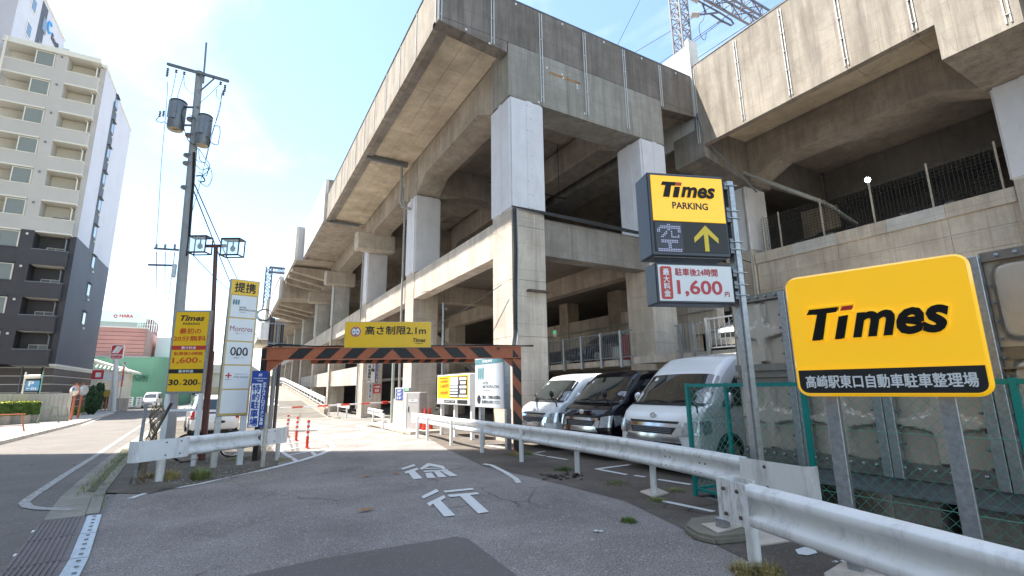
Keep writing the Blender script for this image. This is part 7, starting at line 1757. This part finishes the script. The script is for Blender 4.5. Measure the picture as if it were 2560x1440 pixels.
lettering('1,600', M_CRIM, lo, F, .27, .89, .085, .30, w=.013, bold=.022); lettering('円', M_CRIM, lo, F, .92, .98, .095, .155, w=.013, bold=.01)
# ================================================================== CATENARY MASTS AND WIRES
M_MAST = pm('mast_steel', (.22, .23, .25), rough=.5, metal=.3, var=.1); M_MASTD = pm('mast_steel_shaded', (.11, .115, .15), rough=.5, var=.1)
def lattice(par, p, q, w, n, mat, r=.035, side=None):
    p = Vector(p); q = Vector(q); d = (q - p).normalized(); a = (Vector((1, 0, 0)) if abs(d.x) < .9 else Vector((0, 1, 0))); a = (a - d * a.dot(d)).normalized() * (w / 2); b = d.cross(a).normalized() * (w / 2)
    cs = [a + b, a - b, -a - b, -a + b]
    for c in cs: MB().bar(p + c, q + c, r * 2, r * 2).obj('chord', mat, par)
    mb = MB()
    for i in range(n):
        s0 = p.lerp(q, i / n); s1 = p.lerp(q, (i + 1) / n)
        for k in range(4):
            x, y = cs[k], cs[(k + 1) % 4]
            if i % 2: x, y = y, x
            mb.bar(s0 + x, s1 + y, r, r)
            mb.bar(s0 + x, s0 + y, r * .8, r * .8)
    mb.obj('lacing', mat, par)
pm0 = PX(1712, 158, 18.6)
cm = thing('catenary_mast', 'lattice steel railway mast rising between the two viaducts', 'mast', tuple(pm0))
bx_ = PX(1710, 150, 18.9); lattice(cm, (bx_.x, bx_.y, 13.6), (bx_.x - .05, bx_.y, 24), .62, 22, M_MAST, .04)
lattice(cm, (18.9, bx_.y, 23.7), (40, bx_.y, 23.7), .8, 24, M_MASTD, .05)
c0 = PX(1727, 38, 18.9); 
def pq(px, py): return PX(px, py, 18.9 + (px - 1727) / 110 * 1.8)
mb = MB(); mb.tube([pq(1745, 2), pq(1800, 32), pq(1828, 50), pq(1834, 60), pq(1828, 64), pq(1800, 50), pq(1775, 34)], .05, 6); mb.tube([pq(1748, 37), pq(1800, 31)], .045, 6); mb.tube([pq(1755, 8), pq(1765, 32)], .04, 6); mb.tube([pq(1793, 58), pq(1800, 53), pq(1822, 60)], .04, 5)
mb.obj('cantilever', M_MASTD, cm)
mb = MB(); mb.tube([pq(1727, 37), pq(1748, 37)], .14, 8); mb.tube([pq(1728, -8), pq(1746, 3)], .14, 8); mb.obj('insulator', pm('grey_insulator', (.35, .33, .33), var=.1), cm)
mb = MB(); mb.tube(spline([pq(1760, 0), pq(1760, 45), pq(1748, 62), pq(1752, 90), pq(1762, 100), pq(1766, 82)], 4), .015, 4); mb.obj('jumper_wire', M_CABLE, cm)
t2 = thing('catenary_mast', 'distant lattice mast with arm above the far viaduct', 'mast', tuple(PX(666, 800, 6)))
q0 = PX(664, 775, 4.2); q1 = PX(672, 674, 4.2); lattice(t2, (4.2, q0.y, 11), (4.2, q0.y, q1.z), 1.0, 16, M_MASTD, .1); lattice(t2, (4.2, q0.y, q1.z - .4), (14, q0.y, q1.z - .4), .9, 10, M_MASTD, .1)
for k, (a_, b_, lab) in enumerate((((1500, 200), (1600, 0), 'steepest wire crossing the sky above the left viaduct corner'), ((1580, 135), (1720, 52), 'thin sky wire left of the lattice mast, upper'), ((1640, 165), (1860, 10), 'thin sky wire passing behind the lattice mast, lower'), ((1740, 148), (1945, 12), 'wire running just above the right parapet'), ((1773, 0), (1890, 70), 'wire sloping down to the right above the parapet'), ((1660, 160), (1798, 58), 'wire from the left parapet to the cantilever arm'))):
    A_ = PX(a_[0], a_[1], 21); B_ = PX(b_[0], b_[1], 21); d_ = B_ - A_; cable(lab, [A_ - d_ * (2 if k not in (0, 5) else 1.0), A_, B_, B_ + d_ * 2 if k != 5 else B_ + d_ * .01], .018, 'wire', 'railway wires above the viaducts')
# ================================================================== STREET SIDE SMALL THINGS
# tactile steel grating with bolts
gg = thing('steel_ramp_plate', 'ribbed brown kerb ramp plate with a pale steel edge beside the driveway', 'ramp plate', (-1.3, 7, 0))
def gp_(y): return gut(y)
for k in range(4):
    a = 8.62 - k * 1.05; b = a - 1.03
    MB().add([(gp_(a) + .02, a, .03), (gp_(b) + .02, b, .03), (gp_(b) - .44, b, .01), (gp_(a) - .44, a, .01), (gp_(a) + .02, a, -.01), (gp_(b) + .02, b, -.01), (gp_(b) - .44, b, -.02), (gp_(a) - .44, a, -.02)], [(0, 3, 2, 1), (0, 4, 7, 3), (1, 2, 6, 5), (3, 7, 6, 2), (0, 1, 5, 4)]).obj('plate', pm('brown_rubber', (.16, .135, .13), rough=.7, var=.15) if k == 0 else MATS['brown_rubber'], gg)
    for i in range(9):
        o = -.04 - i * .045; z = .031 - (i + .5) * .0021
        MB().add([(gp_(a) + o, a - .01, z), (gp_(b) + o, b + .01, z), (gp_(b) + o - .02, b + .01, z), (gp_(a) + o - .02, a - .01, z), (gp_(a) + o, a - .01, z + .012), (gp_(b) + o, b + .01, z + .012), (gp_(b) + o - .02, b + .01, z + .010), (gp_(a) + o - .02, a - .01, z + .010)], [(4, 7, 6, 5), (0, 4, 5, 1), (3, 2, 6, 7), (0, 3, 7, 4), (1, 5, 6, 2)]).obj('rib', MATS['brown_rubber'], gg)
    MB().add([(gp_(a) + .17, a, .035), (gp_(b) + .17, b, .035), (gp_(b) + .025, b, .037), (gp_(a) + .025, a, .037), (gp_(a) + .17, a, -.01), (gp_(b) + .17, b, -.01), (gp_(b) + .025, b, -.01), (gp_(a) + .025, a, -.01)], [(0, 3, 2, 1), (0, 1, 5, 4), (0, 4, 7, 3), (1, 2, 6, 5), (2, 3, 7, 6)]).obj('edge_strip', M_GALV, gg)
    for i in range(5): y = a - .1 - i * .2; MB().box(gp_(y) + .085, gp_(y) + .12, y - .007, y + .007, .038, .046).obj('grip_bar', M_GALVD, gg)
    MB().ball((gp_(a - .5) - .43, a - .5, .012), .02, 6, 4).obj('bolt', M_SWHT, gg)
# P sign
pb = G(41, 1060); t = thing('parking_sign', 'small blue P sign with arrow on a thin pole behind the hedge', 'sign', tuple(pb)); s_ = mpp(pb)
MB().cyl(pb, (pb.x, pb.y, zat(43, 930, pb)), .05, 8).obj('pole', M_APC, t); z0, z1 = zat(60, 977, pb), zat(60, 952, pb)
F = frame((pb.x + .1, pb.y - .06, z0), xr_); MB(F).box(0, 34 * s_, 0, z1 - z0, -.03, 0).obj('panel', pm('pale_blue_panel', (.10, .30, .52), var=.03), t)
H_ = z1 - z0; W_ = 34 * s_; lettering('P', M_SWHT, t, F, .2 * W_, .62 * W_, .45 * H_, .95 * H_, bold=.03); lettering('in', M_SWHT, t, F, .48 * W_, .86 * W_, .08 * H_, .38 * H_, bold=.02); slab(F, [(.1 * W_, .22 * H_), (.2 * W_, .12 * H_), (.2 * W_, .19 * H_), (.42 * W_, .19 * H_), (.42 * W_, .25 * H_), (.2 * W_, .25 * H_), (.2 * W_, .32 * H_)], 0, .006).obj('arrow', M_SWHT, t)
MB().cyl((pb.x, pb.y, zat(60, 942, pb)), (pb.x + 30 * s_, pb.y - .1, zat(60, 941, pb)), .13, 10).obj('lamp_arm', M_APC, t)
# mirrors
for (bx, by, mx_, my_, top_, lab) in ((176, 1055, 180, 977, 962, 'round traffic mirror on the left orange pole by the ribbed wall'), (193, 1050, 203, 976, 962, 'round mirror seen from behind on the right orange pole')):
    b = G(bx, by); t = thing('traffic_mirror', lab, 'traffic mirror', tuple(b), 0, 'orange-poled traffic mirrors'); h = zat(mx_, 958, b); s_ = mpp(b)
    MB().cyl(b, (b.x + (mx_ - bx) * s_ * .15, b.y, h), .07, 8).obj('pole', M_ORG if True else None, t, smooth=True)
    c = Vector((b.x, b.y, 0)) + xr_ * ((mx_ - bx - 3) * s_); c.z = zat(mx_, my_, b); FM = frame(c - fw_ * .12, xr_)
    MB(FM).tube([(0, 0, -.06), (0, 0, 0)], .36, 20).obj('rim', M_GALV if bx > 180 else M_ORG, t, smooth=True)
    MB(FM).tube([(0, 0, 0), (0, 0, .02)], [.32, .28], 20).obj('mirror_face', M_CHROME if bx < 180 else M_GALV, t, smooth=True)
# A-frame barricades
def aframe(lab, px, py, mat, h=.75, w=.9, yaw=.3):
    b = G(px, py); t = thing('barricade', lab, 'barricade', tuple(b + Vector((0, 0, .12))), yaw)
    for s in (-1, 1):
        for q in (-.3, .3): MB().tube([(s * w / 2 * 1.1, q, 0), (s * w / 2 * .75, q * .15, h)], .025, 6).obj('leg', mat, t, local=True)
        MB().tube([(s * w / 2, -.2, h * .3), (s * w / 2, .2, h * .3)], .02, 5).obj('brace', mat, t, local=True)
    MB().tube([(-w / 2, 0, h), (w / 2, 0, h)], .03, 6).obj('top_bar', mat, t, local=True); MB().tube([(-w / 2, -.2, h * .35), (w / 2, -.2, h * .35)], .02, 6).obj('lower_bar', mat, t, local=True)
aframe('orange A-frame barricade at the far left kerb', 16, 1087, M_ORG, .78, 1.0)
M_GRNP = pm('worn_green_paint', (.16, .22, .15), rough=.6, var=.2, dirt=.4)
aframe('green A-frame barricade before the ribbed wall, left one', 118, 1063, M_GRNP, .9, .9); aframe('dull A-frame barricade before the ribbed wall, right one', 143, 1058, pm('worn_yellow_paint', (.28, .26, .18), rough=.6, var=.3), .9, .9)
# person stooping by the far kerb
b = G(266, 1028); b = b + Vector((0, 0, .1)); per = thing('person', 'person in dark clothes leaning forward beside the orange post, far up the street', 'person', tuple(b))
def skin_fig(joints, edges, radii, mat, nm, par):
    me = bpy.data.meshes.new(nm); me.from_pydata(joints, edges, []); o = bpy.data.objects.new(nm, me); COL.objects.link(o)
    m_ = o.modifiers.new('s', 'SKIN'); 
    for v, r in zip(me.skin_vertices[0].data, radii): v.radius = (r, r)
    me.skin_vertices[0].data[0].use_root = True
    s_ = o.modifiers.new('b', 'SUBSURF'); s_.levels = 1; s_.render_levels = 1
    dg = bpy.context.evaluated_depsgraph_get(); m2 = bpy.data.meshes.new_from_object(o.evaluated_get(dg)); o.modifiers.clear(); o.data = m2; m2.materials.clear(); m2.materials.append(mat); o.parent = par; o.name = nm; return o
J = [(0, 0, .86), (0, -.08, 1.05), (.02, -.18, 1.28), (.02, -.22, 1.38), (.02, -.26, 1.52), (-.10, 0, .84), (-.12, -.04, .46), (-.12, .08, .06), (-.12, -.08, .03), (.10, 0, .84), (.13, .12, .46), (.13, .22, .08), (.13, .08, .03), (-.18, -.18, 1.27), (-.24, -.28, 1.02), (-.2, -.42, .82), (.22, -.18, 1.27), (.26, -.30, 1.02), (.2, -.44, .84)]
E_ = [(0, 1), (1, 2), (2, 3), (3, 4), (0, 5), (5, 6), (6, 7), (7, 8), (0, 9), (9, 10), (10, 11), (11, 12), (2, 13), (13, 14), (14, 15), (2, 16), (16, 17), (17, 18)]
RR = [.15, .15, .15, .06, .10, .10, .07, .05, .045, .10, .07, .05, .045, .07, .05, .035, .07, .05, .035]
body_ = skin_fig(J, E_, RR, pm('dark_navy_clothing', (.015, .018, .035), rough=.8, var=.1), 'body', per)
MB().ball((.02, -.27, 1.53), .105, 12, 8, (.9, 1, 1.15)).obj('head', pm('skin', (.42, .25, .17), rough=.6, var=.05), per, smooth=True, local=True); MB().ball((.02, -.245, 1.56), .113, 12, 8, (.92, 1, 1.05)).obj('hair', M_BLACK, per, smooth=True, local=True)
b = G(262, 1030); t = thing('marker_post', 'thin orange marker post with a round reflector near the person', 'post', tuple(b)); MB().cyl(b, (b.x, b.y, zat(262, 985, b)), .06, 6).obj('post', M_ORG, t); c = Vector((b.x, b.y, zat(262, 984, b))); FM = frame(c - fw_ * .1, xr_); MB(FM).tube([(0, 0, -.03), (0, 0, 0)], .35, 14).obj('reflector', M_OCHRE, t)
# wall posters near the cinema
for k, px in enumerate((326, 347)):
    a = PY(px - 9, 1018, CY - 1); b = PY(px + 9, 992, CY - 1); t = thing('poster_case', ['left', 'right'][k] + ' of two white poster cases at the foot of the green wall', 'poster case', (a.x, CY - 1, a.z)); MB().box(a.x, b.x, CY - 1.1, CY - 1, a.z, b.z).obj('case', M_SWHT, t); 
    for i in range(4): MB().box(a.x + .2, b.x - .2, CY - 1.12, CY - 1.1, a.z + .2 + i * (b.z - a.z - .2) / 4, a.z + .05 + (i + 1) * (b.z - a.z - .2) / 4).obj('print', M_SBLUE if i % 2 else M_GALV, t)
a = G(295, 1022); t = thing('boundary_wall', 'low grey block wall beyond the dark car', 'wall', tuple(a)); p_ = PY(284, 1018, 66); q_ = PY(322, 1000, 66)
for i in range(6): x = p_.x + (q_.x - p_.x) * i / 6; MB().box(x, x + (q_.x - p_.x) / 6 - .03, 66, 66.2, -.4, 1.0).obj('block_column', M_CLIT, t)
# bicycle behind the left guardrail
fw0 = G(463, 1157); bk_ = thing('bicycle', 'bicycle standing behind the left guardrail, mostly hidden', 'bicycle', tuple(fw0)); dv = (G(560, 1146) - fw0); dv.z = 0; dv.normalize()
FBk = frame((fw0.x, fw0.y, fw0.z), dv)
for k, uu in enumerate((0, 1.05)):
    w_ = MB(FBk).tube([(uu + .32 * math.cos(R(15 * i)), .335 + .32 * math.sin(R(15 * i)), 0) for i in range(25)], .018, 6, False).obj('tyre', M_TYRE, bk_)
    MB(FBk).tube([(uu + .295 * math.cos(R(15 * i)), .335 + .295 * math.sin(R(15 * i)), 0) for i in range(25)], .010, 5, False).obj('rim', M_CHROME, w_)
    mb = MB(FBk)
    for i in range(18): mb.tube([(uu, .335, .02 * (-1) ** i), (uu + .29 * math.cos(R(20 * i)), .335 + .29 * math.sin(R(20 * i)), 0)], .0018, 3)
    mb.obj('spokes', M_CHROME, w_, kind='stuff')
mb = MB(FBk); mb.tube([(0, .335, 0), (.16, .85, 0), (.15, 1.0, 0)], .018, 6); mb.tube([(.17, .75, 0), (.62, .32, 0)], .02, 6); mb.tube([(.62, .32, 0), (.66, .85, 0)], .018, 6); mb.tube([(.62, .32, 0), (1.05, .335, 0)], .014, 5); mb.tube([(.66, .7, 0), (1.05, .335, 0)], .012, 5); mb.obj('frame', M_BLACK, bk_)
MB(FBk).tube([(.05, 1.0, -.25), (.14, 1.03, 0), (.05, 1.0, .25)], .014, 6).obj('handlebar', M_CHROME, bk_); MB(FBk).ball((.68, .9, 0), .12, 10, 6, (1.2, .35, .6)).obj('saddle', M_BLACK, bk_)
# ================================================================== WEEDS, LEAVES, RUBBLE
def tuft(lab, px, py, h, r, mat, n=130, name='weed', group=None):
    b = G(px, py); t = MB()
    for _ in range(n):
        a = random.uniform(0, 6.28); rr = r * random.random() ** .6; p = b + Vector((math.cos(a) * rr, math.sin(a) * rr, 0)); hh = h * random.uniform(.4, 1.1) * (1 - .5 * rr / r)
        d = Vector((math.cos(a) * random.uniform(.1, .7), math.sin(a) * random.uniform(.1, .7), 1)).normalized(); wd = Vector((-math.sin(a), math.cos(a), 0)) * random.uniform(.002, .005); q = p + d * hh * .6; e = p + Vector((d.x * 1.4, d.y * 1.4, d.z)) * hh
        t.add([p - wd, p + wd, q + wd, q - wd, e], [(0, 1, 2, 3), (3, 2, 4)])
        if random.random() < .4: leaves(t, lambda: tuple(q), 1, .012)
    o = t.obj(name, mat); tag(o, lab, 'weed', group); return o
tuft('large leafy weed with yellow tops before the price sign leg', 500, 1200, .34, .16, M_WEED, 420); tuft('dry grass tuft between the rail post and the leafy weed', 425, 1200, .30, .14, M_DRY, 320)
tuft('dry brown grass around the base of the nearest rail post, left side', 1860, 1434, .14, .11, M_DRY, 260); tuft('dry brown grass around the base of the nearest rail post, right side', 1925, 1442, .17, .12, M_DRY, 280)
tuft('small bright green weed alone on the asphalt', 1572, 1305, .08, .10, M_LEAF, 220); tuft('weed growing under the rail beside the concrete pad', 1645, 1252, .06, .14, M_WEED, 240)
tuft('weeds in the crack before the broken asphalt', 1410, 1176, .10, .22, M_LEAF, 260); tuft('weeds along the crack behind the middle rail posts', 1540, 1210, .07, .25, M_WEED, 240); tuft('dry grass around the gate post foot', 1285, 1138, .12, .22, M_DRY, 300); tuft('weeds right of the gate post foot', 1325, 1136, .10, .2, M_WEED, 200)
tuft('yellowish weeds on the machine island kerb', 1010, 1085, .10, .5, M_DRY, 260); tuft('green weeds at the foot of the short rail', 930, 1066, .08, .3, M_LEAF, 160); tuft('weeds in the fence foot by the far bay line', 1690, 1228, .06, .2, M_WEED, 200)
tuft('weeds along the fence stub foot', 372, 1195, .16, .25, M_DRY, 260); tuft('small weeds under the partner sign', 600, 1150, .12, .35, M_WEED, 200); tuft('grass at the foot of the ramp rail', 850, 1046, .12, .5, M_LEAF, 200)
tuft('small weeds by the guardrail end on the island', 705, 1152, .12, .25, M_DRY, 160)
mb = MB()
for _ in range(800):
    y = random.uniform(9.2, 19); x = gut(y) - random.uniform(.12, .5) * (1 if y > 10.5 else .5); h = random.uniform(.03, .12) * (1.3 if y > 11 else .6)
    x += .25; wd = .004; mb.add([(x - wd, y, gz(y) + .01), (x + wd, y, gz(y) + .01), (x + random.gauss(0, .03), y + random.gauss(0, .03), gz(y) + h)], [(0, 1, 2)])
o = mb.obj('roadside_grass', M_WEED, kind='stuff'); o['label'] = 'ragged grass along the gutter beside the street'; o['category'] = 'grass'
M_FALL = pm('dead_leaf', (.38, .17, .06), rough=.7, var=.2)
for px, py, s_, lab in ((917, 1275, .14, 'largest brown dead leaf on the driveway'), (917, 1190, .10, 'small brown dead leaf left of the upper character'), (992, 1183, .07, 'tiny brown dead leaf nearest the upper character')):
    b = G(px, py, .02); mb = MB(); mb.add([b + Vector((-s_, -.02, 0)), b + Vector((-s_ * .2, -.05, .012)), b + Vector((s_, .04, .004)), b + Vector((-.1 * s_, .05, .02))], [(0, 1, 2), (0, 2, 3)]); tag(mb.obj('dead_leaf', M_FALL), lab, 'leaf')
rb = thing('broken_asphalt', 'heap of broken black asphalt pieces at the foot of a rail post', 'rubble', tuple(G(1405, 1192)))
for i in range(26):
    p = G(random.uniform(1352, 1458), random.gauss(1193, 4.0)); s_ = random.uniform(.03, .09)
    vs = [(p.x + random.uniform(-1, 1) * s_, p.y + random.uniform(-1, 1) * s_, p.z + random.uniform(0, 1) * s_ * .8) for _ in range(7)]
    bm = bmesh.new(); [bm.verts.new(v_) for v_ in vs]; bmesh.ops.convex_hull(bm, input=bm.verts); me = bpy.data.meshes.new('asphalt_piece'); bm.to_mesh(me); bm.free()
    Mi = mwof(rb).inverted(); me.transform(Mi); me.materials.append(M_ASPHD if i % 3 else M_BLACK); o = bpy.data.objects.new('asphalt_piece', me); COL.objects.link(o); o.parent = rb
# gravel on the island under the signs
mb = MB()
for _ in range(900):
    p = G(random.uniform(345, 690), random.uniform(1130, 1212)); 
    if p.y < 10.3: continue
    s_ = random.uniform(.006, .02); mb.cbox((p.x, p.y, p.z + .015), (s_, s_ * random.uniform(.6, 1.4), s_))
o = mb.obj('gravel', M_CONC, kind='stuff'); o['label'] = 'loose gravel on the island under the signs'; o['category'] = 'gravel'
